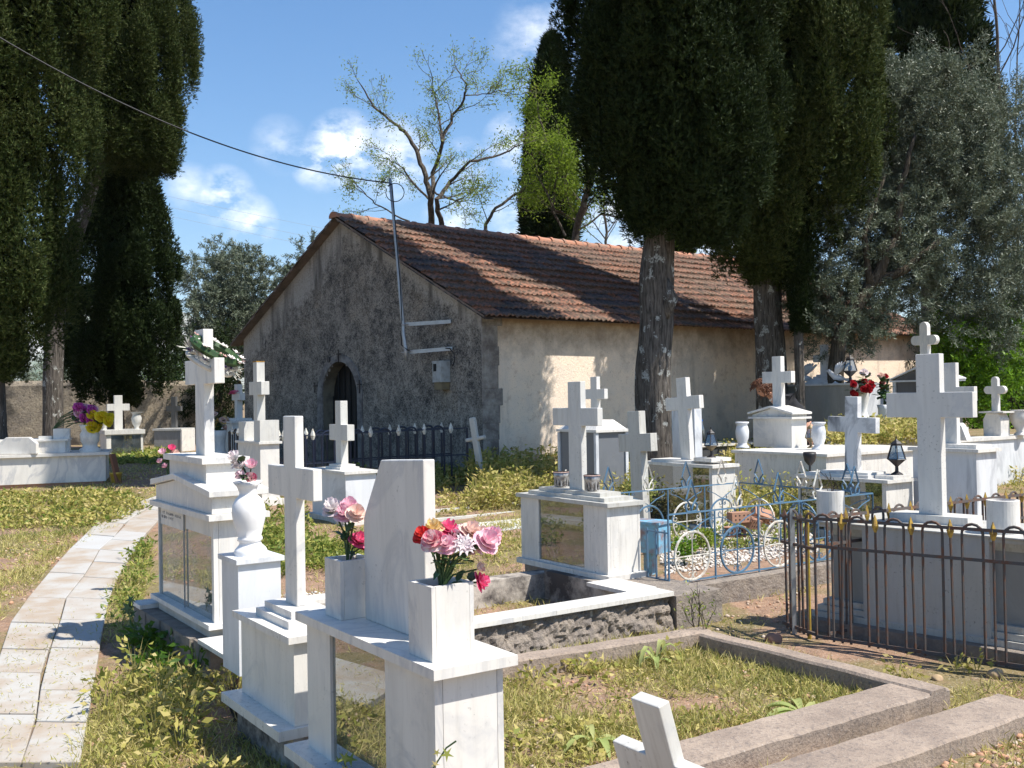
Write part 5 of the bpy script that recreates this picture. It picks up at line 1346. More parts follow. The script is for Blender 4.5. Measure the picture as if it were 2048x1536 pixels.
# weathered crosses
p = loc_g(at(1283, 960, 10.9)); o = emp('weathered_cross', 'streaked mouldy stone cross leaning left of the dark glass tomb', 'cross', p, MR+R(4)); o.rotation_euler = (0, R(-2.5), MR+R(4)); cross(o, -.1, 1.50, .48, .17, .19, .24, .10, mat=MARBLE_D)
blk('footing', o, -.2, .2, -.12, .12, -.1, .05, CONC)
p = loc_g(at(966, 925, 15.6)); o = emp('weathered_stone_cross', 'old whitish stone cross tilted at the chapel corner beside the railing end', 'cross', p, MR+R(30)); o.rotation_euler = (0, R(-9), MR+R(28)); cross(o, -.1, 1.22, .34, .10, .06, .30, .08, mat=MARBLE_D, bevel=.02)
blk('footing', o, -.2, .2, -.12, .12, -.1, .05, CONC)
# low slab grave left of tomb C
t = emp('slab_grave', 'low grave with grey marble slab and pale border between the tombs', 'grave', loc_g(P(1000, 1040, .15)), MR)
t.location = Vector((P(1030, 1040, .15).x, P(1030, 1040, .15).y, .0))
blk('grave_slab', t, .0, .55, -1.9, .1, .0, .13, GREYM if False else MARBLE_SIDE, .004); blk('border', t, -.02, .0-.002, -1.95, .1, .0, .16, MARBLE_C, .004)
t = emp('bordered_grave', 'weedy grave outlined by a whitish coping behind the grey slab grave', 'grave', (0, 0, 0), MR)
q = P(1035, 1003, .22); t.location = (q.x, q.y, 0)
blk('coping', t, -.10, 0, -1.75, 0, .06, .2, MARBLE_O, .01); blk('coping', t, .55, .64, -1.9, .05, .04, .17, MARBLE_O, .01); blk('coping', t, .0, .55, -.10, .0, .05, .19, MARBLE_O, .01)
# N: white low coping run right of headstone
t = emp('low_grave', 'long low grave with white coping and dark sides behind the dark glass tomb', 'grave', (0, 0, 0), MR); q = P(1500, 883, .74); t.location = (q.x, q.y, float(ground(q.x, q.y)))
hq = .74-t.location.z
blk('coping', t, -.5, .25, -2.2, .0, hq-.04, hq, MARBLE_C, .004); blk('side', t, -.46, .22, -2.16, -.04, 0, hq-.041, DARKM, .004)
# R1 big low marble tomb at right, R2 cross on arched pedestal
t = emp('wide_low_tomb', 'wide low white marble tomb topped with gravel at the right edge', 'tomb', (0, 0, 0), MR); q = P(1905, 879, .95); q.z = 0
t.location = (q.x, q.y, float(ground(q.x, q.y))); hq = .95-t.location.z
blk('body', t, -2.2, -.03, .04, 4.2, 0, hq-.05, MARBLE_SIDE, .004); blk('coping', t, -.30, .0, .0, 4.3, hq-.049, hq, MARBLE, .005); blk('coping', t, -2.3, -.302, .0, .3, hq-.049, hq, MARBLE, .005)
blk('gravel_bed', t, -2.1, -.302, .302, 4.2, hq-.05, hq-.01, SOIL, 0)
tR1, hR1 = t, hq
q = at(1993, 858, 15.4); o = emp('arched_pedestal_cross', 'small round-armed white cross on an arched white pedestal at the far right', 'cross', (q.x, q.y, t.location.z+hR1-.03), MR)
bm = prism(B(), [(-.14, 0), (.14, 0), (.14, .28), (.09, .37), (-.09, .37), (-.14, .28)], -.12, .12); fin('pedestal', bm, MARBLE, o, bevel=.01)
blk('pedestal_slab', o, -.19, .20, -.15, .15, .371, .395, MARBLE_C, .004); cross(o, .395, .52, .34, .10, .12, .14, .07, mat=MARBLE, rnd=True)
q = at(2040, 835, 15.4); vase('white urn at the far right edge beside the arched pedestal', (q.x, q.y, t.location.z+hR1), [(.09, 0), (.08, .03), (.05, .06), (.13, .2), (.15, .3), (.12, .36), (.14, .38), (.11, .36)], MARBLE)
q = at(1925, 866, 14.2); o = emp('open_book_stone', 'white stone book propped on the wide low tomb', 'stone book', (q.x, q.y, t.location.z+hR1), MR); bm = prism(B(), [(-.2, 0), (.14, 0), (.06, .2), (.02, .24), (-.2, .24)], -.12, .0); fin('book', bm, MARBLE, o, bevel=.005); blk('prop', o, .0, .03, .002, .1, 0, .18, MARBLE)

# ---------------------------------------------------------------- left background tombs
def simple(name, label, px, py, Y, L, W, h, mat, rot=0., sl=.05, smat=None, cat='tomb', hbase=None):
    q = at(px, py, Y); zg = float(ground(q.x, q.y)) if hbase is None else hbase; t = emp(name, label, cat, (q.x, q.y, zg), rot)
    blk('body', t, -L/2+.03, L/2-.03, -W/2+.03, W/2-.03, 0, h-sl, mat, .006); blk('slab', t, -L/2, L/2, -W/2, W/2, h-sl, h, smat or mat, .008); return t
# big marble tomb at left edge
q = G0(212, 968); zg = q.z; t = emp('wide_marble_tomb', 'wide veined marble tomb at the left edge with flowers on top', 'tomb', (q.x, q.y, zg), R(19))
blk('footing', t, -3.6, -.05, .03, 1.3, -.1, .06, TERRA, .004); blk('body', t, -3.6, .0, .0, 1.35, .061, .60, MARBLE_V, .004); blk('slab', t, -3.66, .07, -.06, 1.42, .601, .66, MARBLE, .008); blk('upper_tier', t, -3.6, -.75, .35, 1.2, .661, .90, MARBLE, .006); blk('upper_slab', t, -3.6, -.7, .3, 1.25, .901, .94, MARBLE, .006)
blk('name_post', t, -.98, -.68, .45, .70, .661, 1.15, MARBLE, .006); blk('name_post', t, -1.25, -1.0, .5, .7, .661, 1.0, MARBLE_O, .006)
t.scale = (.86, .86, .82); tL, zL = t, zg
Tl = lambda x, y, z: tL.location+Vector(((math.cos(R(19))*x-math.sin(R(19))*y)*.86, (math.sin(R(19))*x+math.cos(R(19))*y)*.86, z*.82))
q = Tl(-1.55, .1, .665); o = emp('stone_book', 'white open stone book on the wide veined tomb', 'stone book', q, R(-6)); bm = prism(B(), [(-.33, 0), (.33, 0), (.33, .18), (.2, .28), (-.2, .28), (-.33, .18)], -.05, .03); fin('book', bm, MARBLE, o, bevel=.01)
q = Tl(-.30, .30, .661); vL = vase('fluted white vase with yellow flowers at the right end of the wide veined tomb', q, [(.16, 0), (.17, .05), (.12, .08), (.12, .14), (.15, .18), (.16, .30), (.13, .36), (.15, .42), (.17, .46), (.13, .46), (.1, .4)], MARBLE)
rs = random.Random(8); Yq = q.y
bouquet('bright yellow flowers bursting from the fluted white vase', (q.x, q.y, q.z+.42), [(rs.uniform(175, 218), rs.uniform(830, 856), Yq+rs.uniform(-.15, .15), .11, BYEL, 'rose') for _ in range(13)], leaves_=22, seed=31, lsize=.16)
q = Tl(-1.0, .55, 1.05); 
bouquet('purple and magenta flowers on the white post of the wide veined tomb', (q.x, q.y, q.z+.1), [(rs.uniform(146, 188), rs.uniform(814, 846), q.y+rs.uniform(-.15, .15), .10, MAG if k % 3 else PK, 'rose') for k in range(14)], leaves_=20, seed=33, lsize=.14)
# plank, pot
q = Tl(.12, -.1, 0); o = emp('leaning_plank', 'brown plank leaning on the end of the wide veined tomb', 'plank', (q.x, q.y, zg), R(-6)); bm = B(); box(bm, -.018, .018, -.08, .08, 0, .52); f = fin('board', bm, plain("brown_plank", (.20, .09, .05), .8), o); f.rotation_euler = (0, R(-13), 0); f.location = (.12, 0, 0)
bm = B(); q = G0(188, 966); box(bm, -.12, .12, -.06, .06, 0, .10)
for sx in (-.08, -.03, .03, .08):
    for sz in (.03, .07): box(bm, sx-.015, sx+.015, -.062, -.0605, sz-.012, sz+.012)
tag(fin('hollow_brick', bm, TERRA, None, loc=(q.x-.2, q.y-.1, q.z)), 'hollow brick under the end of the wide veined tomb', 'brick')
q = G0(232, 968); vp_ = emp('plastic_pot', 'golden plastic pot on the soil beside the leaning plank', 'pot', q, 0); fin('pot', lathe(B(), [(.07, 0), (.095, .16), (.105, .165), (.105, .20), (.09, .20), (.065, .1)], 18, cap=False), YPOT, vp_, smooth=True); fin('earth_fill', lathe(B(), [(.085, .14), (.001, .15)], 12), SOIL, vp_)
# glass box tomb with cross and two urns
q = at(243, 893, 24.); zg = float(ground(q.x, q.y)); t = emp('glass_box_tomb', 'white box tomb with glass front and pale cross in the shade of the dense cypress', 'tomb', (q.x, q.y, zg-.05), R(30))
glassbox(t, .80, .95, .04, .56, -.30, .35, MARBLE, GLASS, plain("pale_blue_lining", (.45, .60, .62), .8), gz0=.10, gz1=.54)
blk('base', t, -.42, .42, -.50, .5, 0, .038, MARBLE_C); blk('slab', t, -.44, .44, -.52, .52, .561, .66, MARBLE_O, .008); cross(t, .66, .80, .50, .18, .16, .2, .12, cx=-.05, cy=.1, mat=MARBLE_O)
o = emp('blue_plate', 'round blue plate inside the glass box tomb', 'plate', t.location+Vector((.18, -.1, .26)), 0); f = fin('plate', lathe(B(), [(.001, 0), (.12, .02), (.13, .03)], 20, cap=False), plain("blue_glaze", (.08, .25, .50), .3), o, smooth=True); f.rotation_euler = (R(80), 0, 0)
U_ = [(.06, 0), (.05, .05), (.09, .12), (.12, .25), (.09, .33), (.10, .37), (.14, .40), (.10, .40), (.07, .34)]
for dx_, lab in ((-.42, 'pale urn left of the shaded cross on the glass box tomb'), (.38, 'pale urn right of the shaded cross on the glass box tomb')):
    vase(lab, t.location+Vector((dx_, .0+(-dx_*.14), .661)), U_, MARBLE_O)
t = simple('grey_box_tomb', 'plain grey box tomb with dark cross against the rubble wall', 348, 890, 26., .78, .7, .60, GREYM, R(-10), smat=MARBLE_O, hbase=.42)
blk('end_panel', t, .362, .40, -.34, .34, 0, .56, MARBLE, .004); cross(t, .62, .78, .40, .13, .13, .24, .10, cx=.02, mat=marble('dark_cross_stone', base=(.07, .07, .068), vein=.1, dirt=.2))
# M3 and M2 behind church fence, left
t = simple('cross_tomb', 'white tomb with pink-ribboned cross close to the left end of the chapel front', 478, 870, 20., .9, .6, .95, MARBLE_C, MR, hbase=.35); blk('step', t, -.3, .3, -.16, .16, .95, .99, MARBLE); cross(t, .99, .66, .46, .15, .13, .18, .11, cx=0, mat=MARBLE)
bm = B(); rs = random.Random(4)
for k in range(16): flower_head(bm, Vector((rs.uniform(-.16, .16), -.09+rs.uniform(-.03, .03), 1.48+rs.uniform(-.03, .03))), .05, 6, rs)
fin('ribbon_flowers', bm, HOT, t)
q = at(437, 900, 19.); zg = float(ground(q.x, q.y)); vm1 = vase('white vase with cream roses left of the ribboned cross', (q.x, q.y, zg+.35), [(.14, 0), (.12, .1), (.14, .3), (.17, .42), (.12, .42), (.1, .3)], MARBLE); blk('stand', vm1, -.15, .15, -.15, .15, -.6, -.003, MARBLE_C)
bouquet('cream roses with green leaves near the left end of the chapel front', (q.x, q.y, zg+.70), [(rs.uniform(426, 456), rs.uniform(826, 856), 19.+rs.uniform(-.1, .1), .065, PEA if k % 2 else YEL, 'rose') for k in range(10)], leaves_=60, seed=35, lsize=.13)
t, h = slab_tomb('pillar_cross_tomb', 'tall square-pillar cross with rusty cap between two white blocks', 518, 884, 1.09, 1.0, .34, None, 'R', MARBLE_C, MARBLE)
px0, _ = topat(508, 880, 1.09, t)
px0 = .12; blk('flower_block', t, -.48, -.26, -.12, .12, h, h+.27, MARBLE_O, .005); blk('flower_block', t, .30, .49, -.15, .13, h, h+.30, MARBLE_O, .005)
cross(t, h, 1.13, .50, .15, .19, .28, .12, cx=px0-.05, mat=MARBLE_O); blk('rust_cap', t, px0-.05-.078, px0-.05+.078, -.062, .062, h+1.13, h+1.145, plain("rust_cap", (.40, .22, .04), .8, 0, .5, (.12, .06, .03), 20), 0)
# far slab on the ground among weeds at left of M1
q = P(640, 1105, .0); o = emp('fallen_marble_slab', 'small grey marble slab lying among weeds behind the slim cross', 'marble slab', (q.x, q.y, 0.02), MR+R(10)); blk('slab', o, -.2, .2, -.35, .35, 0, .07, MARBLE_SIDE)
blk('under_slab', o, -.22, .22, -.5, -.36, 0, .05, MARBLE_C)

# ---------------------------------------------------------------- lanterns, vases, doves, bottle
def lantern(label, loc, s=1., mats=(BLACKIRON, BRASS), group='candle lanterns on the tombs', fine=True):
    o = emp('candle_lantern', label, 'lantern', loc, R(15), group); k = 6
    fin('foot', lathe(B(), [(.055*s, 0), (.05*s, .008*s), (.016*s, .03*s), (.014*s, .075*s)], 14), mats[0], o)
    fin('bowl', lathe(B(), [(.016*s, .075*s), (.085*s, .135*s)], k, cap=False), mats[1], o)
    fin('glass_body', lathe(B(), [(.083*s, .136*s), (.043*s, .262*s)], k, cap=False), LGLASS, o)
    bm = B()
    for i in range(k):
        a = 2*math.pi*i/k; tube(bm, [(.085*s*math.cos(a), .085*s*math.sin(a), .135*s), (.045*s*math.cos(a), .045*s*math.sin(a), .264*s)], .0045*s, 4)
    for r_, z_ in ((.085, .136), (.046, .262)): tube(bm, [(r_*s*math.cos(2*math.pi*i/k), r_*s*math.sin(2*math.pi*i/k), z_*s) for i in range(k)], .005*s, 4, closed=True)
    fin('frame', bm, mats[0], o)
    fin('cap', lathe(B(), [(.05*s, .265*s), (.052*s, .275*s), (.03*s, .295*s), (.02*s, .30*s), (.006*s, .315*s), (.004*s, .34*s)], k), mats[0], o)
    fin('oil_cup', lathe(B(), [(.02*s, .14*s), (.022*s, .19*s), (.018*s, .195*s)], 10), TIN, o)
def on(t, lx, ly, lz): 
    c_, s_ = math.cos(MR), math.sin(MR); return Vector((t.location.x+c_*lx-s_*ly, t.location.y+s_*lx+c_*ly, t.location.z+lz))
lantern('hexagonal candle lantern on the right end of the dark glass tomb', on(tN2, .36, .0, hN2+.07), 1.0)
lantern('black candle lantern on the right end of the black-veined tomb', on(tN6, .50, .06, hN6+.036), 1.18, (BLACKIRON, BLACKIRON))
gx1, gy1 = topat(1617, 896, .90, tN3)
lantern('brassy candle lantern beside the temple-like tomb', on(tN3, gx1, gy1+.05, hN3), 1.0, (BRASS, BRASS))
lantern('dark candle lantern on the grey marble tomb with doves', on(tN4, .62, -.1, hN4), 1.6, (BLACKIRON, BLACKIRON))
q = on(tN6, -.34, .1, 0); 
p = at(1690-0, 940, 11.4)
lantern('squat black grave lantern on the small slab in front of the squat white block tomb', P(671, 1042, .12), 1.25, (BLACKIRON, BLACKIRON)); q = P(671, 1042, .12); bm = box(B(), -.14, .14, -.14, .14, 0, .119); tag(fin('lantern_slab', bm, MARBLE_SIDE, None, bevel=.005, loc=(q.x, q.y, 0), rot=(0, 0, MR)), 'little grey slab under the squat black lantern', 'slab')
o = emp('charcoal_pot', 'small black charcoal pot on a thin stand behind the black-veined tomb', 'pot', (at(1620, 945, 11.6).x, 11.6, float(ground(4, 11.6))), 0); fin('bowl', lathe(B(), [(.02, .72), (.06, .77), (.075, .84), (.07, .87), (.05, .85)], 14, cap=False), BLACKIRON, o, smooth=True); fin('leg', lathe(B(), [(.012, 0), (.012, .72)], 8), BLACKIRON, o)
VS = [(r_*.92, z_*.95) for r_, z_ in [(.10, 0), (.095, .02), (.065, .05), (.07, .08), (.095, .15), (.10, .24), (.085, .31), (.075, .335), (.10, .355), (.10, .375), (.07, .375), (.05, .33)]]
gl, gly = topat(1482, 896, .90, tN3)
vase('grey-white baluster vase left of the temple-like tomb', on(tN3, gl, gly+.03, hN3+.002), VS, MARBLE_SIDE, 'baluster vases by the temple-like tomb')
gr, gry = topat(1638, 899, .90, tN3)
vase('grey-white baluster vase right of the temple-like tomb', on(tN3, gr, gry, hN3+.002), VS, MARBLE_SIDE, 'baluster vases by the temple-like tomb')
q = at(1726, 832, 16.5); zg = float(ground(q.x, q.y)); va = vase('white vase with dark red flowers between the grey and black tombs', (q.x, q.y, q.z-.02), [(.10, 0), (.08, .04), (.06, .1), (.10, .3), (.12, .42), (.09, .5), (.12, .54), (.08, .54), (.06, .4)], MARBLE); blk('stand', va, -.2, .2, -.2, .2, -(q.z-.02-zg), -.003, MARBLE_SIDE)
rs = random.Random(14)
bouquet('dark red roses with white ones spilling from the vase between grey and black tombs', (q.x, q.y, q.z+.5), [(rs.uniform(1702, 1745), rs.uniform(758, 790), 16.4+rs.uniform(-.15, .15), .062, WHP if k % 7 == 0 else DRED, 'rose') for k in range(16)]+[(1728, 745, 16.4, .08, WHP, 'rose'), (1735, 752, 16.5, .07, WHP, 'bud')], leaves_=34, seed=41, lsize=.16)
q = at(1768, 795, 17.2); zg = float(ground(q.x, q.y))
bouquet('reddish and white flowers in shadow left of the black tomb', (q.x, q.y, q.z-.15), [(rs.uniform(1755, 1775), rs.uniform(750, 785), 17.2, .06, PEA if k % 2 else DRED, 'rose') for k in range(8)], leaves_=50, seed=43, lsize=.18)
bq = vase('plain vase in shadow left of the black tomb', (q.x, q.y, zg), [(.1, 0), (.1, q.z-.2-zg), (.12, q.z-.12-zg), (.09, q.z-.12-zg)], MARBLE_SIDE)
q = on(tN4, -.75, -.1, hN4)
bouquet('dark red flowers lying at the left end of the grey marble tomb', q, [(1592+rs.uniform(-12, 14), 757+rs.uniform(-4, 3), q.y, .06, DRED, 'rose') for k in range(7)], leaves_=6, seed=44, lsize=.1)
# dark cross silhouette right of the vase
q = at(1748, 830, 19.); o = emp('dark_cross', 'dark grey cross low behind the vase of red flowers', 'cross', (q.x, q.y, float(ground(q.x, q.y))), MR); cross(o, 0, 1.45, .5, .12, .14, .35, .08, mat=GREYM)
DOVE = marble("dove_plaster", base=(.55, .56, .58), vein=.1, dirt=.1)
def dove(label, loc, flip=1, s=1.):
    o = emp('stone_dove', label, 'stone dove', loc, R(-20), 'doves on the grey marble tomb')
    bm = B(); pts = [(flip*.16*s, 0, .06*s), (flip*.08*s, 0, .085*s), (0, 0, .11*s), (-flip*.07*s, 0, .17*s), (-flip*.10*s, 0, .205*s), (-flip*.15*s, 0, .20*s)]; tube(bm, pts, [.012*s, .045*s, .06*s, .04*s, .03*s, .004*s], 12); fin('body', bm, DOVE, o, smooth=True)
    for sy in (-1, 1):
        bm = B(); 
        for k in range(6):
            a = .5+k*.18; p0 = Vector((flip*.0, sy*.04*s, .13*s)); d = Vector((flip*math.cos(a)*.6, sy*.25, math.sin(a))).normalized(); L = (.30-.025*k)*s; w2_ = .022*s
            v4 = [bm.verts.new(p0+Vector((flip*(i)*.01, 0, 0))) for i in (0, 1)]; tube(bm, [p0, p0+d*L*.6, p0+d*L], [w2_*.6, w2_, w2_*.35], 5)
        bmesh.ops.delete(bm, geom=[v for v in bm.verts if not v.link_faces], context='VERTS'); fin('wing', bm, DOVE, o, smooth=True)
    bm = B(); tube(bm, [(flip*.14*s, 0, .06*s), (flip*.25*s, 0, .05*s)], [.02*s, .035*s], 8); fin('tail', bm, DOVE, o, smooth=True)
    fin('stand', lathe(B(), [(.06*s, 0), (.03*s, .02*s), (.015*s, .06*s)], 12), DOVE, o)
dove('stone dove with raised wings left of the cross on the grey tomb', on(tN4, -.42, -.12, hN4), 1, 1.15); dove('stone dove with raised wings right of the cross on the grey tomb', on(tN4, .34, -.16, hN4), 1, 1.15)
q = on(tN2, .3, 1.6, 0); q = at(1404, 880, 13.6)
o = emp('plastic_bottle', 'clear plastic bottle with blue cap standing behind the leaning cross', 'bottle', (q.x, q.y, q.z), 0); fin('bottle', lathe(B(), [(.035, 0), (.036, .15), (.014, .22), (.013, .25)], 14), LGLASS, o, smooth=True); fin('cap', lathe(B(), [(.016, .25), (.016, .27)], 12), plain("blue_cap", (.03, .15, .5), .4), o)
q = at(1452, 905, 12.7); bm = B(); bmesh.ops.create_icosphere(bm, subdivisions=3, radius=.16)
for v in bm.verts: v.co *= 1+.35*mn.noise(v.co*9); v.co.z *= .7
tag(fin('plastic_bag', bm, PLASTIC, None, smooth=True, loc=(q.x, q.y, float(ground(q.x, q.y))+.42)), 'crumpled white bag behind the lantern of the dark glass tomb', 'bag')
for nm, px_, py_, lab, r_ in (('stone', 1548, 1268, 'rounded reddish stone at the foot of the rusty gate', .055), ('stone', 1875, 1345, 'pale stone among weeds in front of the rusty railing', .032), ('stone', 1990, 1338, 'tan stone at the foot of the right railing bars', .045)):
    bm = B(); bmesh.ops.create_icosphere(bm, subdivisions=3, radius=r_)
    for v in bm.verts: v.co *= 1+.3*mn.noise(v.co*(1/r_)+Vector((px_, 0, 0))); v.co.z *= .8
    q = G0(px_, py_+16); tag(fin(nm, bm, plain("red_stone" if px_ < 1600 else "tan_stone", (.30, .16, .11) if px_ < 1600 else (.42, .30, .17), .9, 0, .5, (.2, .13, .1), 9), None, smooth=True, loc=(q.x, q.y, q.z+r_*.3)), lab, 'stone')
# terracotta bricks heap
for i, (px_, py_, rz, rx, lab) in enumerate(((1478, 1020, 20, 0, 'solid orange brick at the left of the brick heap behind the blue fence'), (1500, 1030, 50, 25, 'hollow brick with round holes in the heap behind the blue fence'), (1520, 1012, 10, 50, 'tilted brick at the top of the heap behind the blue fence'), (1470, 1050, -10, 0, 'lowest flat brick of the heap behind the blue fence'))):
    q = at(px_, py_, 10.2+.12*i); o = emp('hollow_brick', lab, 'brick', (q.x, q.y, max(float(ground(q.x, q.y))-.02, q.z-.12)), R(rz)); o.rotation_euler = (R(rx), R(rx*.4), R(rz))
    bm = B(); box(bm, -.11, .11, -.05, .05, 0, .10); nf = len(bm.faces)
    for a in (-.07, -.025, .025, .07):
        for b_ in (.03, .07): tube(bm, [(a, -.0512, b_), (a, -.045, b_)], .009, 8)  # black discs on the face stand for shade inside the holes
    f = fin('brick', bm, TERRA, o); f.data.materials.append(BLACK)
    for k in range(nf, len(f.data.polygons)): f.data.polygons[k].material_index = 1
q = G0(1600, 1062); bm = B(); bmesh.ops.create_icosphere(bm, subdivisions=3, radius=.2)
for v in bm.verts: v.co *= 1+.3*mn.noise(v.co*5); v.co.z *= .5
tag(fin('grey_rock', bm, MARBLE_SIDE, None, smooth=True, loc=(q.x-.2, q.y, q.z+.04)), 'smooth grey rock lying inside the blue fence', 'rock')
# ---------------------------------------------------------------- railings
def shared(name, me, parent, loc, rot=0., label=None):
    o = bpy.data.objects.new(name, me); link(o, parent); o.location = loc; o.rotation_euler = (0, 0, rot); return o
def mesh_of(bm, mat, name):
    me = bpy.data.meshes.new(name); bm.to_mesh(me); bm.free(); me.materials.append(mat); return me
def hoop_mesh(w_, h, z0, r, mat, name):
    bm = B(); rr = w_/2; pts = [(-rr, 0, z0), (-rr, 0, h*.5), (-rr, 0, h-rr)]+[(-rr*math.cos(t), 0, h-rr+rr*math.sin(t)) for t in np.linspace(.25, math.pi-.25, 7)]+[(rr, 0, h-rr), (rr, 0, h*.5), (rr, 0, z0)]
    tube(bm, pts, r, 6); return mesh_of(bm, mat, name)
def spear_mesh(h, z0, r, tip, mat, tipmat, name):
    bm = B(); tube(bm, [(0, 0, z0), (0, 0, h-tip)], r, 6); n0 = len(bm.faces)
    k = 4; prof = [(r*.9, h-tip), (r*1.2, h-tip*.95), (r*2.6, h-tip*.62), (r*1.7, h-tip*.36), (r*.3, h)]
    lathe(bm, prof, k, cap=False)
    me = mesh_of(bm, mat, name); me.materials.append(tipmat)
    for i in range(n0, len(me.polygons)): me.polygons[i].material_index = 1
    return me
def railing(name, label, runs, h, rails, mat, tipmat, period, hw, r, tip=.09, tiph=.0, posts=(), zb=None, z0=.03, pr=.014, group=None):
    a0 = runs[0][0]; base = Vector((a0.x, a0.y, float(ground(a0.x, a0.y)) if zb is None else zb)); o = emp(name, label, 'railing', base, 0, group)
    hm = hoop_mesh(hw, h+.03, z0, r, mat, 'hoop'); sm = spear_mesh(h+.03+tiph, z0, r, tip, mat, tipmat, 'spear_bar')
    for a, b in runs:
        d = b-a; d.z = 0; L = d.length; ang = math.atan2(d.y, d.x); off = Vector((a.x-base.x, a.y-base.y, 0)); u = d.normalized()
        dz = (float(ground(b.x, b.y))-float(ground(a.x, a.y))) if zb is None else 0
        for z in rails:
            bm = B(); tube(bm, [off+Vector((0, 0, z)), off+u*L+Vector((0, 0, z+dz))], pr, 4); fin('rail', bm, mat, o)
        n = int(L/period); 
        for k in range(n):
            s = (k+.5)*period; jz = dz*s/L
            shared('hoop', hm, o, off+u*(s-.25*period)+Vector((0, 0, jz)), ang+random.uniform(-.06, .06)); q = shared('spear_bar', sm, o, off+u*(s+.25*period)+Vector((0, 0, jz)), ang)
            q.rotation_euler = (random.uniform(-.012, .012), random.uniform(-.015, .015), ang)
    for p in posts:
        bm = B(); q = Vector((p.x-base.x, p.y-base.y, 0)); box(bm, q.x-.018, q.x+.018, q.y-.018, q.y+.018, -.05, h+.03); fin('post', bm, mat, o)
    return o
F0 = P(1634, 1288, 0); F1 = P(1567, 1262, 0); fd = (P(2005, 1345, 0)-P(1655, 1292, 0)).normalized(); F2 = F0+fd*2.3; F3 = F0+Vector((.84, .54, 0))*3.0
railing('rusty_railing', 'rusty hooped iron railing with gold spear tips in front of the massive cross tomb', [(F0, F2), (F0+Vector((.84, .54, 0))*.12, F3)], .82, (.82, .64, .05), RUST, GOLD, .232, .118, .0088, .11, .02, [F2, F3], zb=0.)
g = railing('open_gate', 'narrow rusty gate leaf standing at the left corner of the rusty railing', [(F0, F1)], .82, (.80, .62, .06), RUST, RUST, .20, .10, .0088, .08, .0, [], zb=0.); g['category'] = 'gate'
bm = B(); q = F0.lerp(F1, .16)+Vector((0, .04, 0)); tube(bm, [(q.x, q.y, -.05), (q.x, q.y, .86)], .013, 6); tag(fin('gate_post', bm, plain("mustard_paint", (.36, .26, .03), .6, 0, .5, (.18, .08, .04), 20)), 'mustard yellow bar standing by the rusty gate hinge', 'post')
bm = B(); q = F0.lerp(F1, .68)+Vector((0, -.02, 0)); box(bm, q.x-.014, q.x+.014, q.y-.01, q.y+.01, -.05, .86); tag(fin('gate_post', bm, GALV), 'flat grey steel upright in the rusty gate leaf', 'post')
E0 = P(525, 1003, .19); E1 = P(936, 977, .21); ed = (E1-E0).normalized(); en = Vector((-ed.y, ed.x, 0)); 
E3 = E0+Vector((-.50, .866, 0))*1.8; E2 = E1+Vector((-.50, .866, 0))*.5
railing('blue_black_railing', 'dark blue hooped railing with white spear tips before the chapel door', [(E0, E1), (E0+en*.45, E1+en*.45-ed*.1)], .92, (.90, .48, .12), BLUEIRON, WHITEPT, .44, .19, .016, .17, .05, [E0, E1], z0=.05, pr=.015)
railing('black_railing', 'black hooped railing running back beside the slim tall cross', [(E0+ed*.0-en*.02, E3)], .92, (.90, .48, .12), BLACKIRON, WHITEPT, .34, .15, .012, .12, .03, [E3], z0=.05)

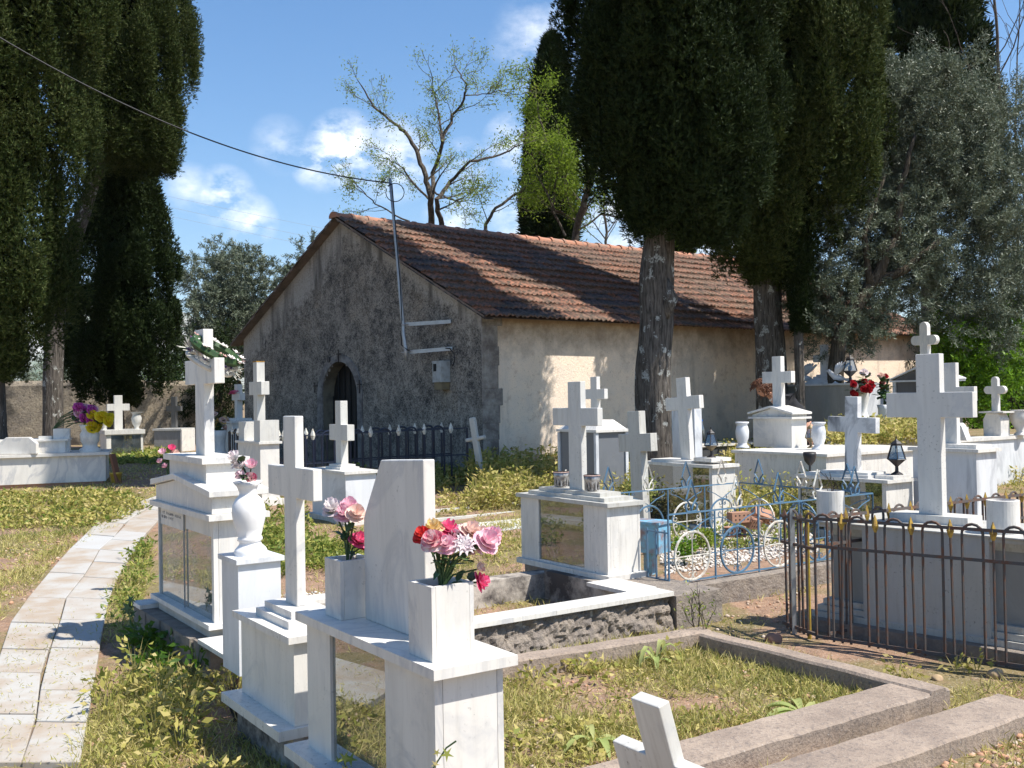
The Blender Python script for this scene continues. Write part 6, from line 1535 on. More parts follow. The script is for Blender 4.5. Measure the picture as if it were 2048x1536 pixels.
# pale blue fence with circles
def scroll(bm, c, r, a0, turns, sgn, rad, u):
    pts = []
    for k in range(11):
        t = k/10; a = a0+sgn*turns*2*math.pi*t; rr = r*(1-.75*t); pts.append(c+u*(rr*math.cos(a))+Vector((0, 0, rr*math.sin(a))))
    tube(bm, pts, rad, 4)
def blue_fence(name, label, runs, h=.52, z0=.22):
    a0 = runs[0][0]; base = Vector((a0.x, a0.y, 0)); o = emp(name, label, 'fence', base, 0); idx = 0
    for a, b, first in runs:
        d = (b-a); d.z = 0; L = d.length; u = d.normalized(); off = Vector((a.x-base.x, a.y-base.y, 0)); Z_ = lambda z: Vector((0, 0, z))
        for z in (z0, z0+h): bm = B(); tube(bm, [off+Z_(z), off+u*L+Z_(z)], .009, 4); fin('rail', bm, SKYBLUE, o)
        per = .50; n = max(1, int(round(L/per))); per = L/n
        for k in range(n):
            c = off+u*(k+.5)*per; R_ = .185; zc = z0+R_+.003; mt = WHITEPT if (k+first) % 2 == 0 else SKYBLUE
            bm = B(); tube(bm, [c+u*R_*math.cos(t)+Z_(zc+R_*math.sin(t)) for t in np.linspace(0, 2*math.pi, 29)[:-1]], .0095, 5, closed=True)
            tube(bm, [c-u*R_+Z_(zc), c+u*R_+Z_(zc)], .006, 4); tube(bm, [c+Z_(zc-R_), c+Z_(zc+R_)], .006, 4)
            for sx in (-1, 1):
                for sz in (-1, 1):
                    scroll(bm, c+u*sx*.03+Z_(zc+sz*(R_-.04)), .03, math.pi/2*sz if True else 0, .9, sx*sz, .004, u)
                    scroll(bm, c+u*sx*(R_-.035)+Z_(zc+sz*.035), .03, 0 if sx > 0 else math.pi, .9, -sx*sz, .004, u)
            fin('circle', bm, mt, o)
            bm = B()
            for sx in (-1, 1):
                tube(bm, [c+Z_(zc+R_+.005), c+u*sx*per*.22+Z_(z0+h-.085), c+u*sx*per*.40+Z_(z0+h-.055)], .005, 4); scroll(bm, c+u*sx*per*.37+Z_(z0+h-.035), .03, -math.pi/2, .8, sx, .004, u)
            b2 = B(); tube(b2, [c-u*per*.5+Z_(zc), c+u*per*.5+Z_(zc)], .0045, 4); fin('rail', b2, SKYBLUE, o)
            fin('scrollwork', bm, SKYBLUE, o)
            m2 = SKYBLUE if (k+first) % 2 == 0 else WHITEPT; bm = B(); zt = z0+h+.006
            for sx in (-1, 1):
                tube(bm, [c+Z_(zt), c+u*sx*.05+Z_(zt+.006), c+u*sx*.062+Z_(zt+.045), c+u*sx*.05+Z_(zt+.065)], .009, 4)
                tube(bm, [c+Z_(zt+.01), c+u*sx*.018+Z_(zt+.055), c+u*sx*.055+Z_(zt+.10), c+Z_(zt+.245)], .009, 4)
            fin('spear_ornament', bm, m2, o)
            bm = B(); tube(bm, [off+u*k*per+Z_(z0-.02), off+u*k*per+Z_(z0+h)], .008, 5); fin('upright', bm, SKYBLUE, o)
        bm = B(); tube(bm, [off+u*L+Z_(z0-.02), off+u*L+Z_(z0+h)], .008, 5); fin('upright', bm, SKYBLUE, o)
    return o
n0 = N0+DX*.02; n1 = n0+DY*2.45; n2 = n1-DX*1.6; n3 = n2-DY*2.45
blue_fence('blue_scroll_fence', 'pale blue and white wrought fence of circles, scrolls and spear ornaments', [(n0, n1, 0), (n3, n2, 1), (n2, n1, 0)])
bm = B(); 
for k in range(3):
    q = n0-DX*(.04+.10*k); tube(bm, [(q.x, q.y, .18), (q.x, q.y, .62)], .008, 5)
for z in (.24, .60): a = n0; b = n0-DX*.26; tube(bm, [(a.x, a.y, z), (b.x, b.y, z)], .008, 4)
tag(fin('short_blue_railing', bm, SKYBLUE), 'short run of plain blue bars joining the glass tomb and the blue fence', 'railing')
# pale blue tin box on a stand
q = at(1298, 1062, 8.75); o = emp('blue_tin_box', 'rusty pale blue tin candle box on a stand inside the blue fence', 'box', (q.x, q.y, .12), MR+R(18))
blk('box', o, -.15, .15, -.10, .10, .20, .44, SKYBLUE2, .004); blk('lid', o, -.165, .165, -.115, .115, .441, .462, SKYBLUE2, .003); blk('stand', o, -.04, .04, -.03, .03, -.1, .2, SKYBLUE2)

# ---------------------------------------------------------------- the bending woman
def woman():
    Yw = 14.9; o0 = at(1612, 870, Yw); zg = float(ground(o0.x, o0.y))+.02
    t = tag(bpy.data.objects.new('person', None), 'woman with curly reddish-brown hair and black jacket bending over behind the temple-like tomb', 'person'); link(t); t.location = (o0.x, o0.y, zg)
    Wp = lambda px, py, dy=0.: at(px, py, Yw+dy)-t.location
    hip = Wp(1618, 862); ches = Wp(1568, 806); neck = Wp(1543, 793); head = Wp(1526, 778)
    hipz = hip.z
    def skin(name, chain, edges, rad, mat, sub=2):
        me = bpy.data.meshes.new(name); me.from_pydata([c[:] for c in chain], edges, []); me.update(); ob = bpy.data.objects.new(name, me); link(ob, t)
        mo = ob.modifiers.new('s', 'SKIN'); 
        for v, r in zip(me.skin_vertices[0].data, rad): v.radius = (r, r)
        me.skin_vertices[0].data[0].use_root = True
        ob.modifiers.new('u', 'SUBSURF').levels = sub; ob.modifiers['u'].render_levels = sub
        me.materials.append(mat); 
        mo.use_smooth_shade = True
        return ob
    SK = plain("skin", (.52, .27, .18), .55, 0, .2, (.45, .20, .13), 20)
    JK = plain("black_wool_jacket", (.012, .012, .015), .9, 0, .4, (.03, .03, .035), 30); SKT = plain("black_skirt", (.014, .013, .016), .9)
    sh = ches.lerp(neck, .35)
    V_ = Vector
    L_sh = sh+V_((0, -.17, 0)); R_sh = sh+V_((.02, .17, 0)); elL = L_sh+V_((-.05, -.05, -.28)); elR = R_sh+V_((-.05, .05, -.28)); wrL = elL+V_((-.14, .02, -.20)); wrR = elR+V_((-.14, -.02, -.20))
    kneeL = V_((.03, -.10, hipz*.52)); kneeR = V_((.08, .10, hipz*.52)); anL = V_((.06, -.11, .08)); anR = V_((.12, .11, .08))
    pts = [hip, hip.lerp(ches, .5)+V_((0, 0, .03)), ches, sh, neck, neck.lerp(head, .5), L_sh, elL, wrL, R_sh, elR, wrR, hip+V_((0, -.09, -.08)), kneeL, anL, anL+V_((-.16, 0, -.04)), hip+V_((0, .09, -.08)), kneeR, anR, anR+V_((-.16, 0, -.04))]
    ed = [(0, 1), (1, 2), (2, 3), (3, 4), (4, 5), (3, 6), (6, 7), (7, 8), (3, 9), (9, 10), (10, 11), (0, 12), (12, 13), (13, 14), (14, 15), (0, 16), (16, 17), (17, 18), (18, 19)]
    rd = [.15, .14, .155, .12, .052, .05, .07, .048, .030, .07, .048, .030, .11, .065, .042, .035, .11, .065, .042, .035]
    skin('body', pts, ed, rd, SK)
    skin('jacket', [hip+V_((0, 0, .02)), hip.lerp(ches, .5)+V_((0, 0, .035)), ches, sh, neck.lerp(sh, .3), L_sh, elL, wrL.lerp(elL, .12), R_sh, elR, wrR.lerp(elR, .12)], [(0, 1), (1, 2), (2, 3), (3, 4), (3, 5), (5, 6), (6, 7), (3, 8), (8, 9), (9, 10)], [.18, .165, .18, .145, .075, .092, .064, .045, .092, .064, .045], JK)
    skin('skirt', [hip, hip+V_((.01, 0, -.2)), V_((.06, 0, hipz*.55)), V_((.08, 0, hipz*.38))], [(0, 1), (1, 2), (2, 3)], [.19, .19, .19, .20], SKT)
    bm = B(); d = (neck-sh).normalized(); u_ = d.orthogonal().normalized(); v_ = d.cross(u_)
    tube(bm, [neck-d*.01+(u_*math.cos(a)+v_*math.sin(a))*.062 for a in np.linspace(0, 6.28, 17)[:-1]], .014, 6, closed=True); fin('collar', bm, plain("white_collar", (.7, .7, .72), .7), t)
    # head: face turned down and to the left
    bm = B(); bmesh.ops.create_uvsphere(bm, u_segments=28, v_segments=20, radius=1.)
    fdir = V_((-.84, -.12, -.52)).normalized(); upd = (V_((-.52, 0, .85))-fdir*V_((-.52, 0, .85)).dot(fdir)).normalized(); sd = fdir.cross(upd)
    def shape(v):
        x, y, z = v   # x: side, y: face forward, z: up
        w_ = .074*(1-.18*max(0, -z)**1.5); X_ = x*w_; Y_ = y*(.092 if y > 0 else .098); Z_ = z*.115
        if y > 0:
            Y_ += .020*math.exp(-(x/.16)**2-((z+.12)/.16)**2)      # nose
            Y_ += .009*math.exp(-(x/.30)**2-((z+.48)/.07)**2)+.008*math.exp(-(x/.3)**2-((z+.60)/.06)**2)   # lips
            Y_ += .010*math.exp(-(x/.3)**2-((z+.86)/.13)**2)       # chin
            Y_ -= .010*math.exp(-((abs(x)-.42)/.17)**2-((z-.02)/.12)**2)  # eye sockets
            Y_ += .005*math.exp(-((abs(x)-.4)/.25)**2-((z-.22)/.07)**2)
        return sd*X_+fdir*Y_+upd*Z_
    for v in bm.verts: v.co = head+shape(v.co)
    fin('head', bm, SK, t, smooth=True)
    bm = B()
    for sx in (-1, 1):
        c_ = head+sd*sx*.076+upd*-.005-fdir*.005
        tube(bm, [c_+upd*.03, c_+upd*.02-fdir*.016+sd*sx*.012, c_-upd*.01-fdir*.018+sd*sx*.012, c_-upd*.03], [.008, .011, .010, .006], 6)
    fin('ears', bm, SK, t, smooth=True)
    bm = B()
    for sx in (-1, 1):
        bmesh.ops.create_uvsphere(bm, u_segments=10, v_segments=8, radius=.012, matrix=Matrix.Translation(head+sd*sx*.031+fdir*.076+upd*.004))
    fin('eyes', bm, plain("eye", (.05, .03, .02), .2), t, smooth=True)
    # five fingers each hand
    for wr_, s_ in ((wrL, -1), (wrR, 1)):
        dd = V_((-.62, 0, -.78)); pl_ = wr_+dd*.07; ch = [wr_, pl_]; ed2 = [(0, 1)]; rr = [.026, .034]
        for k in range(4):
            b0 = pl_+V_((0, (k-1.5)*.019, 0))+dd*.015; L = (.068, .078, .074, .058)[k]; i0 = len(ch); ch += [b0, b0+dd*L*.5+V_((-.008, 0, -.002)), b0+dd*L+V_((.012, 0, -.006))]; ed2 += [(1, i0), (i0, i0+1), (i0+1, i0+2)]; rr += [.010, .009, .007]
        b0 = wr_+dd*.03+V_((0, -s_*.028, 0)); i0 = len(ch); ch += [b0, b0+dd*.03+V_((-.01, -s_*.018, 0)), b0+dd*.06+V_((-.01, -s_*.02, 0))]; ed2 += [(0, i0), (i0, i0+1), (i0+1, i0+2)]; rr += [.012, .011, .008]
        skin('hand', ch, ed2, rr, SK, 2)
    # curly hair
    rs = np.random.default_rng(6); bm = B(); 
    for k in range(420):
        v = rs.normal(size=3); v /= np.linalg.norm(v); 
        if v[1] > .38 and v[2] < .55: continue
        if v[2] < -.55: continue
        p = head+sd*v[0]*.088+fdir*v[1]*.106+upd*(v[2]*.122+.012)
        n_ = (sd*v[0]+fdir*v[1]+upd*v[2]).normalized(); a_ = n_.orthogonal().normalized(); b_ = n_.cross(a_); ph = rs.random()*6.28; g_ = .055+.03*rs.random(); pts_ = []
        for i in range(9):
            s_ = i/8; an = ph+s_*7.5; pts_.append(p+n_*(g_*s_)+V_((0, 0, -.05))*s_*s_+(a_*math.cos(an)+b_*math.sin(an))*.017*(.5+s_*.6))
        tube(bm, pts_, [.0075]*5+[.006]*3+[.003], 4)
    fin('hair', bm, plain("reddish_brown_hair", (.10, .035, .014), .5, 0, .6, (.22, .09, .04), 60), t, smooth=True)
woman()

# ---------------------------------------------------------------- ground cover
def inpoly(x, y, poly):
    c_ = np.zeros(len(x), bool); j = len(poly)-1
    for i in range(len(poly)):
        xi, yi = poly[i]; xj, yj = poly[j]
        cond = ((yi > y) != (yj > y)) & (x < (xj-xi)*(y-yi)/(yj-yi+1e-12)+xi); c_ ^= cond; j = i
    return c_
def sample(pxpoly, dens, z=None):
    w_ = [(G0(x, y) if z is None else P(x, y, z)) for x, y in pxpoly]; poly = [(p.x, p.y) for p in w_]
    xs = [p[0] for p in poly]; ys = [p[1] for p in poly]; A = (max(xs)-min(xs))*(max(ys)-min(ys)); n = int(A*dens)
    x = rng.uniform(min(xs), max(xs), n); y = rng.uniform(min(ys), max(ys), n); k = inpoly(x, y, poly); return x[k], y[k]
def gz(x, y): return ground(x, y)
def pnoise(x, y, s): return np.array([mn.noise((a*s, b*s, 5.5)) for a, b in zip(x, y)])
STRAW = leafmat("dry_grass_blades", [(.15, .16, .045), (.30, .30, .08), (.48, .43, .14), (.60, .52, .24), (.34, .23, .11)], .7, .35, .2)
GREENG = leafmat("green_grass_blades", [(.05, .09, .018), (.10, .16, .03), (.22, .26, .05), (.36, .32, .10)], .6, .35, .2)
WEED = leafmat("yellowing_weed_leaves", [(.11, .17, .03), (.26, .28, .06), (.45, .40, .11), (.58, .49, .20), (.48, .33, .17)], .55, .4, .25)
WEEDG = leafmat("greener_weed_leaves", [(.06, .13, .02), (.16, .23, .04), (.34, .35, .08), (.52, .46, .15)], .5, .4, .3)
def grass(name, label, zones, mat=STRAW, L=.07, W=.005, lay=.6, thresh=-.25, clump=True):
    C, Fc, m_ = [], [], 0
    for poly, dens, *r in zones:
        z = r[0] if r else None
        x, y = sample(poly, dens, z)
        if clump and len(x):
            nn = pnoise(x, y, 1.7)+.6*pnoise(x, y, 5.); k = nn+rng.normal(0, .22, len(x)) > thresh; x, y = x[k], y[k]
        n = len(x); zz = gz(x, y) if z is None else np.full(n, z)
        d = rng.normal(size=(n, 3))*np.array([1, 1, .4])*lay; d[:, 2] = np.abs(d[:, 2])+.55; d = unit(d)
        far = 1+np.clip((y-6)/12, 0, 1.5)
        c_, f_ = blades(np.stack([x, y, zz-.005], 1), d, L*(.45+.9*rng.random(n)), W*far*(.7+.7*rng.random(n)), curl=.3); C.append(c_); Fc.append(f_+m_); m_ += len(c_)
    return tag(npmesh(name, np.concatenate(C), np.concatenate(Fc), mat), label, 'grass' if 'grass' in name else 'weeds', kind='stuff')
def weeds(name, label, zones, mat=WEED, cat='weeds'):
    """zones: polygon, plants per m2, height, leaf size, spread, z"""
    C, Fc, m_ = [], [], 0
    for poly, dens, hgt, ls, spr_, *r in zones:
        z = r[0] if r else None; x, y = sample(poly, dens*1.4, z); n = len(x)
        if not n: continue
        zz = gz(x, y) if z is None else np.full(n, z); h = hgt*1.1*(.55+.6*rng.random(n)); per = int(18+hgt*60)
        own = np.repeat(np.arange(n), per); t = rng.random(len(own))**.75; a = rng.random(len(own))*6.28; rr = spr_*(.25+.75*rng.random(len(own)))*(.4+.8*t)*1.15
        base = np.stack([x[own]+np.cos(a)*rr, y[own]+np.sin(a)*rr, zz[own]+h[own]*t*(1-.35*(rr/spr_)**2)], 1)
        d = unit(np.stack([np.cos(a), np.sin(a), rng.normal(.15, .5, len(own))], 1)+rng.normal(size=(len(own), 3))*.35)
        far = 1+np.clip((base[:, 1]-9)/16, 0, 1.)
        ls = ls*1.2; c_, f_ = blades(base, d, ls*far*(.55+.8*rng.random(len(own))), ls*far*(.35+.25*rng.random(len(own))), curl=.18); C.append(c_); Fc.append(f_+m_); m_ += len(c_)
        so_ = np.repeat(np.arange(n), 5); a = rng.random(len(so_))*6.28      # stems
        st = np.stack([x[so_], y[so_], zz[so_]], 1); d = unit(np.stack([np.cos(a)*spr_, np.sin(a)*spr_, h[so_]], 1)); side = np.cross(d, np.array([0, 1., 0])[None])
        c_, f_ = blades(st, d, h[so_]*.95, .006*(1+np.clip((st[:, 1]-8)/10, 0, 1)), side); C.append(c_); Fc.append(f_+m_); m_ += len(c_)
    return tag(npmesh(name, np.concatenate(C), np.concatenate(Fc), mat), label, cat, kind='stuff')
PLOT = [(1060, 1315), (1385, 1266), (1870, 1385), (1560, 1470), (1240, 1600), (1000, 1640), (1000, 1330)]
grass('dry_grass', 'matted dry grass in the kerbed plot and between the graves', [
    ([(1650, 990), (2100, 990), (2900, 1080), (2700, 940), (1750, 930)], 170), ([(-900, 1000), (-60, 1000), (-60, 1500), (-900, 1400)], 260), ([(2080, 1100), (2900, 1100), (2700, 1500), (2080, 1450)], 500),
    (PLOT, 8000, .0), ([(870, 1330), (1500, 1270), (1640, 1180), (1640, 1060), (1300, 1000), (1000, 1000), (860, 1100)], 700), ([(430, 1300), (430, 1050), (880, 1050), (880, 1300)], 900), ([(1300, 1290), (1400, 1250), (1330, 1195), (980, 1260), (980, 1320)], 900), ([(1000, 1330), (1100, 1330), (1350, 1600), (1000, 1700)], 3500, 0.),
    ([(150, 1480), (320, 1280), (480, 1420), (640, 1560), (700, 1700), (100, 1700)], 6500), ([(1500, 1536), (2048, 1420), (2200, 1500), (2200, 1750), (1500, 1750)], 2000),
    ([(0, 1140), (140, 1090), (60, 1180), (-60, 1300), (-200, 1300)], 3000), ([(-100, 1090), (250, 1050), (120, 1110), (-100, 1160)], 1300), ([(180, 1290), (220, 1180), (290, 1090), (310, 1100), (290, 1200), (250, 1300)], 2600),
    ([(1880, 1390), (2010, 1360), (2100, 1375), (2060, 1400), (1900, 1430)], 2600), ([(1020, 1000), (1260, 900), (1500, 960), (1700, 1000), (1600, 1080), (1000, 1110)], 700), ([(870, 1060), (1040, 1050), (1040, 1130), (880, 1150)], 1800), ([(1560, 900), (2048, 930), (2048, 980), (1600, 960)], 500),
    ([(0, 975), (440, 950), (440, 905), (220, 905), (210, 960)], 260), ([(0, 1100), (290, 1030), (420, 960), (200, 960), (0, 985)], 420), ([(1000, 1050), (1040, 1060), (1060, 1110), (1000, 1110)], 2000), ([(880, 1190), (960, 1215), (1330, 1180), (1080, 1140), (900, 1160)], 900, .02)], STRAW, .075, .0055, 1.0, -.15)
grass('path_litter_grass', 'dry stalks and litter strewn over the stone path', [([(-70, 1640), (160, 1640), (208, 1255), (300, 1082), (372, 1030), (262, 1042), (140, 1118), (20, 1255)], 420, .036)], STRAW, .035, .004, 2.5, -1.)
grass('green_grass', 'short greener grass patches on the lawn and in the plot', [
    (PLOT, 2600, 0.), ([(150, 1536), (330, 1300), (460, 1420), (620, 1560), (150, 1700)], 900), ([(-100, 1005), (270, 985), (290, 1030), (180, 1070), (-100, 1085)], 900), ([(220, 902), (340, 902), (340, 925), (210, 925)], 500),
    ([(870, 1060), (1040, 1060), (1040, 1130), (880, 1150)], 2200), ([(1330, 1120), (1640, 1080), (1500, 1010), (1300, 1060)], 700), ([(1990, 930), (2100, 920), (2100, 1000), (1950, 985)], 500)], GREENG, .06, .005, .8, 0.)
weeds('yellow_weeds', 'dense yellowing weeds in front of the chapel walls and between the tombs', [
    ([(1440, 1065), (1640, 1075), (1660, 1030), (1440, 1020)], 26, .52, .042, .15), ([(1190, 1055), (1290, 1055), (1290, 1000), (1190, 1000)], 22, .5, .045, .14), ([(950, 1020), (1110, 1020), (1110, 975), (950, 975)], 24, .42, .045, .15), ([(1655, 894), (1860, 890), (1850, 872), (1665, 872)], 26, .36, .045, .14, .88), ([(-60, 1060), (200, 1055), (290, 1020), (240, 985), (-60, 990)], 22, .09, .045, .12),
    ([(700, 1010), (1260, 960), (1260, 920), (700, 975)], 10, .26, .04, .14), ([(880, 1130), (1030, 1130), (1030, 1065), (880, 1065)], 16, .06, .03, .1), ([(1450, 960), (1850, 960), (1850, 905), (1450, 915)], 14, .40, .045, .15), (PLOT, 9, .05, .028, .08, 0.),
    ([(950, 985), (1110, 985), (1110, 905), (945, 930)], 26, .52, .050, .16), ([(1200, 985), (1300, 985), (1300, 900), (1205, 905)], 26, .50, .05, .15), ([(745, 985), (935, 975), (935, 950), (760, 955)], 16, .27, .045, .13), ([(1300, 930), (1480, 930), (1480, 900), (1300, 900)], 14, .34, .05, .15),
    ([(1470, 1010), (1640, 1015), (1640, 945), (1470, 945)], 24, .34, .05, .14), ([(1640, 965), (1850, 950), (1860, 890), (1650, 900)], 24, .55, .05, .16), ([(1820, 1040), (1600, 1060), (1590, 1000), (1700, 990)], 12, .2, .045, .12), ([(870, 1045), (1030, 1010), (1030, 985), (870, 1000)], 22, .14, .04, .12), ([(1300, 1000), (1280, 1060), (1200, 1070), (1210, 980)], 14, .35, .045, .13), ([(1960, 985), (2100, 985), (2100, 930), (1975, 930)], 8, .25, .04, .12)])
weeds('green_weeds', 'yellow-green leafy weeds around the marble tombs', [
    ([(510, 1160), (860, 1140), (870, 1080), (700, 1090), (520, 1085)], 42, .20, .040, .10), ([(505, 1090), (600, 1090), (610, 1040), (505, 1030)], 22, .26, .04, .12), ([(-60, 1060), (200, 1055), (290, 1020), (240, 985), (-60, 990)], 9, .07, .045, .12), ([(210, 1260), (290, 1260), (300, 1080), (270, 1110)], 24, .14, .038, .09),
    ([(1340, 1120), (1600, 1085), (1560, 1020), (1330, 1060)], 12, .14, .036, .09, .13), ([(220, 930), (340, 930), (340, 905), (220, 905)], 10, .10, .05, .14), ([(1560, 1060), (1640, 1050), (1640, 1000), (1540, 1010)], 8, .15, .04, .1), ([(690, 985), (745, 985), (745, 950), (690, 950)], 10, .3, .045, .12)], WEEDG)
weeds('foreground_weeds', 'tangle of yellow ivy-leaved weeds in front of the nearest tombs', [
    ([(190, 1440), (260, 1350), (400, 1370), (440, 1500), (330, 1540)], 24, .22, .042, .11), ([(150, 1640), (180, 1470), (420, 1500), (620, 1640)], 12, .10, .034, .09), ([(400, 1400), (470, 1370), (520, 1470), (430, 1500)], 18, .26, .04, .10), ([(1060, 1340), (1340, 1300), (1400, 1330), (1300, 1370), (1080, 1390)], 15, .12, .040, .09, .0), ([(1000, 1560), (1000, 1480), (1240, 1440), (1250, 1560)], 12, .09, .036, .08, 0.), ([(1250, 1430), (1500, 1420), (1640, 1460), (1360, 1530), (1350, 1450)], 7, .07, .03, .07, 0.),
    ([(1790, 1372), (1990, 1372), (1990, 1340), (1800, 1340)], 18, .12, .035, .08), ([(480, 1620), (800, 1620), (640, 1530), (500, 1510)], 5, .14, .04, .08)], WEED)
weeds('dark_plants', 'green leafy plants growing in the shade of the rough base and behind the glass tomb', [
    ([(255, 1300), (350, 1300), (420, 1400), (330, 1390)], 18, .22, .055, .09), ([(1215, 975), (1255, 975), (1255, 925), (1215, 925)], 12, .55, .09, .14)], leafmat("deep_green_leaves", [(.03, .08, .01), (.07, .15, .015), (.13, .24, .02)], .45, .4, .4))
# pebbles: stones too many to count
def pebbles(name, label, zones, mat):
    ico = bmesh.new(); bmesh.ops.create_icosphere(ico, subdivisions=1, radius=1.); V0 = np.array([v.co[:] for v in ico.verts]); F0_ = np.array([[v.index for v in f.verts] for f in ico.faces]); ico.free(); C, Fc, m_ = [], [], 0
    for poly, dens, size, *r in zones:
        z = r[0] if r else None; x, y = sample(poly, dens, z); n = len(x)
        if not n: continue
        zz = gz(x, y) if z is None else np.full(n, z); s = size*(.35+rng.random(n)**2*1.3); sc = rng.uniform(.6, 1.3, (n, 1, 3))*np.array([1, 1, .7]); q = V0[None]*(1+rng.normal(0, .14, (n, len(V0), 1)))*sc*s[:, None, None]
        a = rng.random(n)*6.28; ca, sa = np.cos(a)[:, None], np.sin(a)[:, None]; X_ = q[..., 0]*ca-q[..., 1]*sa; Y_ = q[..., 0]*sa+q[..., 1]*ca
        co = np.stack([X_+x[:, None], Y_+y[:, None], q[..., 2]+zz[:, None]+s[:, None]*.3], -1).reshape(-1, 3); f_ = (F0_[None]+(np.arange(n)*len(V0))[:, None, None]).reshape(-1, 3)+m_; C.append(co); Fc.append(f_); m_ += len(co)
    return tag(npmesh(name, np.concatenate(C), np.concatenate(Fc), mat), label, 'pebbles', kind='stuff')
PEB = leafmat("loose_stones", [(.55, .50, .44), (.40, .30, .22), (.46, .25, .15), (.30, .22, .17)], .85, 0, .2); PEBW = leafmat("white_chippings", [(.70, .67, .62), (.55, .50, .44), (.62, .55, .48)], .85, 0, .2)
pebbles('pebbles', 'scattered reddish and pale stones on the soil', [
    ([(1400, 1290), (1880, 1395), (1700, 1440), (1500, 1380)], 420, .016, 0.), ([(1480, 1560), (2048, 1410), (2200, 1480), (2200, 1700), (1480, 1700)], 900, .015), ([(0, 1100), (240, 1000), (300, 1040), (160, 1110), (50, 1220), (-60, 1200)], 160, .014), ([(1360, 1260), (1560, 1290), (1600, 1180), (1350, 1195)], 150, .012), (PLOT, 90, .013, 0.), ([(170, 1400), (260, 1300), (420, 1450), (600, 1600), (150, 1650)], 160, .012), ([(200, 940), (420, 940), (420, 990), (240, 990)], 60, .02), ([(990, 1230), (1330, 1190), (1100, 1150), (900, 1170)], 500, .013, .0)], PEB)
pebbles('white_chippings', 'white marble chippings inside the blue fence and the far low tomb', [
    ([(1330, 1150), (1640, 1105), (1600, 1030), (1300, 1070)], 1300, .013, .13), ([(560, 1230), (700, 1230), (700, 1180), (560, 1190)], 900, .014, .05)], PEBW)
bm = B(); pp_ = [N0-DX*.0+DY*.02, N0+DY*2.5, N0+DY*2.5-DX*1.6, N0-DX*1.6+DY*.02]; bm.faces.new([bm.verts.new((p.x, p.y, .125)) for p in pp_]); bed = fin('chipping_bed', bm, SOIL); tag(bed, 'raised bed of soil inside the blue fence', 'bed', kind='structure')

# individual plants
def rosette(label, p, n, L, w_, mat, up=.5, seed=0, name='broadleaf_plant'):
    rs = random.Random(seed); o = emp(name, label, 'plant', p, 0); bm = B()
    for k in range(n):
        a = 2*math.pi*k/n+rs.uniform(-.4, .4); l_ = L*rs.uniform(.6, 1.1); e = up*rs.uniform(.5, 1.4); d = Vector((math.cos(a), math.sin(a), 0)); s = Vector((-d.y, d.x, 0)); prev = None
        for i in range(7):
            t = i/6; q = d*l_*t*.95+Vector((0, 0, l_*(e*t-e*1.05*t*t)+.01)); ww = w_*math.sin(.2+t*2.85)*(.5+.5*t)
            r_ = [bm.verts.new(q-s*ww+Vector((0, 0, ww*.4))), bm.verts.new(q), bm.verts.new(q+s*ww+Vector((0, 0, ww*.4)))]
            if prev: bm.faces.new((prev[0], prev[1], r_[1], r_[0])); bm.faces.new((prev[1], prev[2], r_[2], r_[1]))
            prev = r_
    fin('leaves', bm, mat, o, smooth=True); return o
PALEG = leafmat("pale_green_leaf", [(.22, .32, .08), (.40, .46, .16), (.50, .48, .22)], .55, .4)
rosette('pale broad-leaved plant by the near corner of the kerbed plot', P(1604, 1432, .0), 11, .24, .034, PALEG, .5, 3)
rosette('pale broad-leaved plant left of the leaning cross at the bottom', P(1190, 1492, .0), 9, .22, .026, PALEG, .8, 4)
rosette('upright yellow-green plant at the back of the kerbed plot', P(1312, 1330, .0), 9, .20, .022, PALEG, 2.0, 5)
def twigs(label, root, n, h, seed, name='dead_shrub', mat=BARK_L, leaves_=0, depth=2):
    o = emp(name, label, 'shrub', root, 0); rs = np.random.default_rng(seed); bm = B(); lv = []
    for k in range(n): grow(bm, lv, Vector((rs.normal(0, .02), rs.normal(0, .02), -.02)), Vector((rs.normal(0, .25), rs.normal(0, .25), 1)), .008, h*(.6+.4*rs.random()), depth, rs, .4, .2, minr=.0022, seg=5)
    fin('stems', bm, mat, o)
    if leaves_: sparse_leaves('leaves', lv, o, WEEDG, rs, .8, leaves_, .03)
twigs('leggy dead shrub at the corner of the kerbed plot', P(1392, 1290, .0), 4, .24, 3, leaves_=1)
twigs('dry grey twiggy weed against the slim cross tomb', G0(478, 1440), 6, .14, 5, 'dry_weed', depth=2)
twigs('red-stemmed leafy shrub between the dark glass tomb and the blue tin box', P(1290, 1040, .3), 6, .30, 6, 'red_leaf_shrub', leaves_=7)
for lab, px, py, z, r_, sd_ in (('yellow-green flower head rising among weeds behind the pale roses', 715, 1010, .0, .12, 2), ('bright yellow-green plant inside the blue fence', 1410, 1110, .13, .10, 3), ('second leafy green plant inside the blue fence, left of the bright one', 1370, 1130, .13, .10, 4)):
    p = P(px, py, z); rs = np.random.default_rng(sd_); n = 420; o = emp('spurge_plant', lab, 'plant', p, 0)
    v = unit(rs.normal(size=(n, 3))); h_ = .30 if sd_ == 2 else .16; c_ = v*r_*np.array([1, 1, .9])*rs.random((n, 1))**.4+np.array([0, 0, h_]); co, f = blades(c_, unit(v+rs.normal(size=(n, 3))*.4), .035, .018); npmesh('leaves', co, f, LOCG if sd_ > 3 else LOC, o)
    bm = B(); 
    for k in range(5): tube(bm, [(0, 0, 0), (rs.normal(0, .03), rs.normal(0, .03), h_*.6), (rs.normal(0, .05), rs.normal(0, .05), h_)], .004, 4)
    fin('stems', bm, STEM, o)
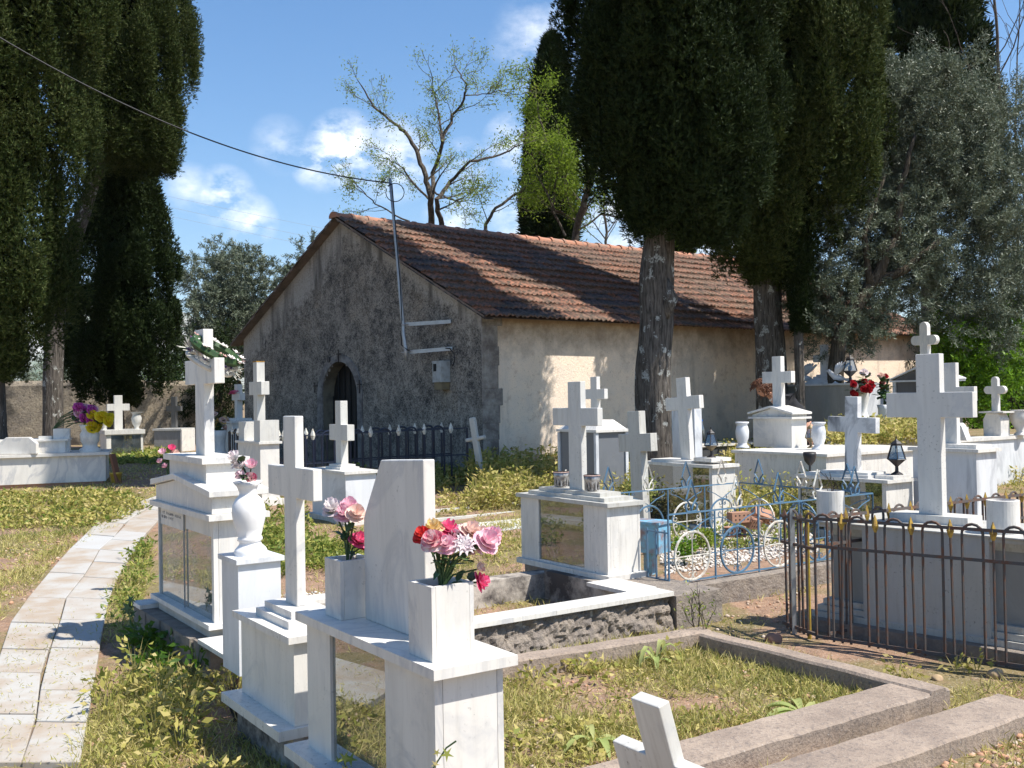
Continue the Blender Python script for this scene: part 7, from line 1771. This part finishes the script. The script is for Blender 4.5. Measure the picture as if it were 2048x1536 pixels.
# pink flowers behind the tall gabled tomb
q = at(336, 918, 8.6)
bouquet('artificial dusty pink flowers lying behind the left end of the tall gabled tomb', (q.x, q.y, q.z-.12), [(326, 908, 8.6, .05, PK, 'bud'), (343, 900, 8.6, .05, HOT, 'bud'), (322, 925, 8.6, .04, PK, 'bud'), (350, 908, 8.6, .05, PEA, 'rose'), (332, 935, 8.6, .04, PK, 'bud')], leaves_=8, seed=77, lsize=.08)
# ivy creeping on the nearest tomb
bm = B(); rs = random.Random(9); q0 = topat
def ivy(label, a, pts, seed, n=9, s=.05, mat=WEEDG):
    o = emp('creeper', label, 'creeper', a, 0); rs = random.Random(seed); bm = B(); P_ = [Vector(p) for p in pts]; tube(bm, P_, .003, 4); fin('stem', bm, STEM, o); bm = B()
    for k in range(n):
        i = rs.randrange(len(P_)-1); c = P_[i].lerp(P_[i+1], rs.random())+Vector((rs.uniform(-.03, .03), rs.uniform(-.04, 0), rs.uniform(-.03, .03))); u = Vector((rs.uniform(-1, 1), rs.uniform(-.5, .2), rs.uniform(-1, 1))).normalized(); v = u.cross(Vector((.3, -.9, .3))).normalized(); ll = s*rs.uniform(.6, 1.1)
        bm.faces.new([bm.verts.new(c+u*math.cos(t)*ll*(.65+.35*math.cos(5*t))+v*math.sin(t)*ll*(.65+.35*math.cos(5*t))) for t in np.linspace(0, 2*math.pi, 11)[:-1]])
    fin('leaves', bm, mat, o)
a = at(690, 1536, 3.6); ivy('young green creeper at the foot of the nearest tomb glass', (a.x, a.y, a.z-.1), [(0, 0, 0), (.01, 0, .08), (-.01, 0, .15)], 3, 8, .026)
a = at(880, 1536, 3.1); ivy('thin yellow creeper before the lit end of the nearest tomb', (a.x, a.y, a.z-.1), [(0, 0, 0), (-.02, 0, .10), (.02, 0, .16), (.05, 0, .18)], 4, 7, .022, WEED)
a = P(265, 1290, 0); ivy('dark green creeper climbing the left corner of the rough base', (a.x+.03, a.y-.05, 0), [(0, 0, 0), (.02, 0, .12), (-.02, -.01, .24), (.0, 0, .30)], 5, 14, .05, GLEAF)

# ---------------------------------------------------------------- haze
bm = B(); box(bm, -6000, 3000, -60, 6200, -60, 760); hzo = fin('haze', bm, bpy.data.materials.new("haze_air"))
hm_ = hzo.data.materials[0]; hm_.use_nodes = True; hm_.node_tree.nodes.clear(); _o = N(hm_.node_tree, 'ShaderNodeOutputMaterial'); _v = N(hm_.node_tree, 'ShaderNodeVolumePrincipled', Density=.00007); _v.inputs['Color'].default_value = (.80, .88, 1, 1); _v.inputs['Anisotropy'].default_value = .1
hm_.node_tree.links.new(_v.outputs[0], _o.inputs['Volume']); tag(hzo, 'thin bluish haze over the far mountain', 'haze', kind='stuff')
